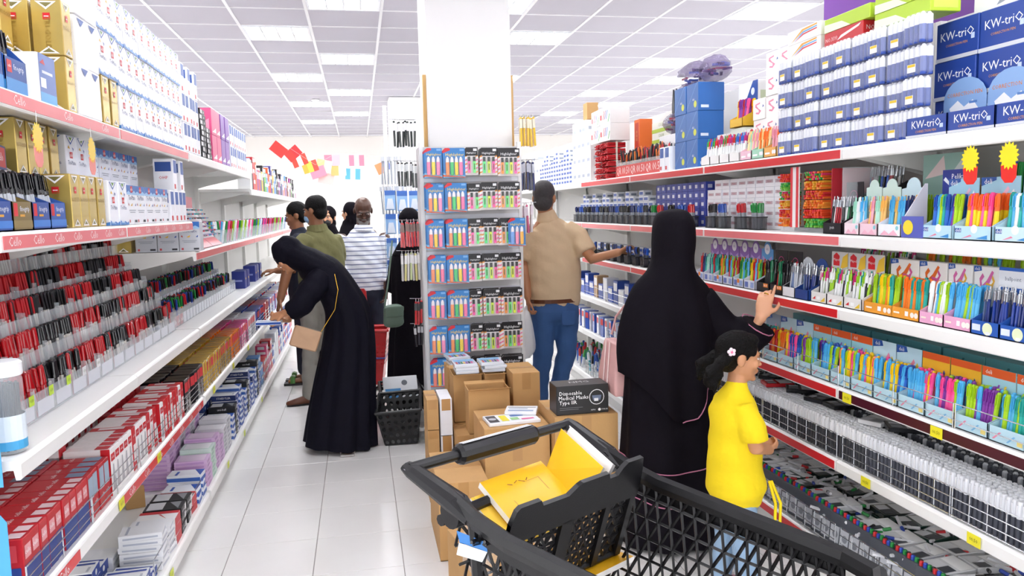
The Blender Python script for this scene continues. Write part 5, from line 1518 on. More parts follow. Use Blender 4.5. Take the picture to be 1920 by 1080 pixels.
CXS = dict(A=.490, B=.628, C=.748, D=.853, E=.990)
ZR = [1.998, 1.770, 1.533, 1.298, 1.060, .828, .600, .375]
rows_n = ['top', 'second', 'third', 'fourth', 'fifth', 'sixth', 'seventh', 'lowest']
vari = [['#ff8fb8', '#ffe24a', '#ff8fb8'], ['#ff9a6a', '#ffe24a', '#ff9ac8'], ['#ff8a7a', '#ffd84a', '#ff8fb8'], ['#ff9a6a', '#f2e24a', '#ff7fa8']]
for r, zt in enumerate(ZR):
    for key, x in CXS.items():
        if r == 7 and key != 'A':
            continue
        w, h, bl = CM[key][:3]
        obj('hook', hookm, t, (x - .76, 0, zt - .012))
        for q in range(3 if (r + len(key)) % 2 else 2):
            nm = {'A': 'blue card with three highlighters', 'B': 'wide blue card with four highlighters', 'C': 'narrow black headed card with two highlighters', 'D': 'black headed card with three highlighters', 'E': 'wide black headed card with four highlighters'}[key]
            hl_card(key, (x + jit(.006), 5.33 - .155 + q * .034, zt - h + jit(.006)), '%s hanging in the %s row of the pillar rack' % (nm, rows_n[r]), '%s row of highlighter cards' % rows_n[r],
                    vari[r % 4] if key == 'A' else None)
hl_card('A', (1.03, 5.33 - .19, ZR[2] - .19), 'odd blue card hung before the wide black headed cards', 'stray blue card', ['#7fb0f0', '#ff9ab8', '#ffc04a'])

# side hooks of the rack: pen packs seen edge on


def side_packs(sgn, y, zt, n, h, w, cols, label, group, top=None, x0=None, step=.019):
    x0 = x0 if x0 is not None else (.405 if sgn < 0 else 1.118)
    me = MB().bbox(-.0075, .0075, -w / 2, w / 2, 0, h, 'tint_gloss', .003).mesh('pack')
    lb = MB().box(-.0079, .0079, -w / 2 - .0006, w / 2 + .0006, h * .62, h * .93, 'tint').mesh('label')
    for i in range(n):
        c = cols[i % len(cols)]
        o = tag(obj('pen_pack', me, None, (x0 + sgn * (.012 + i * step), y + jit(.006), zt - h + jit(.008)), (jit(.05), jit(.05), 0), c), label, 'pen pack', group)
        obj('label', lb, o, col=top or '#f2f2f2')
        obj('hang_tab', MB().box(-.001, .001, -.012, .012, h, h + .02, '#e9e9ea'), o)
    obj('hook', MB().cyl((0, 0, 0), (sgn * (.03 + n * step), 0, .004), .0025, 'chrome', 6), t, (x0 - .76, y - 5.33, zt + .012))


side_packs(-1, 5.45, 2.20, 8, .17, .04, ['#1f2a26', '#26302c'], 'black pen pack on the upper side hook of the rack', 'black packs on the upper side hook')
side_packs(-1, 5.42, 1.92, 7, .16, .04, ['#1f2326', '#26302c'], 'black pen pack on the second side hook of the rack', 'black packs on the second side hook', '#dfe2e2')
side_packs(-1, 5.45, 1.52, 7, .17, .05, ['#d02a30', '#c9242c'], 'red pen pack on the side hook of the rack', 'red packs on the side hook', '#8a6a62')
side_packs(-1, 5.45, 1.31, 7, .19, .05, ['#d9d6d2', '#d9d08a', '#c8c4c2', '#b8c48a'], 'pale clear pen pack on the side hook of the rack', 'pale packs on the side hook', '#eceae8')
side_packs(-1, 5.40, .98, 3, .16, .05, ['#c9242c', '#b8343c'], 'small red pack low on the rack side', 'small red packs low on the rack', '#2a2a30')
side_packs(-1, 5.44, .80, 3, .14, .05, ['#2a2a30', '#3a3a42'], 'small dark pack low on the rack side', 'small dark packs low on the rack', '#c9c9cc')
side_packs(1, 5.42, 2.22, 5, .2, .05, ['#f2c61a', '#eec22a'], 'yellow pen pack on the other side hook', 'yellow packs on the side hook', '#f4ecd0', step=.024)
side_packs(1, 5.45, 1.92, 5, .2, .05, ['#26306a', '#3a3f58'], 'dark blue pen pack on the other side hook', 'dark blue packs on the side hook', '#c9ccd8', step=.022)
side_packs(1, 5.45, 1.62, 4, .2, .05, ['#d24a7c', '#e9e4e4'], 'pink pen pack on the other side hook', 'pink packs on the side hook', '#f2e4ec', step=.022)
# blue carded goods on a farther panel of the same island
t2 = thing('wire_grid_stand', 'grey wire grid stand behind the pillar hung with blue cards', 'display stand', (.52, 7.0, 0))
for k in range(9):
    obj('panel_wire', MB().cyl((0, .0, .05), (0, 0, 2.1), .003, 'chrome', 5), t2, (-.30 + k * .04, .0, 0))
for k in range(9):
    obj('cross_wire', MB().cyl((-.31, 0, 0), (.03, 0, 0), .003, 'chrome', 5), t2, (0, -.004, .2 + k * .23))
bc = MB().prism([(-.045, 0), (.045, 0), (.045, .17), (-.045, .17)], -.001, .001, '#8fb8e4').prism([(-.035, .01), (.035, .01), (.02, .10), (-.02, .10)], -.012, -.001, '#dfe9f6').prism([(-.045, .13), (.045, .13), (.045, .17), (-.045, .17)], -.0022, -.001, '#3f6fc0').mesh('blue_card')
for r in range(4):
    for c in range(3):
        for q in range(2):
            tag(obj('craft_card', bc, None, (.27 + c * .105, 6.98 - .05 - q * .03, 1.60 - r * .20 + jit(.01)), (0, 0, jit(.15))), 'blue and white craft card hanging behind the pillar rack', 'card', 'blue craft cards behind the pillar rack')
sv = MB().box(-.006, .006, -.003, .003, 0, .2, '#9aa0a8').lathe([(.012, .2), (.012, .24)], '#c9ccd2', 8).mesh('tool')
for c in range(7):
    for r in range(2):
        tag(obj('metal_ruler', sv, None, (.21 + c * .028, 6.97, 1.83 - r * .26), (0, jit(.06), 0)), 'silver slim tool hanging behind the pillar rack', 'tool', 'silver tools behind the pillar rack')

# ------------------------------------------------------------------ bunting by the back wall
FL = [(-1.06, 2.59, ['#d8302a'], .7, 'plain red'), (-.96, 2.53, ['#d8302a', '#c9242c'], -.7, 'two tone red'), (-.85, 2.44, ['#d8402e', '#f6e8e4', '#d8402e'], -.35, 'red and white striped'), (-.70, 2.35, ['#e8a83a', '#d8d84a', '#c94a3a'], -.3, 'yellow green red striped'),
      (-.59, 2.27, ['#e88aa0'], -.3, 'pale pink'), (-.46, 2.37, ['#f2d88a', '#f6e9c0'], .2, 'pale yellow'), (-.36, 2.445, ['#e87a90', '#f2b0bc'], 0, 'rose'), (-.27, 2.30, ['#f0b26a', '#f6e0c0'], 0, 'pale orange'), (0, 2.44, ['#e87a90', '#f2c0c8', '#e87a90'], 0, 'pink barred'),
      (-.06, 2.24, ['#5aa8d8', '#d9ecf6', '#5aa8d8'], .05, 'sky blue barred'), (.36, 2.33, ['#e88a5a', '#6a7ac0'], -.4, 'orange and violet'), (-.44, 2.18, ['#f2c6c0'], .2, 'blush')]
for k, (x, z, cs, ro, nm) in enumerate(FL):
    o = thing('bunting_flag', '%s paper flag on the string by the back wall' % nm, 'flag', (x, 12.01 + .008 * k, z), (0, ro, 0), 'paper flags on the string')
    n_ = len(cs)
    for i, c in enumerate(cs):
        obj('stripe', MB().box(-.11 + .22 * i / n_, -.11 + .22 * (i + 1) / n_, -.001, .001, -.16, 0, c), o)
m = MB().tube([(-1.6, 12, 3.0), (-1.2, 12, 2.72), (-.6, 12, 2.30), (-.3, 12, 2.46), (0, 12, 2.45), (.4, 12, 2.40), (.49, 12, 2.6)], .0015, '#d8d4cc', 4)
tag(obj('flag_string', m, None), 'thin string of paper flags strung near the back wall', 'string')

# ------------------------------------------------------------------ cardboard boxes round the rack
mat('tape', '#b98d58', rough=.35, noise=.05)
mat('carton_white', '#e9ebf0', rough=.6, noise=.04)


def kraft_box(x0, x1, y0, y1, z0, z1, label, body='kraft', rz=0.0, open_=False, tape=True, group=None):
    cx, cy = (x0 + x1) / 2, (y0 + y1) / 2
    w, d, h = x1 - x0, y1 - y0, z1 - z0
    o = thing('cardboard_box', label, 'cardboard box', (cx, cy, z0), rz, group)
    e = .004
    m = MB()
    for a in ((-w / 2, w / 2, -d / 2, -d / 2 + e), (-w / 2, w / 2, d / 2 - e, d / 2), (-w / 2, -w / 2 + e, -d / 2 + e, d / 2 - e), (w / 2 - e, w / 2, -d / 2 + e, d / 2 - e)):
        m.box(a[0], a[1], a[2], a[3], 0, h, body)
    m.box(-w / 2, w / 2, -d / 2, d / 2, 0, .003, body)
    obj('walls', m, o)
    if not open_:
        for s in (-1, 1):
            obj('top_flap', MB().box(-w / 2, w / 2, min(0, s * d / 2) + .001, max(0, s * d / 2) - .001, h, h + .003, body), o)
        if tape:
            obj('tape', MB().box(-w / 2 - .0008, w / 2 + .0008, -.024, .024, h + .003, h + .0038, 'tape'), o)
        obj('tape', MB().box(-.024, .024, -d / 2 - .0009, -d / 2 - .0001, h * .7, h + .0035, 'tape'), o)
    else:
        for s in (-1, 1):
            obj('top_flap', MB().prism([(0, 0), (d / 2 * .45, .01), (d / 2 * .45, .013), (0, .003)], -w / 2, w / 2, body, Matrix.Translation((0, s * d / 2, h)) @ Matrix.Rotation(s * PI / 2, 4, 'Z')), o)
    return o


kraft_box(.30, .53, 3.44, 3.92, 0, .36, 'low brown carton beside the trolley wheel with printed flap')
kraft_box(.545, .865, 3.62, 3.99, 0, .545, 'broad brown carton carrying the pack of marker sets')
kraft_box(.875, 1.19, 3.55, 3.90, 0, .598, 'brown carton under the black mask box')
kraft_box(.46, .95, 4.04, 4.52, 0, .40, 'wide brown carton beneath three smaller cartons')
kraft_box(.530, .752, 4.05, 4.20, .404, .640, 'brown carton with torn upper rim in the upper pile', tape=False, open_=True)
kraft_box(.480, .640, 4.30, 4.50, .404, .672, 'open brown carton with packs of pens on top', open_=True)
kraft_box(.655, .770, 4.27, 4.50, .404, .675, 'second open brown carton with pens beside the tall one', open_=True)
kraft_box(.785, .935, 4.12, 4.42, .404, .700, 'tall taped brown carton at the end of the upper pile')
kraft_box(.475, .625, 4.56, 4.75, 0, .665, 'tallest brown carton behind the open ones', tape=False)
kraft_box(.388, .452, 4.16, 4.40, 0, .37, 'lower narrow white carton by the black basket', 'carton_white', tape=False)
kraft_box(.388, .452, 4.16, 4.40, .374, .575, 'upper narrow white carton by the black basket', 'carton_white', tape=False)
kraft_box(.318, .380, 4.18, 4.42, 0, .25, 'lower narrow brown carton by the black basket')
kraft_box(.318, .380, 4.18, 4.42, .254, .40, 'middle narrow brown carton by the black basket')
kraft_box(.318, .380, 4.18, 4.42, .404, .57, 'upper narrow brown carton by the black basket')
kraft_box(.34, .62, 2.95, 3.25, 0, .24, 'brown carton under the trolley handle', rz=.2)
pk_me = Carton('marker_pack', .13, .15, .018, 'tint_gloss', [('r', 'T', .05, .55, .95, .95, '#7fb4dc')] + [('r', 'T', .1 + .11 * i, .1, .17 + .11 * i, .5, c) for i, c in enumerate(('#c9242c', '#2a4ab0', '#1f8a3c', '#e8b23a', '#8a3fa8', '#17171b', '#d24a8a'))])
for (x, y, z, r, nm) in ((.56, 4.385, .675, 0, 'first open carton'), (.712, 4.385, .678, 0, 'second open carton'), (.55, 4.65, .669, .1, 'tallest carton')):
    for q in range(3 if z > .5 else 1):
        pk_me.put((x + jit(.008), y + jit(.008), z + q * .019), r + jit(.08), 'carded pack of coloured pens on the %s' % nm, 'pen pack', 'carded packs on the %s' % nm, '#dfe8f2')
# flat sets of markers on the broad carton
ms = Carton('marker_set', .26, .15, .016, '#eceef2', [('r', 'T', .03, .1, .22, .9, '#4a4f58'), ('c', 'T', .125, .5, .02, '#c9ccd2'), ('r', 'T', .28, .15, .42, .85, '#f2e23a'), ('r', 'T', .46, .2, .62, .5, '#9ad08a'), ('r', 'T', .5, .6, .75, .8, '#5a7fb8'), ('r', 'T', .66, .15, .9, .3, '#e85a9a'), ('c', 'T', .92, .7, .014, '#7ad04a')])
ms.put((.70, 3.74, .5485), .08, 'flat clear set of coloured markers on the broad carton', 'marker set')
ms2 = Carton('pen_set', .16, .12, .016, '#f4f5f8', [('r', 'T', .1, .1, .9, .3, '#8fa8cc'), ('r', 'T', .1, .45, .7, .6, '#b8c4d8'), ('r', 'T', .05, .7, .95, .78, '#33353c')])
ms2.put((.77, 3.83, .566), -.3, 'white pen set lying across the coloured markers', 'pen set')
mb_ = Carton('mask_box', .262, .13, .142, '#1a191c', [('t', 'F', 'Disposable', .27, .74, .026, '#ffffff'), ('t', 'F', 'Medical Masks', .325, .58, .026, '#ffffff'), ('t', 'F', 'Type IIR', .22, .42, .026, '#ffffff'), ('c', 'F', .77, .56, .038, '#e9e9ea'), ('c', 'F', .77, .56, .0345, '#1a191c'),
                                                 ('p', 'F', [(.68, .62), (.86, .62), (.84, .45), (.70, .45)], '#6a7690'), ('r', 'F', .72, .42, .80, .52, '#e9e9ec'), ('r', 'F', .06, .24, .5, .25, '#8a8a8e'), ('r', 'F', .06, .18, .42, .19, '#8a8a8e'), ('c', 'F', .82, .12, .007, '#f2f2f2'), ('t', 'F', 'NMG', .70, .12, .010, '#e9e9ea'),
                                                 ('t', 'T', 'NMG', .5, .5, .045, '#d8d8da'), ('t', 'F', 'TYPE IIR', .92, .12, .009, '#e9e9ea')])
mb_.put((1.02, 3.64, .602), .02, 'black box of disposable medical masks with white lettering', 'mask box')


# ------------------------------------------------------------------ hand baskets on the floor
def holed(mb, P, nx, nz, mt, k=.62, th=.004):
    """panel between four corners P (00,10,11,01) pierced by rounded holes"""
    P = [Vector(p) for p in P]
    nrm = (P[1] - P[0]).cross(P[3] - P[0]).normalized() * th

    def pt(a, b):
        return P[0] * (1 - a) * (1 - b) + P[1] * a * (1 - b) + P[2] * a * b + P[3] * (1 - a) * b
    for i in range(nx):
        for j in range(nz):
            out, inn = [], []
            for q in range(8):
                an = PI / 4 * q
                cx, cy = math.cos(an), math.sin(an)
                sc_ = 1 / max(abs(cx), abs(cy))
                out.append(pt((i + .5 + .5 * cx * sc_) / nx, (j + .5 + .5 * cy * sc_) / nz))
                inn.append(pt((i + .5 + .5 * k * cx) / nx, (j + .5 + .5 * k * cy) / nz))
            vs = out + inn + [v + nrm for v in out] + [v + nrm for v in inn]
            fs = []
            for q in range(8):
                r_ = (q + 1) % 8
                fs += [(q, r_, 8 + r_, 8 + q), (16 + q, 24 + q, 24 + r_, 16 + r_), (8 + q, 8 + r_, 24 + r_, 24 + q)]
            mb.add([tuple(v) for v in vs], fs, mt)
    return mb


def hand_basket(loc, rot, label):
    o = thing('shopping_basket', label, 'shopping basket', loc, rot)
    a, b, c, d, h = .22, .15, .165, .11, .25
    bot = [(-c, -d, 0), (c, -d, 0), (c, d, 0), (-c, d, 0)]
    top = [(-a, -b, h), (a, -b, h), (a, b, h), (-a, b, h)]
    for i in range(4):
        j = (i + 1) % 4
        obj('side_wall', holed(MB(), [bot[i], bot[j], top[j], top[i]], 9 if i % 2 == 0 else 6, 5, 'black_plastic'), o)
    obj('floor_panel', MB().box(-c, c, -d, d, 0, .004, 'black_plastic'), o)
    m = MB()
    for i in range(4):
        p, q = Vector(top[i]), Vector(top[(i + 1) % 4])
        m.cyl(p, q, .011, 'black_plastic', 8)
    obj('rim', m, o)
    for s in (-1, 1):
        obj('handle', MB().tube([(-a * .6, s * b * .95, h), (-a * .62, s * (b + .03), h - .03), (-.08, s * (b + .045), h - .05), (.08, s * (b + .045), h - .05), (a * .62, s * (b + .03), h - .03), (a * .6, s * b * .95, h)], .007, 'black_plastic', 6), o)
    return o


hand_basket((.235, 5.46, .02), (-.05, -.08, PI / 2 - .08), 'black hand basket with round holes tilted on the floor beside the rack')
hand_basket((.25, 5.98, 0), (0, 0, PI / 2), 'black hand basket holding white papers behind the tilted one')
pap = Carton('stationery_pad', .26, .02, .2, '#eef2f6', [('r', 'F', .05, .1, .5, .5, '#4a9ad8'), ('c', 'F', .62, .72, .022, '#6a7078'), ('t', 'F', '4OK', .3, .3, .03, '#ffffff'), ('c', 'F', .8, .3, .03, '#dfe6ee')])
pap.put((.26, 5.90, .16), (-.6, 0, .05), 'white and blue stationery pack in the farther black basket', 'stationery pack')

# ------------------------------------------------------------------ black shopping trolley
TO, TA = (.094, 1.795, 0), math.radians(30.36)
trolley = thing('shopping_trolley', 'black plastic shopping trolley with triangular lattice sides', 'shopping trolley', TO, TA)
BP = 'black_plastic'


def K(u, v, z):
    return (u, -v, z)


def bar(m, pts, r=.005, n=5):
    return m.tube(pts, r, BP, n)


def lattice(P, nu, nv, r=.0042):
    """triangular lattice of bars between four corners P (00,10,11,01)"""
    m = MB()
    P = [Vector(p) for p in P]

    def pt(a, b):
        return P[0] * (1 - a) * (1 - b) + P[1] * a * (1 - b) + P[2] * a * b + P[3] * (1 - a) * b
    for j in range(nv + 1):
        m.tube([pt(i / 6, j / nv) for i in range(7)], r, BP, 4)
    for j in range(nv):
        for i in range(nu):
            o = .5 if j % 2 else 0.0
            b0, b1 = j / nv, (j + 1) / nv
            p = [(i + o) / nu, (i + .5 + o) / nu, (i + 1 + o) / nu]
            if p[1] <= 1:
                m.tube([pt(p[0], b0), pt(p[1], b1)], r, BP, 4)
            if p[2] <= 1:
                m.tube([pt(p[1], b1), pt(p[2], b0)], r, BP, 4)
    return m


# rim path (u,v,z)
rimL = [(.03, .10, .955), (.028, .2, .925), (.03, .31, .905), (.04, .55, .892), (.062, .8, .886), (.09, .88, .884)]
rimR = [(.53, .10, .955), (.532, .2, .925), (.53, .31, .905), (.52, .55, .892), (.498, .8, .886), (.47, .88, .884)]
front = [(.09, .88, .884), (.16, .915, .883), (.28, .925, .882), (.40, .915, .883), (.47, .88, .884)]
botL = [(.10, .14, .46), (.11, .8, .50)]
botR = [(.46, .14, .46), (.45, .8, .50)]


def rimtube(pts, name):
    m = MB()
    m.tube([K(*p) for p in pts], .017, BP, 8, 1.35)
    return obj(name, m, trolley)


rimtube(rimL, 'side_rim')
rimtube(rimR, 'side_rim')
rimtube(front, 'front_rim')
for rim_, bt, nm in ((rimL, botL, 'side_lattice'), (rimR, botR, 'side_lattice')):
    a, b = rim_[1], rim_[4]
    for k, (t0, t1) in enumerate(((0.0, .5), (.5, 1.0))):
        i0, i1 = (1, 3) if k == 0 else (3, 4)
        lo0 = Vector(bt[0]).lerp(Vector(bt[1]), t0 * 1.0)
        lo1 = Vector(bt[0]).lerp(Vector(bt[1]), t1)
        obj(nm, lattice([K(*lo0), K(*lo1), K(*rim_[i1]), K(*rim_[i0])], 9, 9), trolley)
    obj('corner_post', bar(MB(), [K(*rim_[1]), K(*Vector(rim_[1]).lerp(Vector(bt[0]), .5)), K(*bt[0])], .016, 8), trolley)
    obj('bottom_rail', bar(MB(), [K(*bt[0]), K(*bt[1])], .012, 6), trolley)
    # smooth band under the rim
    m = MB()
    for i in range(1, 4):
        p, q = Vector(rim_[i]), Vector(rim_[i + 1])
        m.add([K(*p), K(*q), K(q.x, q.y, q.z - .045), K(p.x, p.y, p.z - .045)], [(0, 1, 2, 3)], BP)
        m.add([K(p.x + .004, p.y, p.z), K(q.x + .004, q.y, q.z), K(q.x + .004, q.y, q.z - .045), K(p.x + .004, p.y, p.z - .045)], [(3, 2, 1, 0)], BP)
    obj('rim_band', m, trolley)
obj('front_lattice', lattice([K(.11, .80, .50), K(.45, .80, .50), K(.47, .88, .884), K(.09, .88, .884)], 8, 9), trolley)
obj('floor_lattice', lattice([K(.10, .14, .46), K(.46, .14, .46), K(.45, .8, .50), K(.11, .8, .50)], 8, 14), trolley)
obj('rear_lattice', lattice([K(.10, .14, .46), K(.46, .14, .46), K(.50, .07, .86), K(.06, .07, .86)], 8, 9), trolley)
obj('rear_bar', bar(MB(), [K(.03, .07, .885), K(.28, .05, .89), K(.53, .07, .885)], .014, 8), trolley)
# handle
m = MB()
m.tube([K(-.005, 0, 1.0), K(.52, 0, 1.0)], .0135, BP, 12)
hd = obj('handle_bar', m, trolley)
gr = MB()
gr.tube([K(.135, 0, 1.0), K(.145, 0, 1.0), K(.385, 0, 1.0), K(.395, 0, 1.0)], [.021, .027, .027, .021], BP, 12)
gr = obj('grip', gr, hd)
obj('grip_label', MB().add([K(.15, -.012, 1.0255), K(.38, -.012, 1.0255), K(.38, .008, 1.0275), K(.15, .008, 1.0275)], [(0, 1, 2, 3)], '#e9e9ec'), hd)
for s, u0 in ((-1, .0), (1, .53)):
    # arm: flat plate from the bar end down to the rim pivot
    m = MB()
    a, b = Vector(K(u0 - .004, -.012, 1.004)), Vector(K(u0 + (.03 if s < 0 else 0), .135, .945))
    m.tube([a, a.lerp(b, .15), a.lerp(b, .6), b, Vector(K(u0 + (.03 if s < 0 else 0), .19, .92))], [.020, .027, .031, .036, .022], BP, 10, .55)
    ar = obj('handle_arm', m, trolley)
    obj('bolt', MB().cyl(K(u0 - .022 * 1 + (0 if s < 0 else .03), .005, 1.0), K(u0 - .018 + (0 if s < 0 else .03), .005, 1.0), .005, 'chrome', 10), ar)
    obj('pivot_disc', MB().cyl(K(u0 + .03 * (s < 0) - .022, .135, .925), K(u0 + .03 * (s < 0) + .022, .135, .925), .034, BP, 16), ar)
# child seat flap with shaped top
FB, FT = Vector((0, .195, .70)), Vector((0, .275, .95))


def fp(u, k):
    p = FB.lerp(FT, k)
    return Vector(K(u, p.y, p.z))


top = [(.065, .90), (.075, 1.03), (.085, 1.06), (.145, 1.06), (.155, 1.0), (.235, 1.0), (.262, 1.07), (.275, 1.09), (.365, 1.09), (.372, 1.03), (.40, 1.03), (.415, 1.10), (.43, 1.14), (.485, 1.14), (.495, 1.0), (.50, .85)]
outl = [fp(.065, .70)] + [fp(*p) for p in top] + [fp(.50, .70)]
nn = (fp(.4, 0) - fp(.1, 0)).cross(fp(.1, 1) - fp(.1, 0)).normalized() * .012
m = MB()
vs = [tuple(p) for p in outl] + [tuple(p + nn) for p in outl]
n_ = len(outl)
# fan of quads from the lower edge to the shaped top edge
lowp = [fp(p[0], .70) for p in top]
for i in range(len(top) - 1):
    q = [lowp[i], lowp[i + 1], fp(*top[i + 1]), fp(*top[i])]
    m.add([tuple(p) for p in q] + [tuple(p + nn) for p in q], [(0, 1, 2, 3), (7, 6, 5, 4), (3, 2, 6, 7), (0, 4, 5, 1)], BP)
fl_ = obj('seat_flap', m, trolley)
for (u0, u1) in ((.075, .10), (.235, .275), (.385, .405), (.475, .495)):
    q = [fp(u0, .02), fp(u1, .02), fp(u1, .72), fp(u0, .72)]
    obj('strut', MB().add([tuple(p) for p in q] + [tuple(p + nn) for p in q], [(0, 1, 2, 3), (7, 6, 5, 4), (3, 2, 6, 7), (0, 4, 5, 1), (0, 3, 7, 4), (1, 5, 6, 2)], BP), fl_)
for (u0, u1, nu) in ((.10, .235, 4), (.275, .385, 4), (.405, .475, 2)):
    obj('flap_lattice', lattice([fp(u0, .04), fp(u1, .04), fp(u1, .72), fp(u0, .72)], nu, 6, .0045), fl_)
obj('flap_rail', bar(MB(), [fp(.07, .02), fp(.5, .02)], .009, 6), fl_)
obj('seat_plate', MB().box(.07, .49, -.20, -.03, .668, .676, BP), trolley)
# chassis
m = MB()
for u in (.08, .48):
    m.tube([K(u, .2, .46), K(u, .12, .30), K(u, .1, .14), K(u, .5, .13), K(u, .9, .12)], .014, BP, 8)
m.tube([K(.08, .1, .14), K(.48, .1, .14)], .013, BP, 8).tube([K(.08, .86, .12), K(.48, .86, .12)], .013, BP, 8)
obj('chassis', m, trolley)
for u in (.08, .48):
    for v in (.12, .84):
        w_ = obj('caster', MB().box(u - .012, u + .012, -v - .02, -v + .02, .085, .13, 'chrome'), trolley)
        obj('wheel', MB().cyl((u - .012, -v, .052), (u + .012, -v, .052), .052, '#2a2a2c', 18), w_)
# strip of tape wound on the near corner
obj('tape_wrap', MB().add([K(.008, .16, .895), K(.03, .235, .885), K(.034, .235, .862), K(.012, .165, .868)], [(0, 1, 2, 3)], '#3f7fc4').add([K(.010, .165, .868), K(.033, .235, .862), K(.03, .22, .835), K(.006, .16, .84)], [(0, 1, 2, 3)], '#e9eef6'), trolley)


def slab(quad, th, mt, edge='#f4f1ea'):
    q = [Vector(p) for p in quad]
    n = (q[1] - q[0]).cross(q[3] - q[0]).normalized() * th
    lo = [p - n for p in q]
    m = MB()
    m.add([tuple(p) for p in q], [(0, 1, 2, 3)], mt)
    m.add([tuple(p) for p in lo], [(3, 2, 1, 0)], mt)
    m.add([tuple(p) for p in q + lo], [(0, 4, 5, 1), (1, 5, 6, 2), (2, 6, 7, 3), (3, 7, 4, 0)], edge)
    return m, q, n


def notebook(quad, th, label, frame=True, body='#f6bf1a', hand=False, line='#c9930f'):
    W = [Vector(wl(TO, TA, p[0], -p[1], p[2])) for p in quad]
    o = tag(obj('notebook', None, None), label, 'notebook', 'notebooks in the trolley')
    c = sum(W, Vector()) / 4
    o.location = c
    Q = [p - c for p in W]
    if (Q[1] - Q[0]).cross(Q[3] - Q[0]).z < 0:
        Q = [Q[0], Q[3], Q[2], Q[1]]
    m, q, n = slab(Q, th, body)
    obj('cover', m, o)
    nn_ = n.normalized() * .0008

    def pt(a, b):
        return q[0] * (1 - a) * (1 - b) + q[1] * a * (1 - b) + q[2] * a * b + q[3] * (1 - a) * b + nn_
    if frame:
        m = MB()
        for (a0, a1, b0, b1) in ((.25, .75, .22, .235), (.25, .75, .765, .78), (.25, .262, .22, .78), (.738, .75, .22, .78)):
            m.add([tuple(pt(a0, b0)), tuple(pt(a1, b0)), tuple(pt(a1, b1)), tuple(pt(a0, b1))], [(0, 1, 2, 3)], line)
        obj('printed_frame', m, o)
    if hand:
        m = MB()
        for (a0, b0, a1, b1) in ((.2, .3, .24, .36), (.22, .4, .19, .46), (.2, .48, .25, .55), (.24, .58, .2, .62), (.78, .4, .8, .46)):
            p0, p1 = pt(a0, b0), pt(a1, b1)
            m.tube([p0, p1], .0012, '#7a2a1a', 4)
        obj('handwriting', m, o)
    return o


notebook([(.185, .025, .925), (.405, .012, .925), (.385, .185, .855), (.170, .192, .85)], .016, 'thick yellow notebook lying open side down on the seat', hand=True)
notebook([(.150, .03, .895), (.36, .02, .90), (.345, .19, .83), (.135, .2, .825)], .012, 'second yellow notebook under the thick one', body='#f3c640')
notebook([(.405, .03, .905), (.372, .195, .858), (.418, .225, .955), (.478, .018, 1.0)], .008, 'yellow notebook standing upright in the seat')
notebook([(.438, .035, .90), (.405, .20, .858), (.446, .232, .958), (.508, .02, 1.003)], .010, 'white notebook standing behind the yellow one', frame=False, body='#f6f5f2')
notebook([(.30, .05, .694), (.50, .05, .694), (.52, .235, .696), (.34, .235, .694)], .014, 'yellow notebook poking out beneath the seat flap', body='#eeb21a')
for k in range(3):
    p0 = wl(TO, TA, .13 + .018 * k, -(.185 + .012 * k), .858)
    pen('gel', p0, (PI / 2 - .25, 0, TA - 1.25 + .05 * k), '#f0f0f2', '#17171b', 'white pen with black cap lying on the yellow notebook', 'pens on the yellow notebook', name='trolley_pen')
tag(obj('plastic_sleeve', MB().add([wl(TO, TA, .14, -.02, .905), wl(TO, TA, .10, -.16, .84), wl(TO, TA, .09, -.17, .72), wl(TO, TA, .12, -.03, .74)], [(0, 1, 2, 3)], 'clear_wrap').add([wl(TO, TA, .16, -.03, .90), wl(TO, TA, .12, -.17, .83), wl(TO, TA, .11, -.18, .70), wl(TO, TA, .14, -.04, .72)], [(0, 1, 2, 3)], 'clear_wrap'), None),
    'crumpled clear plastic sleeve beside the notebooks', 'plastic sleeve')
# ------------------------------------------------------------------ people
mat('skin_warm', '#b37c57', rough=.5, noise=.05, nscale=14, sss=.08)
mat('skin_tan', '#c98f68', rough=.5, noise=.05, nscale=14, sss=.08)
mat('skin_brown', '#8a5a3c', rough=.45, noise=.06, nscale=14, sss=.06)
mat('skin_deep', '#4f3021', rough=.42, noise=.08, nscale=14, sss=.04)
mat('skin_light', '#d9a07c', rough=.5, noise=.04, nscale=14, sss=.1)
mat('hair_black', '#070505', rough=.55, noise=.3, nscale=60, bump=.8, bscale=140, spec=.15)
mat('hair_grey', '#3c3a3c', rough=.6, noise=.4, nscale=90, bump=.8, bscale=160)
mat('beard_grey', '#8e8782', rough=.8, noise=.3, nscale=120, bump=.6, bscale=200)
mat('abaya_black', '#0e0a12', rough=.8, noise=.25, nscale=8, bump=.25, bscale=40, spec=.12)
mat('abaya_navy', '#0c0b18', rough=.75, noise=.25, nscale=8, bump=.25, bscale=40, spec=.15)
mat('beige_cloth', '#d2b794', rough=.85, noise=.05, nscale=12, bump=.3, bscale=30)
mat('olive_cloth', '#6c6a42', rough=.85, noise=.06, nscale=12, bump=.3, bscale=30)
mat('yellow_cloth', '#f2d408', rough=.8, noise=.04, nscale=12, bump=.25, bscale=40)
mat('denim', '#36598c', rough=.85, noise=.18, nscale=10, bump=.2, bscale=200)
mat('denim_pale', '#8fabc6', rough=.85, noise=.15, nscale=10, bump=.2, bscale=200)
mat('navy_cloth', '#141a2c', rough=.8, noise=.1)
mat('grey_cloth', '#8c8880', rough=.85, noise=.06)
mat('leather_brown', '#5c3018', rough=.4, noise=.1)
mat('leather_tan', '#c09a78', rough=.45, noise=.06)
mat('leather_pink', '#d9a8a4', rough=.45, noise=.05)
mat('leather_green', '#5f7466', rough=.4, noise=.06)
mat('rubber_black', '#1a1a1c', rough=.5)
mat('piping_pink', '#b8708c', rough=.6)
mat('mask_blue', '#8fb4d4', rough=.8)
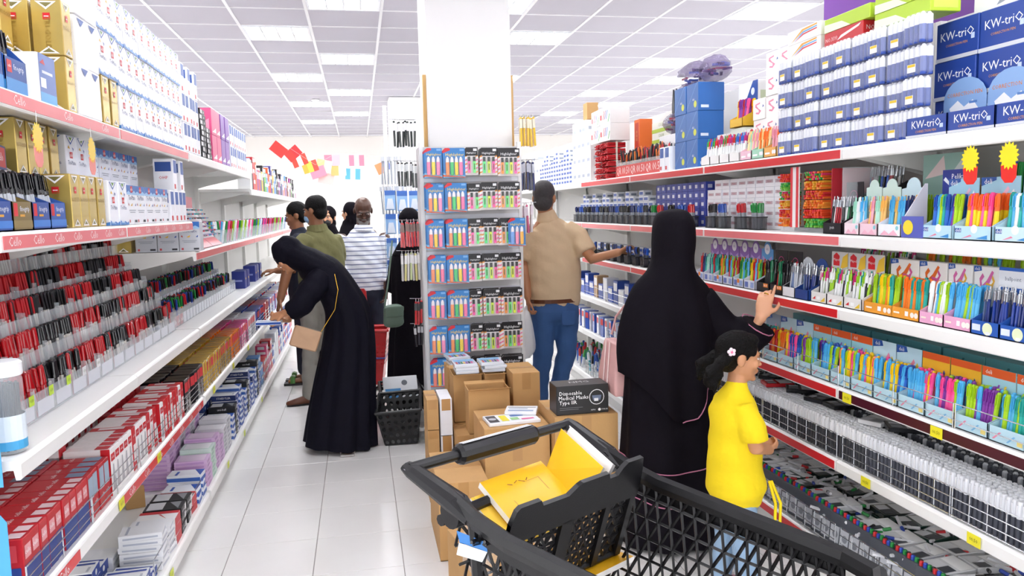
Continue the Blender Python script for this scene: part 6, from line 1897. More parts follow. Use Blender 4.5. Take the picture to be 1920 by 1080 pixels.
mat('red_plastic', '#c81e26', rough=.3, noise=.04, coat=.2)


def stripe_mat():
    m = mat('shirt_striped', '#eef0f6', rough=.8, noise=.02, bump=.2, bscale=40)
    nt = m.node_tree
    b = nt.nodes['Principled BSDF']
    tc = nt.nodes.new('ShaderNodeTexCoord')
    wv = nt.nodes.new('ShaderNodeTexWave')
    wv.bands_direction = 'Z'
    wv.inputs['Scale'].default_value = 7.5
    wv.inputs['Distortion'].default_value = .5
    rp = nt.nodes.new('ShaderNodeValToRGB')
    rp.color_ramp.elements[0].position = .80
    rp.color_ramp.elements[0].color = srgb('#f0f2f8')
    rp.color_ramp.elements[1].position = .93
    rp.color_ramp.elements[1].color = srgb('#7d86a6')
    nt.links.new(tc.outputs['Object'], wv.inputs['Vector'])
    nt.links.new(wv.outputs['Fac'], rp.inputs['Fac'])
    nt.links.new(rp.outputs['Color'], b.inputs['Base Color'])


stripe_mat()
_tmp = bpy.data.scenes.new('work')


def fuse(mb, voxel, smooth=3, name='body', wrinkle=0.0, seed=0):
    """union of overlapping volumes as one smooth skin"""
    me = mb.mesh('tmp')
    o = bpy.data.objects.new('tmp', me)
    _tmp.collection.objects.link(o)
    r = o.modifiers.new('r', 'REMESH')
    r.mode = 'VOXEL'
    r.voxel_size = voxel
    s = o.modifiers.new('s', 'SMOOTH')
    s.factor = .5
    s.iterations = smooth
    vl = _tmp.view_layers[0]
    vl.update()
    dg = vl.depsgraph
    out = bpy.data.meshes.new_from_object(o.evaluated_get(dg))
    out.name = name
    bpy.data.objects.remove(o)
    bpy.data.meshes.remove(me)
    out.materials.clear()
    out.materials.append(mb.mats[0])
    n = len(out.vertices)
    if wrinkle:
        co = np.empty(n * 3, np.float32)
        no = np.empty(n * 3, np.float32)
        out.vertices.foreach_get('co', co)
        out.vertices.foreach_get('normal', no)
        co, no = co.reshape(-1, 3), no.reshape(-1, 3)
        x, y, z = co.T
        w = (np.sin(z * 31 + x * 17 + seed) * np.sin(x * 23 - z * 13 + y * 11) + .6 * np.sin(z * 57 + y * 29 + x * 41 + seed)) * wrinkle
        co += no * w[:, None]
        out.vertices.foreach_set('co', co.ravel())
    out.polygons.foreach_set('material_index', [0] * len(out.polygons))
    out.polygons.foreach_set('use_smooth', [True] * len(out.polygons))
    out.update()
    return out


def etube(mb, pts, rad, mt, side=None, n=14, caps=True):
    """tube with elliptical rings; rad = list of (ra, rb) or r; rounded ends"""
    pts = [Vector(p) for p in pts]
    rings = []
    N = len(pts)
    prev = None
    for i, p in enumerate(pts):
        t = (pts[min(i + 1, N - 1)] - pts[max(i - 1, 0)]).normalized()
        s = Vector(side) if side is not None else (prev or (Vector((1, 0, 0)) if abs(t.x) < .8 else Vector((0, 1, 0))))
        s = (s - t * s.dot(t)).normalized()
        prev = s
        b = t.cross(s)
        r = rad[i] if isinstance(rad, (list, tuple)) else rad
        ra, rb = r if isinstance(r, tuple) else (r, r)
        rings.append((p, t, s, b, ra, rb))
    R = []

    def ring(p, s, b, ra, rb):
        return [tuple(p + s * (ra * math.cos(2 * PI * j / n)) + b * (rb * math.sin(2 * PI * j / n))) for j in range(n)]
    if caps:
        p, t, s, b, ra, rb = rings[0]
        k = min(ra, rb)
        R += [ring(p - t * k * .85, s, b, ra * .45, rb * .45), ring(p - t * k * .5, s, b, ra * .83, rb * .83)]
    for (p, t, s, b, ra, rb) in rings:
        R.append(ring(p, s, b, ra, rb))
    if caps:
        p, t, s, b, ra, rb = rings[-1]
        k = min(ra, rb)
        R += [ring(p + t * k * .5, s, b, ra * .83, rb * .83), ring(p + t * k * .85, s, b, ra * .45, rb * .45)]
    mb.rings(R, mt)
    return mb


def ball(mb, c, r, mt, M=None, n=14):
    rr = r if isinstance(r, tuple) else (r, r, r)
    rs = []
    for a in range(1, 9):
        th = PI * a / 9
        rs.append([(c[0] + rr[0] * math.sin(th) * math.cos(2 * PI * j / n), c[1] + rr[1] * math.sin(th) * math.sin(2 * PI * j / n), c[2] - rr[2] * math.cos(th)) for j in range(n)])
    return mb.rings(rs, mt, M=M)


def head(mb, M, mt, k=1.0):
    """head facing -y of M, centre between the ears"""
    S = M @ Matrix.Scale(k, 4)
    ball(mb, (0, .014, .032), (.075, .094, .086), mt, S)
    ball(mb, (0, -.016, -.02), (.062, .072, .092), mt, S)
    ball(mb, (0, -.032, -.078), (.042, .048, .036), mt, S)
    ball(mb, (0, -.074, .022), (.046, .016, .011), mt, S)
    ball(mb, (0, -.086, -.006), (.011, .014, .022), mt, S)
    ball(mb, (0, -.097, -.026), (.015, .014, .011), mt, S)
    ball(mb, (0, -.084, -.054), (.023, .012, .007), mt, S)
    ball(mb, (0, -.083, -.066), (.020, .012, .007), mt, S)
    ball(mb, (0, -.074, -.096), (.018, .016, .014), mt, S)
    for s in (-1, 1):
        ball(mb, (s * .076, .018, -.008), (.010, .021, .031), mt, S)
        ball(mb, (s * .040, -.062, -.022), (.022, .018, .022), mt, S)
    return S


def face_parts(parent, S, brow='#141010', lip='#8a4a42', lids=True):
    for s in (-1, 1):
        e = obj('eye', ball(MB(), (s * .030, -.0755, .003), (.0120, .0065, .0058), '#d8d0ca', S, 10), parent)
        obj('iris', ball(MB(), (s * .030, -.0812, .003), (.0058, .0022, .0058), '#1c1210', S, 8), e)
        obj('eyebrow', etube(MB(), [S @ Vector((s * .013, -.089, .021)), S @ Vector((s * .030, -.088, .026)), S @ Vector((s * .048, -.078, .021))], .0038, brow, n=6), parent)
    obj('lips', ball(MB(), (0, -.0895, -.060), (.017, .0055, .006), lip, S, 10), parent)


def hand(mb, wrist, d, palm, mt, k=1.0, curl=.5, thumb=1, point=0):
    """palm with four unequal fingers and a thumb; d = direction of fingers, palm = palm normal, thumb = side"""
    d = Vector(d).normalized()
    pn = Vector(palm)
    pn = (pn - d * pn.dot(d)).normalized()
    sd = d.cross(pn).normalized() * thumb
    w = Vector(wrist)
    etube(mb, [w - d * .02, w + d * .01 * k, w + d * .045 * k, w + d * .082 * k], [(.026 * k, .020 * k), (.030 * k, .018 * k), (.040 * k, .0155 * k), (.040 * k, .013 * k)], mt, side=sd, n=12)
    L = [.072, .082, .076, .060]
    for i in range(4):
        off = (.030 - .020 * i) * k
        p = w + d * (.086 - .004 * abs(i - 1)) * k + sd * off
        c = curl if i >= point else .05
        dirv = d.copy()
        pts = [p - d * .015 * k, p]
        for q, f in enumerate((.45, .32, .23)):
            an = c * (0.9 if q == 0 else 1.1)
            ax = d.cross(pn)
            dirv = Matrix.Rotation(-an, 3, ax) @ dirv if (Matrix.Rotation(-an, 3, ax) @ dirv).dot(pn) > dirv.dot(pn) else Matrix.Rotation(an, 3, ax) @ dirv
            p = p + dirv * L[i] * f * k
            pts.append(p)
        etube(mb, pts, [.0092 * k, .009 * k, .0085 * k, .0078 * k, .0064 * k], mt, side=sd, n=8)
    p0 = w + d * .02 * k + sd * .028 * k
    p1 = p0 + (d * .55 + sd * .7 + pn * .25).normalized() * .038 * k
    p2 = p1 + (d * .85 + sd * .25 + pn * .35).normalized() * .030 * k
    p3 = p2 + (d * .95 + sd * -.05 + pn * .35).normalized() * .024 * k
    etube(mb, [p0 - d * .01 * k, p0, p1, p2, p3], [.014 * k, .0135 * k, .0105 * k, .0095 * k, .0075 * k], mt, side=pn, n=8)


def frame_M(pos, fwd, up=(0, 0, 1)):
    """matrix with -y along fwd"""
    f = Vector(fwd).normalized()
    u = Vector(up)
    x = u.cross(f * -1).normalized() * -1
    x = f.cross(u).normalized() * -1
    y = f * -1
    z = x.cross(y)
    M = Matrix((x, y, z)).transposed().to_4x4()
    M.translation = Vector(pos)
    return M


def rel(pts, o):
    return [tuple(Vector(p) - Vector(o)) for p in pts]


def shoe(parent, p, d, mt, k=1.0, name='shoe', sole='rubber_black'):
    M = frame_M(p, d)
    m = MB()
    etube(m, [(0, .06 * k, .035 * k), (0, .02 * k, .042 * k), (0, -.05 * k, .038 * k), (0, -.12 * k, .028 * k), (0, -.17 * k, .022 * k)], [(.033 * k, .036 * k), (.036 * k, .042 * k), (.04 * k, .034 * k), (.043 * k, .024 * k), (.034 * k, .016 * k)], mt, side=(1, 0, 0))
    m.v = [tuple(M @ Vector(v)) for v in m.v]
    o = obj(name, m.mesh(name, True), parent)
    s = MB()
    s.prism([], 0, 0, sole) if False else None
    outl = [(.036 * k * math.cos(a) * (1.1 if math.sin(a) < 0 else .95), -.055 * k + .125 * k * math.sin(a)) for a in [2 * PI * i / 18 for i in range(18)]]
    s.rings([[tuple(M @ Vector((x, y, 0))) for x, y in outl], [tuple(M @ Vector((x, y, .014 * k))) for x, y in outl]], sole)
    obj('sole', s, o)
    return o


def robe_mesh(pts, rad, mt, side, folds=9, amp=0.02, seg=84, sub=5, seed=0, open_bottom=True, start=.25):
    """long cloth loft with vertical folds that deepen to the hem (pts run from top to hem)"""
    P = [Vector(p) for p in pts]
    N = len(P)
    cp, cr = [], []
    for i in range(N - 1):
        p0, p1, p2, p3 = P[max(i - 1, 0)], P[i], P[i + 1], P[min(i + 2, N - 1)]
        r0, r1, r2, r3 = [Vector(rad[q]) for q in (max(i - 1, 0), i, i + 1, min(i + 2, N - 1))]
        for s in range(sub):
            u = s / sub
            h = lambda a, b, c, d: a * (-.5 * u + u * u - .5 * u ** 3) + b * (1 - 2.5 * u * u + 1.5 * u ** 3) + c * (.5 * u + 2 * u * u - 1.5 * u ** 3) + d * (-.5 * u * u + .5 * u ** 3)
            cp.append(h(p0, p1, p2, p3))
            cr.append(h(r0, r1, r2, r3))
    cp.append(P[-1])
    cr.append(Vector(rad[-1]))
    m = MB()
    R = []
    K_ = len(cp)
    for i, p in enumerate(cp):
        t = (cp[min(i + 1, K_ - 1)] - cp[max(i - 1, 0)]).normalized()
        s = Vector(side)
        s = (s - t * s.dot(t)).normalized()
        b = t.cross(s)
        f = i / (K_ - 1)
        a = amp * max(0, (f - start) / (1 - start)) ** 1.1
        row = []
        for j in range(seg):
            th = 2 * PI * j / seg
            fo = math.sin(folds * th + 1.7 * math.sin(th * 2 + seed) + f * 1.3) + .5 * math.sin((folds * 2 - 3) * th + seed * 2 - f * 2)
            k = 1 + 0
            ra, rb = cr[i].x + a * fo, cr[i].y + a * fo
            row.append(tuple(p + s * (ra * math.cos(th)) + b * (rb * math.sin(th))))
        R.append(row)
    m.rings(R, mt)
    return m


# ---- man in beige polo reaching to the shelf
O = (1.46, 5.9, 0)
pm = thing('person', 'person in beige polo and blue jeans seen from behind reaching to the shelf', 'person', O)
sk = MB()
hM = frame_M((1.405 - O[0], .0, 1.672), (.45, .88, -.02))
S = head(sk, hM, 'skin_warm', 1.08)
etube(sk, rel([(1.42, 5.9, 1.50), (1.405, 5.9, 1.60)], O), [.062, .060], 'skin_warm')
etube(sk, rel([(1.44, 5.9, 1.0), (1.44, 5.9, 1.45)], O), [(.12, .08), (.13, .08)], 'skin_warm', side=(1, 0, 0))
etube(sk, rel([(1.60, 5.9, 1.42), (1.73, 5.72, 1.20), (1.90, 5.62, 1.25)], O), [.055, .045, .031], 'skin_warm')
hand(sk, rel([(1.905, 5.618, 1.252)], O)[0], (.75, -.15, .35), (-.2, -.3, -.9), 'skin_warm', 1.0, .55, 1)
etube(sk, rel([(1.27, 5.9, 1.42), (1.235, 5.92, 1.15), (1.24, 5.82, .92)], O), [.052, .045, .030], 'skin_warm')
hand(sk, rel([(1.24, 5.815, .905)], O)[0], (0, -.05, -1), (1, 0, 0), 'skin_warm', 1.0, .8, 1)
obj('body', fuse(sk, .006, 3), pm)
face_parts(pm, S, '#2a2626')
hr = MB()
ball(hr, (0, .022, .040), (.081, .097, .088), 'hair_grey', S)
ball(hr, (0, .050, -.03), (.072, .062, .068), 'hair_grey', S)
obj('hair', fuse(hr, .008, 3, 'hair'), pm)
cl = MB()
etube(cl, rel([(1.465, 5.9, .85), (1.47, 5.9, .95), (1.47, 5.9, 1.10), (1.455, 5.9, 1.28), (1.445, 5.9, 1.40), (1.43, 5.9, 1.47), (1.42, 5.9, 1.505)], O), [(.205, .125), (.215, .14), (.215, .145), (.215, .125), (.20, .11), (.125, .09), (.075, .07)], 'beige_cloth', side=(1, 0, 0), n=24)
etube(cl, rel([(1.57, 5.9, 1.42), (1.66, 5.84, 1.36), (1.70, 5.77, 1.245)], O), [.085, .08, .078], 'beige_cloth', caps=False)
etube(cl, rel([(1.32, 5.9, 1.42), (1.265, 5.9, 1.34), (1.24, 5.915, 1.20)], O), [.08, .075, .072], 'beige_cloth', caps=False)
sh = obj('polo_shirt', fuse(cl, .011, 5, 'polo_shirt', .0028), pm)
obj('collar', fuse(etube(etube(MB(), rel([(1.425, 5.9, 1.495), (1.42, 5.9, 1.535)], O), [(.088, .08), (.076, .072)], 'beige_cloth', side=(1, 0, 0), n=20), rel([(1.425, 5.9, 1.50), (1.42, 5.9, 1.53)], O), [(.09, .082), (.078, .074)], 'beige_cloth', side=(1, 0, 0)), .008, 2, 'collar'), sh)
tr = MB()
etube(tr, rel([(1.465, 5.9, .90), (1.465, 5.9, .80)], O), [(.195, .125), (.20, .135)], 'denim', side=(1, 0, 0), n=22)
for xs, kx, fx in ((1.375, 1.365, 1.345), (1.56, 1.555, 1.50)):
    etube(tr, rel([(xs, 5.9, .80), (kx, 5.88, .46), (fx, 5.92, .22), (fx, 5.93, .05)], O), [(.105, .115), (.078, .085), (.066, .07), (.064, .075)], 'denim', side=(1, 0, 0))
tro = obj('jeans', fuse(tr, .010, 3, 'jeans', .003, 2), pm)
obj('belt', etube(MB(), rel([(1.465, 5.9, .865), (1.465, 5.9, .895)], O), [(.203, .134), (.203, .134)], 'leather_brown', side=(1, 0, 0), n=24, caps=False), tro)
obj('back_pocket', fuse(etube(MB(), rel([(1.545, 5.775, .70), (1.545, 5.772, .80)], O), [(.055, .012), (.06, .012)], 'denim', side=(1, 0, 0)), .006, 1, 'pocket'), tro)
for fx in (1.345, 1.50):
    shoe(pm, (fx - O[0], .05, 0), (.25, 1, 0), 'leather_brown')
bg = robe_mesh([(1.225, 5.80, .86), (1.22, 5.80, .78), (1.215, 5.8, .66), (1.215, 5.8, .52), (1.22, 5.8, .45)], [(.008, .008), (.035, .025), (.06, .04), (.07, .05), (.02, .015)], mat('bag_white', '#e9eaee', rough=.3, trans=.25), (1, 0, 0), 7, .006, 36, 4)
tag(obj('carrier_bag', bg.mesh('carrier_bag', True), None), 'thin white carrier bag hanging beside the blue jeans', 'bag')

# ---- woman in long black abaya, back to us, hand raised
O = (1.42, 3.45, 0)
pw = thing('person', 'person in long black abaya and veil with pink piping, one hand raised', 'person', O)
sk = MB()
hM = frame_M((1.44 - O[0], .02, 1.452), (.35, .93, -.08))
S = head(sk, hM, 'skin_light', .95)
etube(sk, rel([(1.43, 3.46, 1.18), (1.435, 3.465, 1.36)], O), [.06, .052], 'skin_light')
etube(sk, rel([(1.42, 3.46, .8), (1.42, 3.46, 1.15)], O), [(.1, .07), (.11, .07)], 'skin_light', side=(1, 0, 0))
etube(sk, rel([(1.56, 3.44, 1.16), (1.745, 3.38, .90), (1.815, 3.33, 1.065)], O), [.045, .036, .025], 'skin_light')
hand(sk, rel([(1.818, 3.328, 1.075)], O)[0], (.28, .1, .9), (.6, .75, -.2), 'skin_light', .98, .55, -1, point=1)
obj('body', fuse(sk, .0055, 3), pw)
face_parts(pw, S)
rb = robe_mesh([(1.43, 3.46, 1.30), (1.42, 3.46, 1.20), (1.42, 3.46, 1.02), (1.42, 3.46, .75), (1.42, 3.45, .45), (1.42, 3.44, .2), (1.42, 3.43, .012)], [(.06, .06), (.16, .10), (.20, .135), (.215, .165), (.235, .19), (.25, .21), (.262, .225)], 'abaya_black', (1, 0, 0), 7, .016, 90, 6, 1)
obj('abaya', rb.mesh('abaya', True), pw)
vl_ = robe_mesh([(1.445, 3.465, 1.578), (1.445, 3.465, 1.562), (1.443, 3.465, 1.515), (1.44, 3.46, 1.43), (1.435, 3.46, 1.35), (1.43, 3.46, 1.285), (1.425, 3.46, 1.20), (1.42, 3.46, 1.05), (1.415, 3.455, .88), (1.41, 3.45, .72)],
                [(.02, .02), (.068, .075), (.093, .112), (.099, .122), (.098, .112), (.116, .114), (.185, .135), (.232, .175), (.24, .195), (.225, .20)], 'abaya_black', (1, 0, 0), 6, .014, 90, 5, 3, start=.5)
# the veil hem runs to a point
for i in range(len(vl_.v)):
    x, y, z = vl_.v[i]
    if z < 1.05:
        f = (1.05 - z) / .33
        back = max(0, (3.45 - y) / .2)
        dz = f * (-.13 * back * max(0, 1 - abs(x - 1.40) / .22) + .16 * max(0, (x - 1.47) / .2) + .10 * max(0, (1.36 - x) / .2))
        vl_.v[i] = (x, y, z + dz)
for mb_o in (rb, vl_):
    pass
vo = obj('veil', vl_.mesh('veil', True), pw, rel([(0, 0, 0)], O)[0])
for ch in pw.children:
    if ch.name.startswith('abaya'):
        ch.location = rel([(0, 0, 0)], O)[0]
        rob = ch
sl = MB()
etube(sl, rel([(1.55, 3.45, 1.15), (1.66, 3.42, 1.00), (1.745, 3.38, .935), (1.79, 3.35, 1.0), (1.805, 3.335, 1.035)], O), [(.09, .09), (.095, .10), (.095, .11), (.085, .10), (.078, .092)], 'abaya_black', caps=False)
slo = obj('sleeve', fuse(sl, .011, 3, 'sleeve', .003), pw)


def piping(parent, mesh_mb, zc, dz, name='piping', off=.004, front=False):
    """thin cord wound round a robe at height zc"""
    rows = {}
    seg = 90
    V = [Vector(v) for v in mesh_mb.v]
    nr = len(V) // seg
    ring = []
    for j in range(seg):
        zz = zc + dz * math.sin(j / seg * 2 * PI * 2 + 1)
        best = None
        for i in range(nr - 1):
            a, b = V[i * seg + j], V[(i + 1) * seg + j]
            if (a.z - zz) * (b.z - zz) <= 0 and abs(a.z - b.z) > 1e-6:
                best = a.lerp(b, (zz - a.z) / (b.z - a.z))
        if best is None:
            continue
        c = Vector((1.42, 3.45, best.z))
        ring.append(best + (best - c).normalized() * off - Vector(O))
    if len(ring) > 3:
        obj(name, MB().tube(ring + [ring[0]], .0028, 'piping_pink', 5), parent)


piping(pw, rb, .40, .025)
piping(pw, rb, .255, .03)
seg = 90
last = [Vector(v) - Vector(O) for v in vl_.v[-seg:]]
lp = sorted([p for p in last if p.y < .02 and p.x > -.03], key=lambda p: p.x)
obj('veil_piping', MB().tube(lp, .003, 'piping_pink', 5), pw)
cm_ = etube(MB(), rel([(1.79, 3.35, 1.0), (1.803, 3.3365, 1.031)], O), [(.076, .089), (.076, .089)], 'piping_pink', caps=False)
obj('cuff_piping', MB().tube([Vector(v) for v in cm_.v[14:28]] + [Vector(cm_.v[14])], .003, 'piping_pink', 5), slo)
obj('ring', MB().lathe([(.010, -.003), (.0115, 0), (.010, .003)], mat('gold', '#d9a83a', rough=.25, metal=.9), 12, Matrix.Translation(rel([(1.848, 3.338, 1.175)], O)[0]) @ Matrix.Rotation(.4, 4, 'Y'), False, False), pw)
hb_ = thing('handbag', 'pink leather handbag with pale stripes hanging beside the black abaya', 'handbag', (1.215, 3.64, .69))
bagm = MB().rings([[(-a, -b, z), (a, -b, z), (a, b, z), (-a, b, z)] for a, b, z in ((.05, .13, 0), (.055, .135, .06), (.045, .12, .15), (.03, .10, .25))], 'leather_pink')
obj('bag_body', fuse(bagm, .008, 3, 'bag'), hb_)
for s in (-.03, .03):
    obj('stripe', MB().box(-.058, .058, s - .006, s + .006, 0.0, .002, '#ecd6d2') if False else MB().tube([(-.060, s, .03), (-.052, s, .12), (-.042, s, .25)], .004, '#efd9d4', 4), hb_)
obj('strap', MB().tube([(0, -.07, .27), (.02, -.06, .36), (.045, 0, .42), (.02, .06, .36), (0, .07, .27)], .006, 'leather_pink', 6), hb_)

# ---- girl in yellow
O = (1.46, 2.87, 0)
pg = thing('person', 'small person in yellow top and pale jeans with dark curly pigtails', 'person', O)
sk = MB()
hM = frame_M((1.475 - O[0], 0, .985), (.97, -.12, -.12))
S = head(sk, hM, 'skin_tan', .86)
etube(sk, rel([(1.455, 2.87, .82), (1.468, 2.87, .92)], O), [.040, .038], 'skin_tan')
etube(sk, rel([(1.45, 2.87, .5), (1.455, 2.87, .76)], O), [(.06, .06), (.06, .07)], 'skin_tan', side=(1, 0, 0))
for s in (-1, 1):
    etube(sk, rel([(1.455, 2.87 + s * .090, .765), (1.485, 2.87 + s * .125, .645), (1.585, 2.87 + s * .04, .605)], O), [.036, .031, .021], 'skin_tan')
    hand(sk, rel([(1.588, 2.87 + s * .036, .605)], O)[0], (.75, -s * .55, .08), (-.1, -s * .6, .5), 'skin_tan', .62, .75, s)
obj('body', fuse(sk, .005, 3), pg)
face_parts(pg, S, '#181210', '#a85a52')
hr = MB()
ball(hr, (0, .022, .040), (.082, .100, .088), 'hair_black', S)
ball(hr, (0, .06, -.01), (.070, .055, .07), 'hair_black', S)
ball(hr, (0, -.03, .085), (.06, .05, .03), 'hair_black', S)
rr_ = random.Random(5)
for s in (-1, 1):
    for k in range(9):
        a0 = Vector((s * .062, .085, .0))
        e_ = Vector((s * (.06 + .05 * rr_.random()), .10 + .06 * rr_.random(), -.11 - .05 * rr_.random()))
        pts = []
        for q in range(7):
            u = q / 6
            p = a0.lerp(e_, u) + Vector((.014 * math.sin(u * 11 + k), .016 * math.cos(u * 9 + k * 2) + .03 * math.sin(u * PI), 0))
            pts.append(S @ p)
        etube(hr, pts, [.014, .017, .018, .017, .014, .011, .006], 'hair_black', n=7)
hro = obj('hair', fuse(hr, .007, 2, 'hair', .002), pg)
for s in (-1, 1):
    m = MB()
    for k in range(5):
        a = 2 * PI * k / 5
        ball(m, (s * .074 + s * .004, .070 + .012 * math.cos(a), .030 + .012 * math.sin(a)), .009, '#f2dde4', S, 8)
    ball(m, (s * .082, .070, .030), .006, '#e8709a', S, 8)
    obj('hair_clip', m, pg)
cl = MB()
etube(cl, rel([(1.462, 2.87, .445), (1.455, 2.87, .55), (1.455, 2.87, .68), (1.452, 2.87, .765), (1.455, 2.87, .815), (1.462, 2.87, .862)], O), [(.118, .125), (.108, .118), (.100, .115), (.093, .118), (.075, .10), (.048, .05)], 'yellow_cloth', side=(1, 0, 0), n=22)
for s in (-1, 1):
    etube(cl, rel([(1.452, 2.87 + s * .07, .800), (1.470, 2.87 + s * .120, .715), (1.478, 2.87 + s * .125, .675)], O), [.052, .055, .056], 'yellow_cloth', caps=False)
ts = obj('yellow_top', fuse(cl, .008, 4, 'yellow_top', .003, 4), pg)
for dx in (0, .022):
    obj('tie_string', MB().tube(rel([(1.565 + dx * .4, 2.79, .49), (1.585 + dx, 2.775, .40), (1.58 + dx, 2.77, .30), (1.59 + dx, 2.77, .24)], O), .006, 'yellow_cloth', 6), ts)
m = MB()
for k in range(7):
    ball(m, (1.548 - O[0] + .004 * (k % 2), -.05 + .018 * k, .70 + .012 * math.sin(k * 2)), .008, '#d8405a' if k % 2 else '#e88a3a', None, 8)
obj('flower_trim', m, ts)
tr = MB()
etube(tr, rel([(1.458, 2.87, .47), (1.458, 2.87, .40)], O), [(.085, .10), (.09, .105)], 'denim_pale', side=(1, 0, 0), n=18)
for s in (-1, 1):
    etube(tr, rel([(1.458, 2.87 + s * .052, .40), (1.462 - s * .01, 2.87 + s * .055, .22), (1.455 - s * .03, 2.87 + s * .055, .05)], O), [(.066, .055), (.052, .048), (.044, .042)], 'denim_pale', side=(1, 0, 0))
obj('jeans', fuse(tr, .008, 3, 'jeans', .002), pg)
for s in (-1, 1):
    shoe(pg, rel([(1.455 - s * .03, 2.87 + s * .055, 0)], O)[0], (1, 0, 0), mat('shoe_pink', '#d49ab0', rough=.5), .68)

# ---- bending woman in dark navy
O = (-.20, 5.37, 0)
ps = thing('person', 'person in dark navy abaya and headscarf bending toward the low boxes', 'person', O)
sk = MB()
hM = frame_M((-.475 - O[0], .02, 1.325), (-.80, .10, -.58))
S = head(sk, hM, 'skin_tan', .96)
etube(sk, rel([(-.32, 5.38, 1.25), (-.42, 5.39, 1.31)], O), [.06, .055], 'skin_tan')
etube(sk, rel([(-.12, 5.38, .95), (-.30, 5.38, 1.24)], O), [(.07, .1), (.08, .1)], 'skin_tan', side=(0, 1, 0))
etube(sk, rel([(-.29, 5.24, 1.17), (-.40, 5.20, .985), (-.50, 5.24, .955)], O), [.045, .036, .026], 'skin_tan')
hand(sk, rel([(-.505, 5.245, .952)], O)[0], (-.85, .25, -.25), (0, .5, -.8), 'skin_tan', .95, .6, 1)
etube(sk, rel([(-.31, 5.50, 1.17), (-.42, 5.50, .97), (-.50, 5.36, .90)], O), [.045, .036, .026], 'skin_tan')
hand(sk, rel([(-.503, 5.352, .895)], O)[0], (-.7, -.5, .1), (0, -.2, .9), 'skin_tan', .95, .6, -1)
etube(sk, rel([(-.13, 5.27, .3), (-.15, 5.25, .06)], O), [.05, .036], 'skin_tan')
etube(sk, rel([(-.16, 5.27, .035), (-.13, 5.19, .03)], O), [(.034, .03), (.036, .022)], 'skin_tan', side=(1, 0, 0))
obj('body', fuse(sk, .0055, 3), ps)
face_parts(ps, S)
rb2 = robe_mesh([(-.36, 5.38, 1.27), (-.33, 5.38, 1.24), (-.24, 5.38, 1.19), (-.15, 5.38, 1.05), (-.10, 5.38, .90), (-.105, 5.38, .70), (-.14, 5.375, .45), (-.17, 5.37, .2), (-.185, 5.37, .03)],
                [(.07, .06), (.125, .10), (.165, .125), (.175, .135), (.185, .155), (.19, .175), (.205, .20), (.222, .225), (.235, .24)], 'abaya_navy', (0, 1, 0), 8, .016, 90, 6, 2)
obj('abaya', rb2.mesh('abaya', True), ps, rel([(0, 0, 0)], O)[0])
scf = MB()
ball(scf, (0, .016, .022), (.092, .112, .108), 'abaya_navy', S)
ball(scf, (0, .035, -.06), (.078, .085, .085), 'abaya_navy', S)
etube(scf, rel([(-.43, 5.39, 1.32), (-.33, 5.38, 1.27), (-.20, 5.38, 1.22)], O), [(.105, .09), (.145, .10), (.15, .07)], 'abaya_navy', side=(0, 1, 0))
etube(scf, rel([(-.22, 5.33, 1.25), (-.13, 5.29, 1.15), (-.07, 5.27, 1.06)], O), [(.06, .03), (.05, .022), (.03, .015)], 'abaya_navy', side=(0, 1, 0))
so = obj('headscarf', fuse(scf, .010, 4, 'headscarf', .003), ps)
# clear the face opening: scarf sits back from the face
for s, sy in ((-1, 5.24), (1, 5.50)):
    sl = MB()
    if s < 0:
        etube(sl, rel([(-.25, 5.28, 1.18), (-.32, 5.22, 1.10), (-.40, 5.20, 1.0), (-.462, 5.222, .965)], O), [.085, .085, .075, .066], 'abaya_navy', caps=False)
    else:
        etube(sl, rel([(-.26, 5.47, 1.18), (-.36, 5.5, 1.07), (-.42, 5.49, .98), (-.465, 5.42, .93)], O), [.085, .08, .075, .066], 'abaya_navy', caps=False)
    obj('sleeve', fuse(sl, .010, 3, 'sleeve', .003), ps)
sd_ = MB().box(-.045, .045, -.1, .04, .004, .014, mat('silver_leather', '#b8b4b0', rough=.25, metal=.6), Matrix.Translation(rel([(-.14, 5.22, 0)], O)[0]))
sd_.tube(rel([(-.185, 5.17, .012), (-.17, 5.165, .05), (-.12, 5.165, .052), (-.095, 5.17, .012)], O), .006, 'silver_leather', 6)
obj('sandal', sd_, ps)
cb = thing('clutch_bag', 'tan envelope clutch on a chain worn by the bending person', 'handbag', (-.395, 5.16, .73), (0, .35, .1))
obj('pouch', MB().bbox(-.088, .088, -.022, .022, 0, .135, 'leather_tan', .008), cb)
obj('flap', MB().prism([(-.085, .135), (.085, .135), (0, .06)], -.0255, -.023, 'leather_tan'), cb)
obj('chain', MB().tube([(.08, 0, .13), (.12, -.01, .30), (.10, -.01, .43), (.05, 0, .52)], .0022, 'gold', 5), cb)
hbx = Carton('held_pen_box', .05, .16, .025, '#eef1f8', [('r', 'T', .1, .05, .4, .95, '#2a56b0'), ('r', 'R', 0, .2, 1, .8, '#2a56b0'), ('r', 'L', 0, .2, 1, .8, '#2a56b0')])
hbx.put((-.60, 5.24, .885), (0, -.1, PI / 2 - .1), 'white and blue pen box held by the bending person')

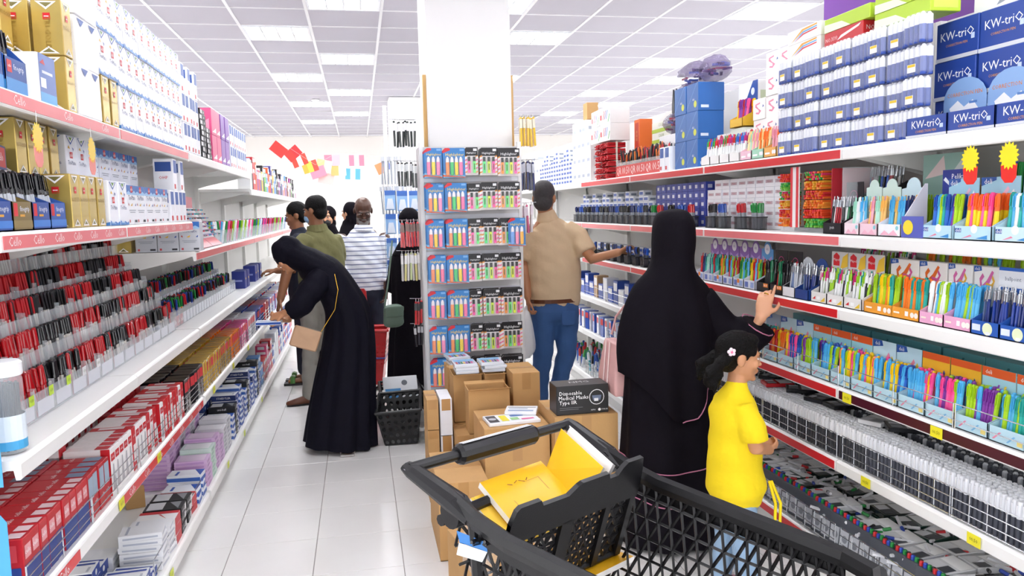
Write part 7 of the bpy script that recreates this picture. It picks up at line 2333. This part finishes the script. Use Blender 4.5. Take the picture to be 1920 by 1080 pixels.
# ---- man in striped shirt facing us
O = (.03, 7.5, 0)
pt_ = thing('person', 'person in white striped shirt with grey beard looking down behind a red basket', 'person', O)
sk = MB()
hM = frame_M((.04 - O[0], -.02, 1.605), (.05, -.90, -.42))
S = head(sk, hM, 'skin_deep', 1.06)
etube(sk, rel([(.035, 7.52, 1.42), (.04, 7.51, 1.54)], O), [.066, .062], 'skin_deep')
etube(sk, rel([(.03, 7.52, .95), (.03, 7.52, 1.38)], O), [(.13, .08), (.14, .08)], 'skin_deep', side=(1, 0, 0))
etube(sk, rel([(-.165, 7.5, 1.35), (-.20, 7.48, 1.08), (-.115, 7.25, .90)], O), [.055, .046, .03], 'skin_deep')
hand(sk, rel([(-.112, 7.243, .895)], O)[0], (.35, -.7, -.25), (.1, -.2, -.9), 'skin_deep', 1.0, .7, -1)
etube(sk, rel([(.225, 7.5, 1.35), (.255, 7.48, 1.06), (.225, 7.40, .88)], O), [.055, .046, .03], 'skin_deep')
hand(sk, rel([(.224, 7.396, .87)], O)[0], (-.05, -.15, -1), (-1, 0, 0), 'skin_deep', 1.0, .6, 1)
obj('body', fuse(sk, .006, 3), pt_)
face_parts(pt_, S, '#2a2220', '#5a322a')
bd = MB()
ball(bd, (0, -.050, -.088), (.046, .040, .034), 'beard_grey', S)
ball(bd, (.045, -.03, -.06), (.016, .03, .04), 'beard_grey', S)
ball(bd, (-.045, -.03, -.06), (.016, .03, .04), 'beard_grey', S)
ball(bd, (0, -.088, -.046), (.026, .009, .006), 'beard_grey', S)
obj('beard', fuse(bd, .006, 2, 'beard'), pt_)
cl = MB()
etube(cl, rel([(.03, 7.52, .88), (.03, 7.52, 1.0), (.03, 7.52, 1.2), (.03, 7.52, 1.33), (.035, 7.52, 1.44)], O), [(.20, .13), (.205, .135), (.215, .13), (.20, .11), (.085, .075)], 'shirt_striped', side=(1, 0, 0), n=24)
etube(cl, rel([(-.13, 7.52, 1.36), (-.19, 7.5, 1.24), (-.205, 7.48, 1.08), (-.15, 7.33, .955), (-.128, 7.28, .92)], O), [.085, .075, .068, .056, .052], 'shirt_striped', caps=False)
etube(cl, rel([(.19, 7.52, 1.36), (.25, 7.5, 1.24), (.262, 7.48, 1.06), (.238, 7.42, .93)], O), [.085, .075, .066, .054], 'shirt_striped', caps=False)
sho = obj('striped_shirt', fuse(cl, .010, 4, 'striped_shirt', .004), pt_)
obj('collar', etube(MB(), rel([(.035, 7.50, 1.425), (.037, 7.50, 1.475)], O), [(.092, .09), (.078, .078)], 'shirt_striped', side=(1, 0, 0), n=18, caps=False), sho)
tr = MB()
etube(tr, rel([(.03, 7.52, .93), (.03, 7.52, .80)], O), [(.19, .12), (.195, .13)], 'navy_cloth', side=(1, 0, 0), n=20)
for xs in (-.065, .125):
    etube(tr, rel([(xs, 7.52, .80), (xs, 7.50, .45), (xs, 7.54, .05)], O), [(.10, .11), (.08, .085), (.068, .07)], 'navy_cloth', side=(1, 0, 0))
obj('trousers', fuse(tr, .012, 3, 'trousers', .003), pt_)
for xs in (-.065, .125):
    shoe(pt_, (xs - O[0], .02, 0), (.1, -1, 0), 'leather_brown')
# red rolling basket
rc = thing('rolling_basket', 'red plastic rolling shopping basket with tall pull handle', 'shopping basket', (.035, 7.10, 0), -.15)
bot = [(-.12, -.09, .06), (.12, -.09, .06), (.12, .10, .06), (-.12, .10, .06)]
top_ = [(-.19, -.15, .55), (.19, -.15, .55), (.19, .15, .55), (-.19, .15, .55)]
for i in range(4):
    j = (i + 1) % 4
    B0, B1, T1, T0 = [Vector(p) for p in (bot[i], bot[j], top_[j], top_[i])]
    m1 = MB()
    L0, L1 = B0.lerp(T0, .35), B1.lerp(T1, .35)
    U0, U1 = B0.lerp(T0, .78), B1.lerp(T1, .78)
    m1.add([tuple(p) for p in (B0, B1, L1, L0)], [(0, 1, 2, 3)], 'red_plastic')
    m1.add([tuple(p) for p in (U0, U1, T1, T0)], [(0, 1, 2, 3)], 'red_plastic')
    holed(m1, [L0, L1, U1, U0], 7, 6, 'red_plastic', .5, .004)
    obj('side_wall', m1, rc)
obj('floor_panel', MB().box(-.12, .12, -.09, .10, .055, .065, 'red_plastic'), rc)
m = MB()
for i in range(4):
    m.cyl(top_[i], top_[(i + 1) % 4], .014, 'red_plastic', 8)
obj('rim', m, rc)
obj('trim_band', MB().tube([(-.155, -.122, .30), (.155, -.122, .30), (.155, .12, .30)], .009, '#3a2f8c', 6), rc)
hm = MB()
hm.prism([(-.10, .55), (-.05, .55), (-.035, .68), (-.03, .84), (.03, .84), (.035, .68), (.05, .55), (.10, .55), (.075, .75), (.07, .87), (.05, .90), (-.05, .90), (-.07, .87), (-.075, .75)], -.012, .012, 'red_plastic', Matrix.Translation((-.09, .14, 0)))
obj('pull_handle', hm, rc)
for x in (-.09, .09):
    for y in (-.07, .08):
        obj('caster', MB().cyl((x - .012, y, .03), (x + .012, y, .03), .03, 'rubber_black', 12), rc)

# ---- man in olive polo
O = (-.36, 6.85, 0)
po = thing('person', 'person in olive polo and grey trousers wearing a pale blue mask', 'person', O)
sk = MB()
hM = frame_M((-.365 - O[0], 0, 1.615), (-.80, .58, -.12))
S = head(sk, hM, 'skin_brown', 1.02)
etube(sk, rel([(-.35, 6.86, 1.42), (-.36, 6.86, 1.54)], O), [.064, .060], 'skin_brown')
etube(sk, rel([(-.34, 6.86, .95), (-.34, 6.86, 1.38)], O), [(.12, .08), (.13, .08)], 'skin_brown', side=(1, 0, 0))
etube(sk, rel([(-.46, 6.75, 1.36), (-.60, 6.68, 1.13), (-.66, 6.62, .90)], O), [.055, .046, .032], 'skin_brown')
hand(sk, rel([(-.662, 6.615, .89)], O)[0], (-.25, -.1, -.9), (.8, .2, 0), 'skin_brown', 1.0, .5, 1)
etube(sk, rel([(-.24, 6.95, 1.36), (-.22, 6.98, 1.12), (-.34, 7.1, 1.0)], O), [.055, .046, .032], 'skin_brown')
obj('body', fuse(sk, .007, 3), po)
face_parts(po, S)
hr = MB()
ball(hr, (0, .020, .042), (.081, .099, .090), 'hair_black', S)
ball(hr, (0, .055, -.015), (.066, .055, .066), 'hair_black', S)
obj('hair', fuse(hr, .008, 2, 'hair', .001), po)
obj('face_mask', fuse(ball(MB(), (0, -.058, -.055), (.056, .05, .045), 'mask_blue', S), .007, 2, 'mask'), po)
cl = MB()
etube(cl, rel([(-.33, 6.86, .92), (-.33, 6.86, 1.05), (-.335, 6.86, 1.25), (-.34, 6.86, 1.36), (-.35, 6.86, 1.46)], O), [(.205, .14), (.21, .145), (.205, .13), (.18, .11), (.085, .075)], 'olive_cloth', side=(.9, .4, 0), n=22)
etube(cl, rel([(-.43, 6.80, 1.38), (-.51, 6.73, 1.28), (-.56, 6.70, 1.19)], O), [.085, .08, .074], 'olive_cloth', caps=False)
etube(cl, rel([(-.24, 6.93, 1.38), (-.20, 6.97, 1.27), (-.20, 6.98, 1.17)], O), [.085, .08, .074], 'olive_cloth', caps=False)
ol = obj('polo_shirt', fuse(cl, .011, 4, 'polo_shirt', .003), po)
obj('collar', etube(MB(), rel([(-.35, 6.86, 1.44), (-.357, 6.86, 1.495)], O), [(.094, .09), (.080, .078)], 'olive_cloth', side=(1, 0, 0), n=18, caps=False), ol)
tr = MB()
etube(tr, rel([(-.34, 6.86, .95), (-.34, 6.86, .82)], O), [(.19, .13), (.195, .135)], 'grey_cloth', side=(1, 0, 0), n=18)
for xs, fx, fy in ((-.43, -.47, 6.62), (-.26, -.28, 6.95)):
    etube(tr, rel([(xs, 6.83, .82), (xs - .02, 6.78, .45), (fx, fy + .05, .07)], O), [(.10, .11), (.075, .08), (.062, .065)], 'grey_cloth', side=(1, 0, 0))
obj('trousers', fuse(tr, .012, 3, 'trousers', .003), po)
for fx, fy in ((-.47, 6.66), (-.28, 6.98)):
    shoe(po, rel([(fx, fy, 0)], O)[0], (-1, -.15, 0), 'leather_brown', 1.05, 'loafer')

# ---- man with dark hair beyond, in slides
O = (-.56, 7.55, 0)
pd = thing('person', 'person with dark hair in dark shirt and slide sandals facing the shelves', 'person', O)
sk = MB()
hM = frame_M((-.575 - O[0], 0, 1.575), (-.95, .1, -.2))
S = head(sk, hM, 'skin_brown', 1.0)
etube(sk, rel([(-.555, 7.55, 1.38), (-.565, 7.55, 1.50)], O), [.06, .058], 'skin_brown')
for y in (7.48, 7.64):
    etube(sk, rel([(-.55, y, .4), (-.56, y, .06)], O), [.055, .042], 'skin_brown')
    etube(sk, rel([(-.57, y, .04), (-.70, y, .03)], O), [(.036, .032), (.036, .02)], 'skin_brown', side=(0, 1, 0))
    etube(sk, rel([(-.55, y, .4), (-.545, 7.56, .9), (-.55, 7.55, 1.38)], O), [.06, .09, .09], 'skin_brown')
etube(sk, rel([(-.56, 7.40, 1.33), (-.62, 7.38, 1.08), (-.76, 7.42, 1.08)], O), [.05, .045, .03], 'skin_brown')
hand(sk, rel([(-.765, 7.42, 1.08)], O)[0], (-1, .1, 0), (0, .2, -1), 'skin_brown', 1, .5, 1)
obj('body', fuse(sk, .008, 2), pd)
face_parts(pd, S)
obj('hair', fuse(ball(ball(MB(), (0, .02, .042), (.083, .10, .092), 'hair_black', S), (0, .055, -.015), (.068, .056, .07), 'hair_black', S), .009, 2, 'hair', .002), pd)
cl = MB()
etube(cl, rel([(-.545, 7.55, .85), (-.545, 7.55, 1.15), (-.55, 7.55, 1.33), (-.555, 7.55, 1.42)], O), [(.19, .135), (.195, .13), (.17, .11), (.08, .075)], 'navy_cloth', side=(0, 1, 0), n=20)
etube(cl, rel([(-.555, 7.43, 1.34), (-.60, 7.38, 1.15)], O), [.08, .072], 'navy_cloth')
etube(cl, rel([(-.555, 7.68, 1.34), (-.57, 7.72, 1.12)], O), [.08, .072], 'navy_cloth')
obj('shirt', fuse(cl, .012, 3, 'shirt', .003), pd)
tr = MB()
etube(tr, rel([(-.545, 7.55, .92), (-.545, 7.55, .80)], O), [(.175, .125), (.18, .13)], 'navy_cloth', side=(0, 1, 0))
for y in (7.48, 7.64):
    etube(tr, rel([(-.545, y, .80), (-.55, y, .45), (-.56, y, .14)], O), [.095, .08, .066], 'grey_cloth')
obj('trousers', fuse(tr, .012, 2, 'trousers'), pd)
for y in (7.48, 7.64):
    sl = obj('slide_sandal', MB().box(-.75, -.52, y - .05, y + .05, .0, .022, 'rubber_black').mesh('slide'), pd, rel([(0, 0, 0)], O)[0])
    obj('strap', MB().tube([(-.67, y - .052, .02), (-.67, y - .03, .075), (-.67, y + .03, .075), (-.67, y + .052, .02)], .016, '#4a7a3a', 6, 1.5), sl)


# ---- veiled shoppers farther off
def veiled(o, fwd, hz, k, label, mask=None, skin='skin_tan', robe='abaya_black', seed=0, tall=1.0):
    p = thing('person', label, 'person', o)
    s_ = MB()
    M = frame_M((0, 0, hz), fwd)
    S_ = head(s_, M, skin, k)
    sx = Vector(fwd).cross(Vector((0, 0, 1))).normalized()
    etube(s_, [(0, 0, hz - .25), (0, 0, hz - .1)], [.06, .055], skin)
    etube(s_, [(0, 0, hz - .7), (0, 0, hz - .25)], [.09, .1], skin)
    fw = Vector(fwd).normalized()
    fw.z = 0
    for e in (-1, 1):
        sh_, el, wr = sx * e * .16 + Vector((0, 0, hz - .30)), sx * e * .2 + Vector((0, 0, hz - .56)), sx * e * .14 + fw * .22 + Vector((0, 0, hz - .62))
        etube(s_, [sh_, el, wr], [.045, .038, .026], skin)
        hand(s_, wr, fw + Vector((0, 0, -.2)), (0, 0, -1), skin, .95, .5, -e)
    obj('body', fuse(s_, .008, 2), p)
    face_parts(p, S_)
    rb_ = robe_mesh([(0, 0, hz - .16), (0, 0, hz - .24), (0, 0, hz - .42), (0, 0, hz - .75), (0, 0, hz * .32), (0, 0, .012)], [(.07, .07), (.17, .11), (.20, .14), (.20, .16), (.225, .2), (.25, .23)], robe, sx, 8, .014, 60, 5, seed)
    obj('abaya', rb_.mesh('abaya', True), p)
    sc_ = MB()
    ball(sc_, (0, .028, .034), (.090, .102, .100), robe, S_)
    ball(sc_, (0, .04, -.06), (.082, .075, .09), robe, S_)
    ball(sc_, (0, -.01, -.135), (.085, .085, .05), robe, S_)
    etube(sc_, [(0, 0, hz - .14), (0, 0, hz - .27)], [(.10, .10), (.19, .12)], robe, side=sx)
    obj('headscarf', fuse(sc_, .010, 3, 'headscarf', .002), p)
    for e in (-1, 1):
        sl_ = MB()
        etube(sl_, [sx * e * .13 + Vector((0, 0, hz - .29)), sx * e * .2 + Vector((0, 0, hz - .54)), sx * e * .15 + fw * .17 + Vector((0, 0, hz - .61))], [.08, .075, .062], robe, caps=False)
        obj('sleeve', fuse(sl_, .012, 2, 'sleeve', .002), p)
    if mask:
        obj('face_mask', fuse(ball(MB(), (0, -.058, -.055), (.056, .05, .045), mask, S_), .007, 2, 'mask'), p)
    return p


veiled((-.33, 8.6, 0), (-.25, -.95, -.05), 1.545, .97, 'person in black headscarf and black face mask behind the olive polo', 'rubber_black', 'skin_light', seed=4)
veiled((-.10, 8.95, 0), (-.6, .6, 0), 1.585, .97, 'person in black headscarf turned away behind the striped shirt', None, 'skin_light', seed=6)
pv = veiled((.42, 6.50, 0), (.55, .75, 0), 1.50, .95, 'person in black abaya with green shoulder bag beside the pillar rack', None, 'skin_tan', seed=8)
gb = thing('shoulder_bag', 'small green quilted bag on a strap beside the pillar rack', 'handbag', (.235, 6.22, .68), .25)
obj('bag_body', fuse(etube(MB(), [(0, 0, .03), (0, 0, .16)], [(.085, .035), (.08, .03)], 'leather_green', side=(1, 0, 0), n=18), .007, 2, 'bag'), gb)
obj('flap', fuse(etube(MB(), [(0, -.033, .09), (0, -.03, .165)], [(.08, .008), (.08, .012)], 'leather_green', side=(1, 0, 0)), .006, 1, 'flap'), gb)
obj('strap', MB().tube([(-.07, 0, .17), (-.02, .04, .36), (.03, .1, .58), (.06, .16, .68)], .007, 'leather_green', 6), gb)
bpy.data.scenes.remove(_tmp)
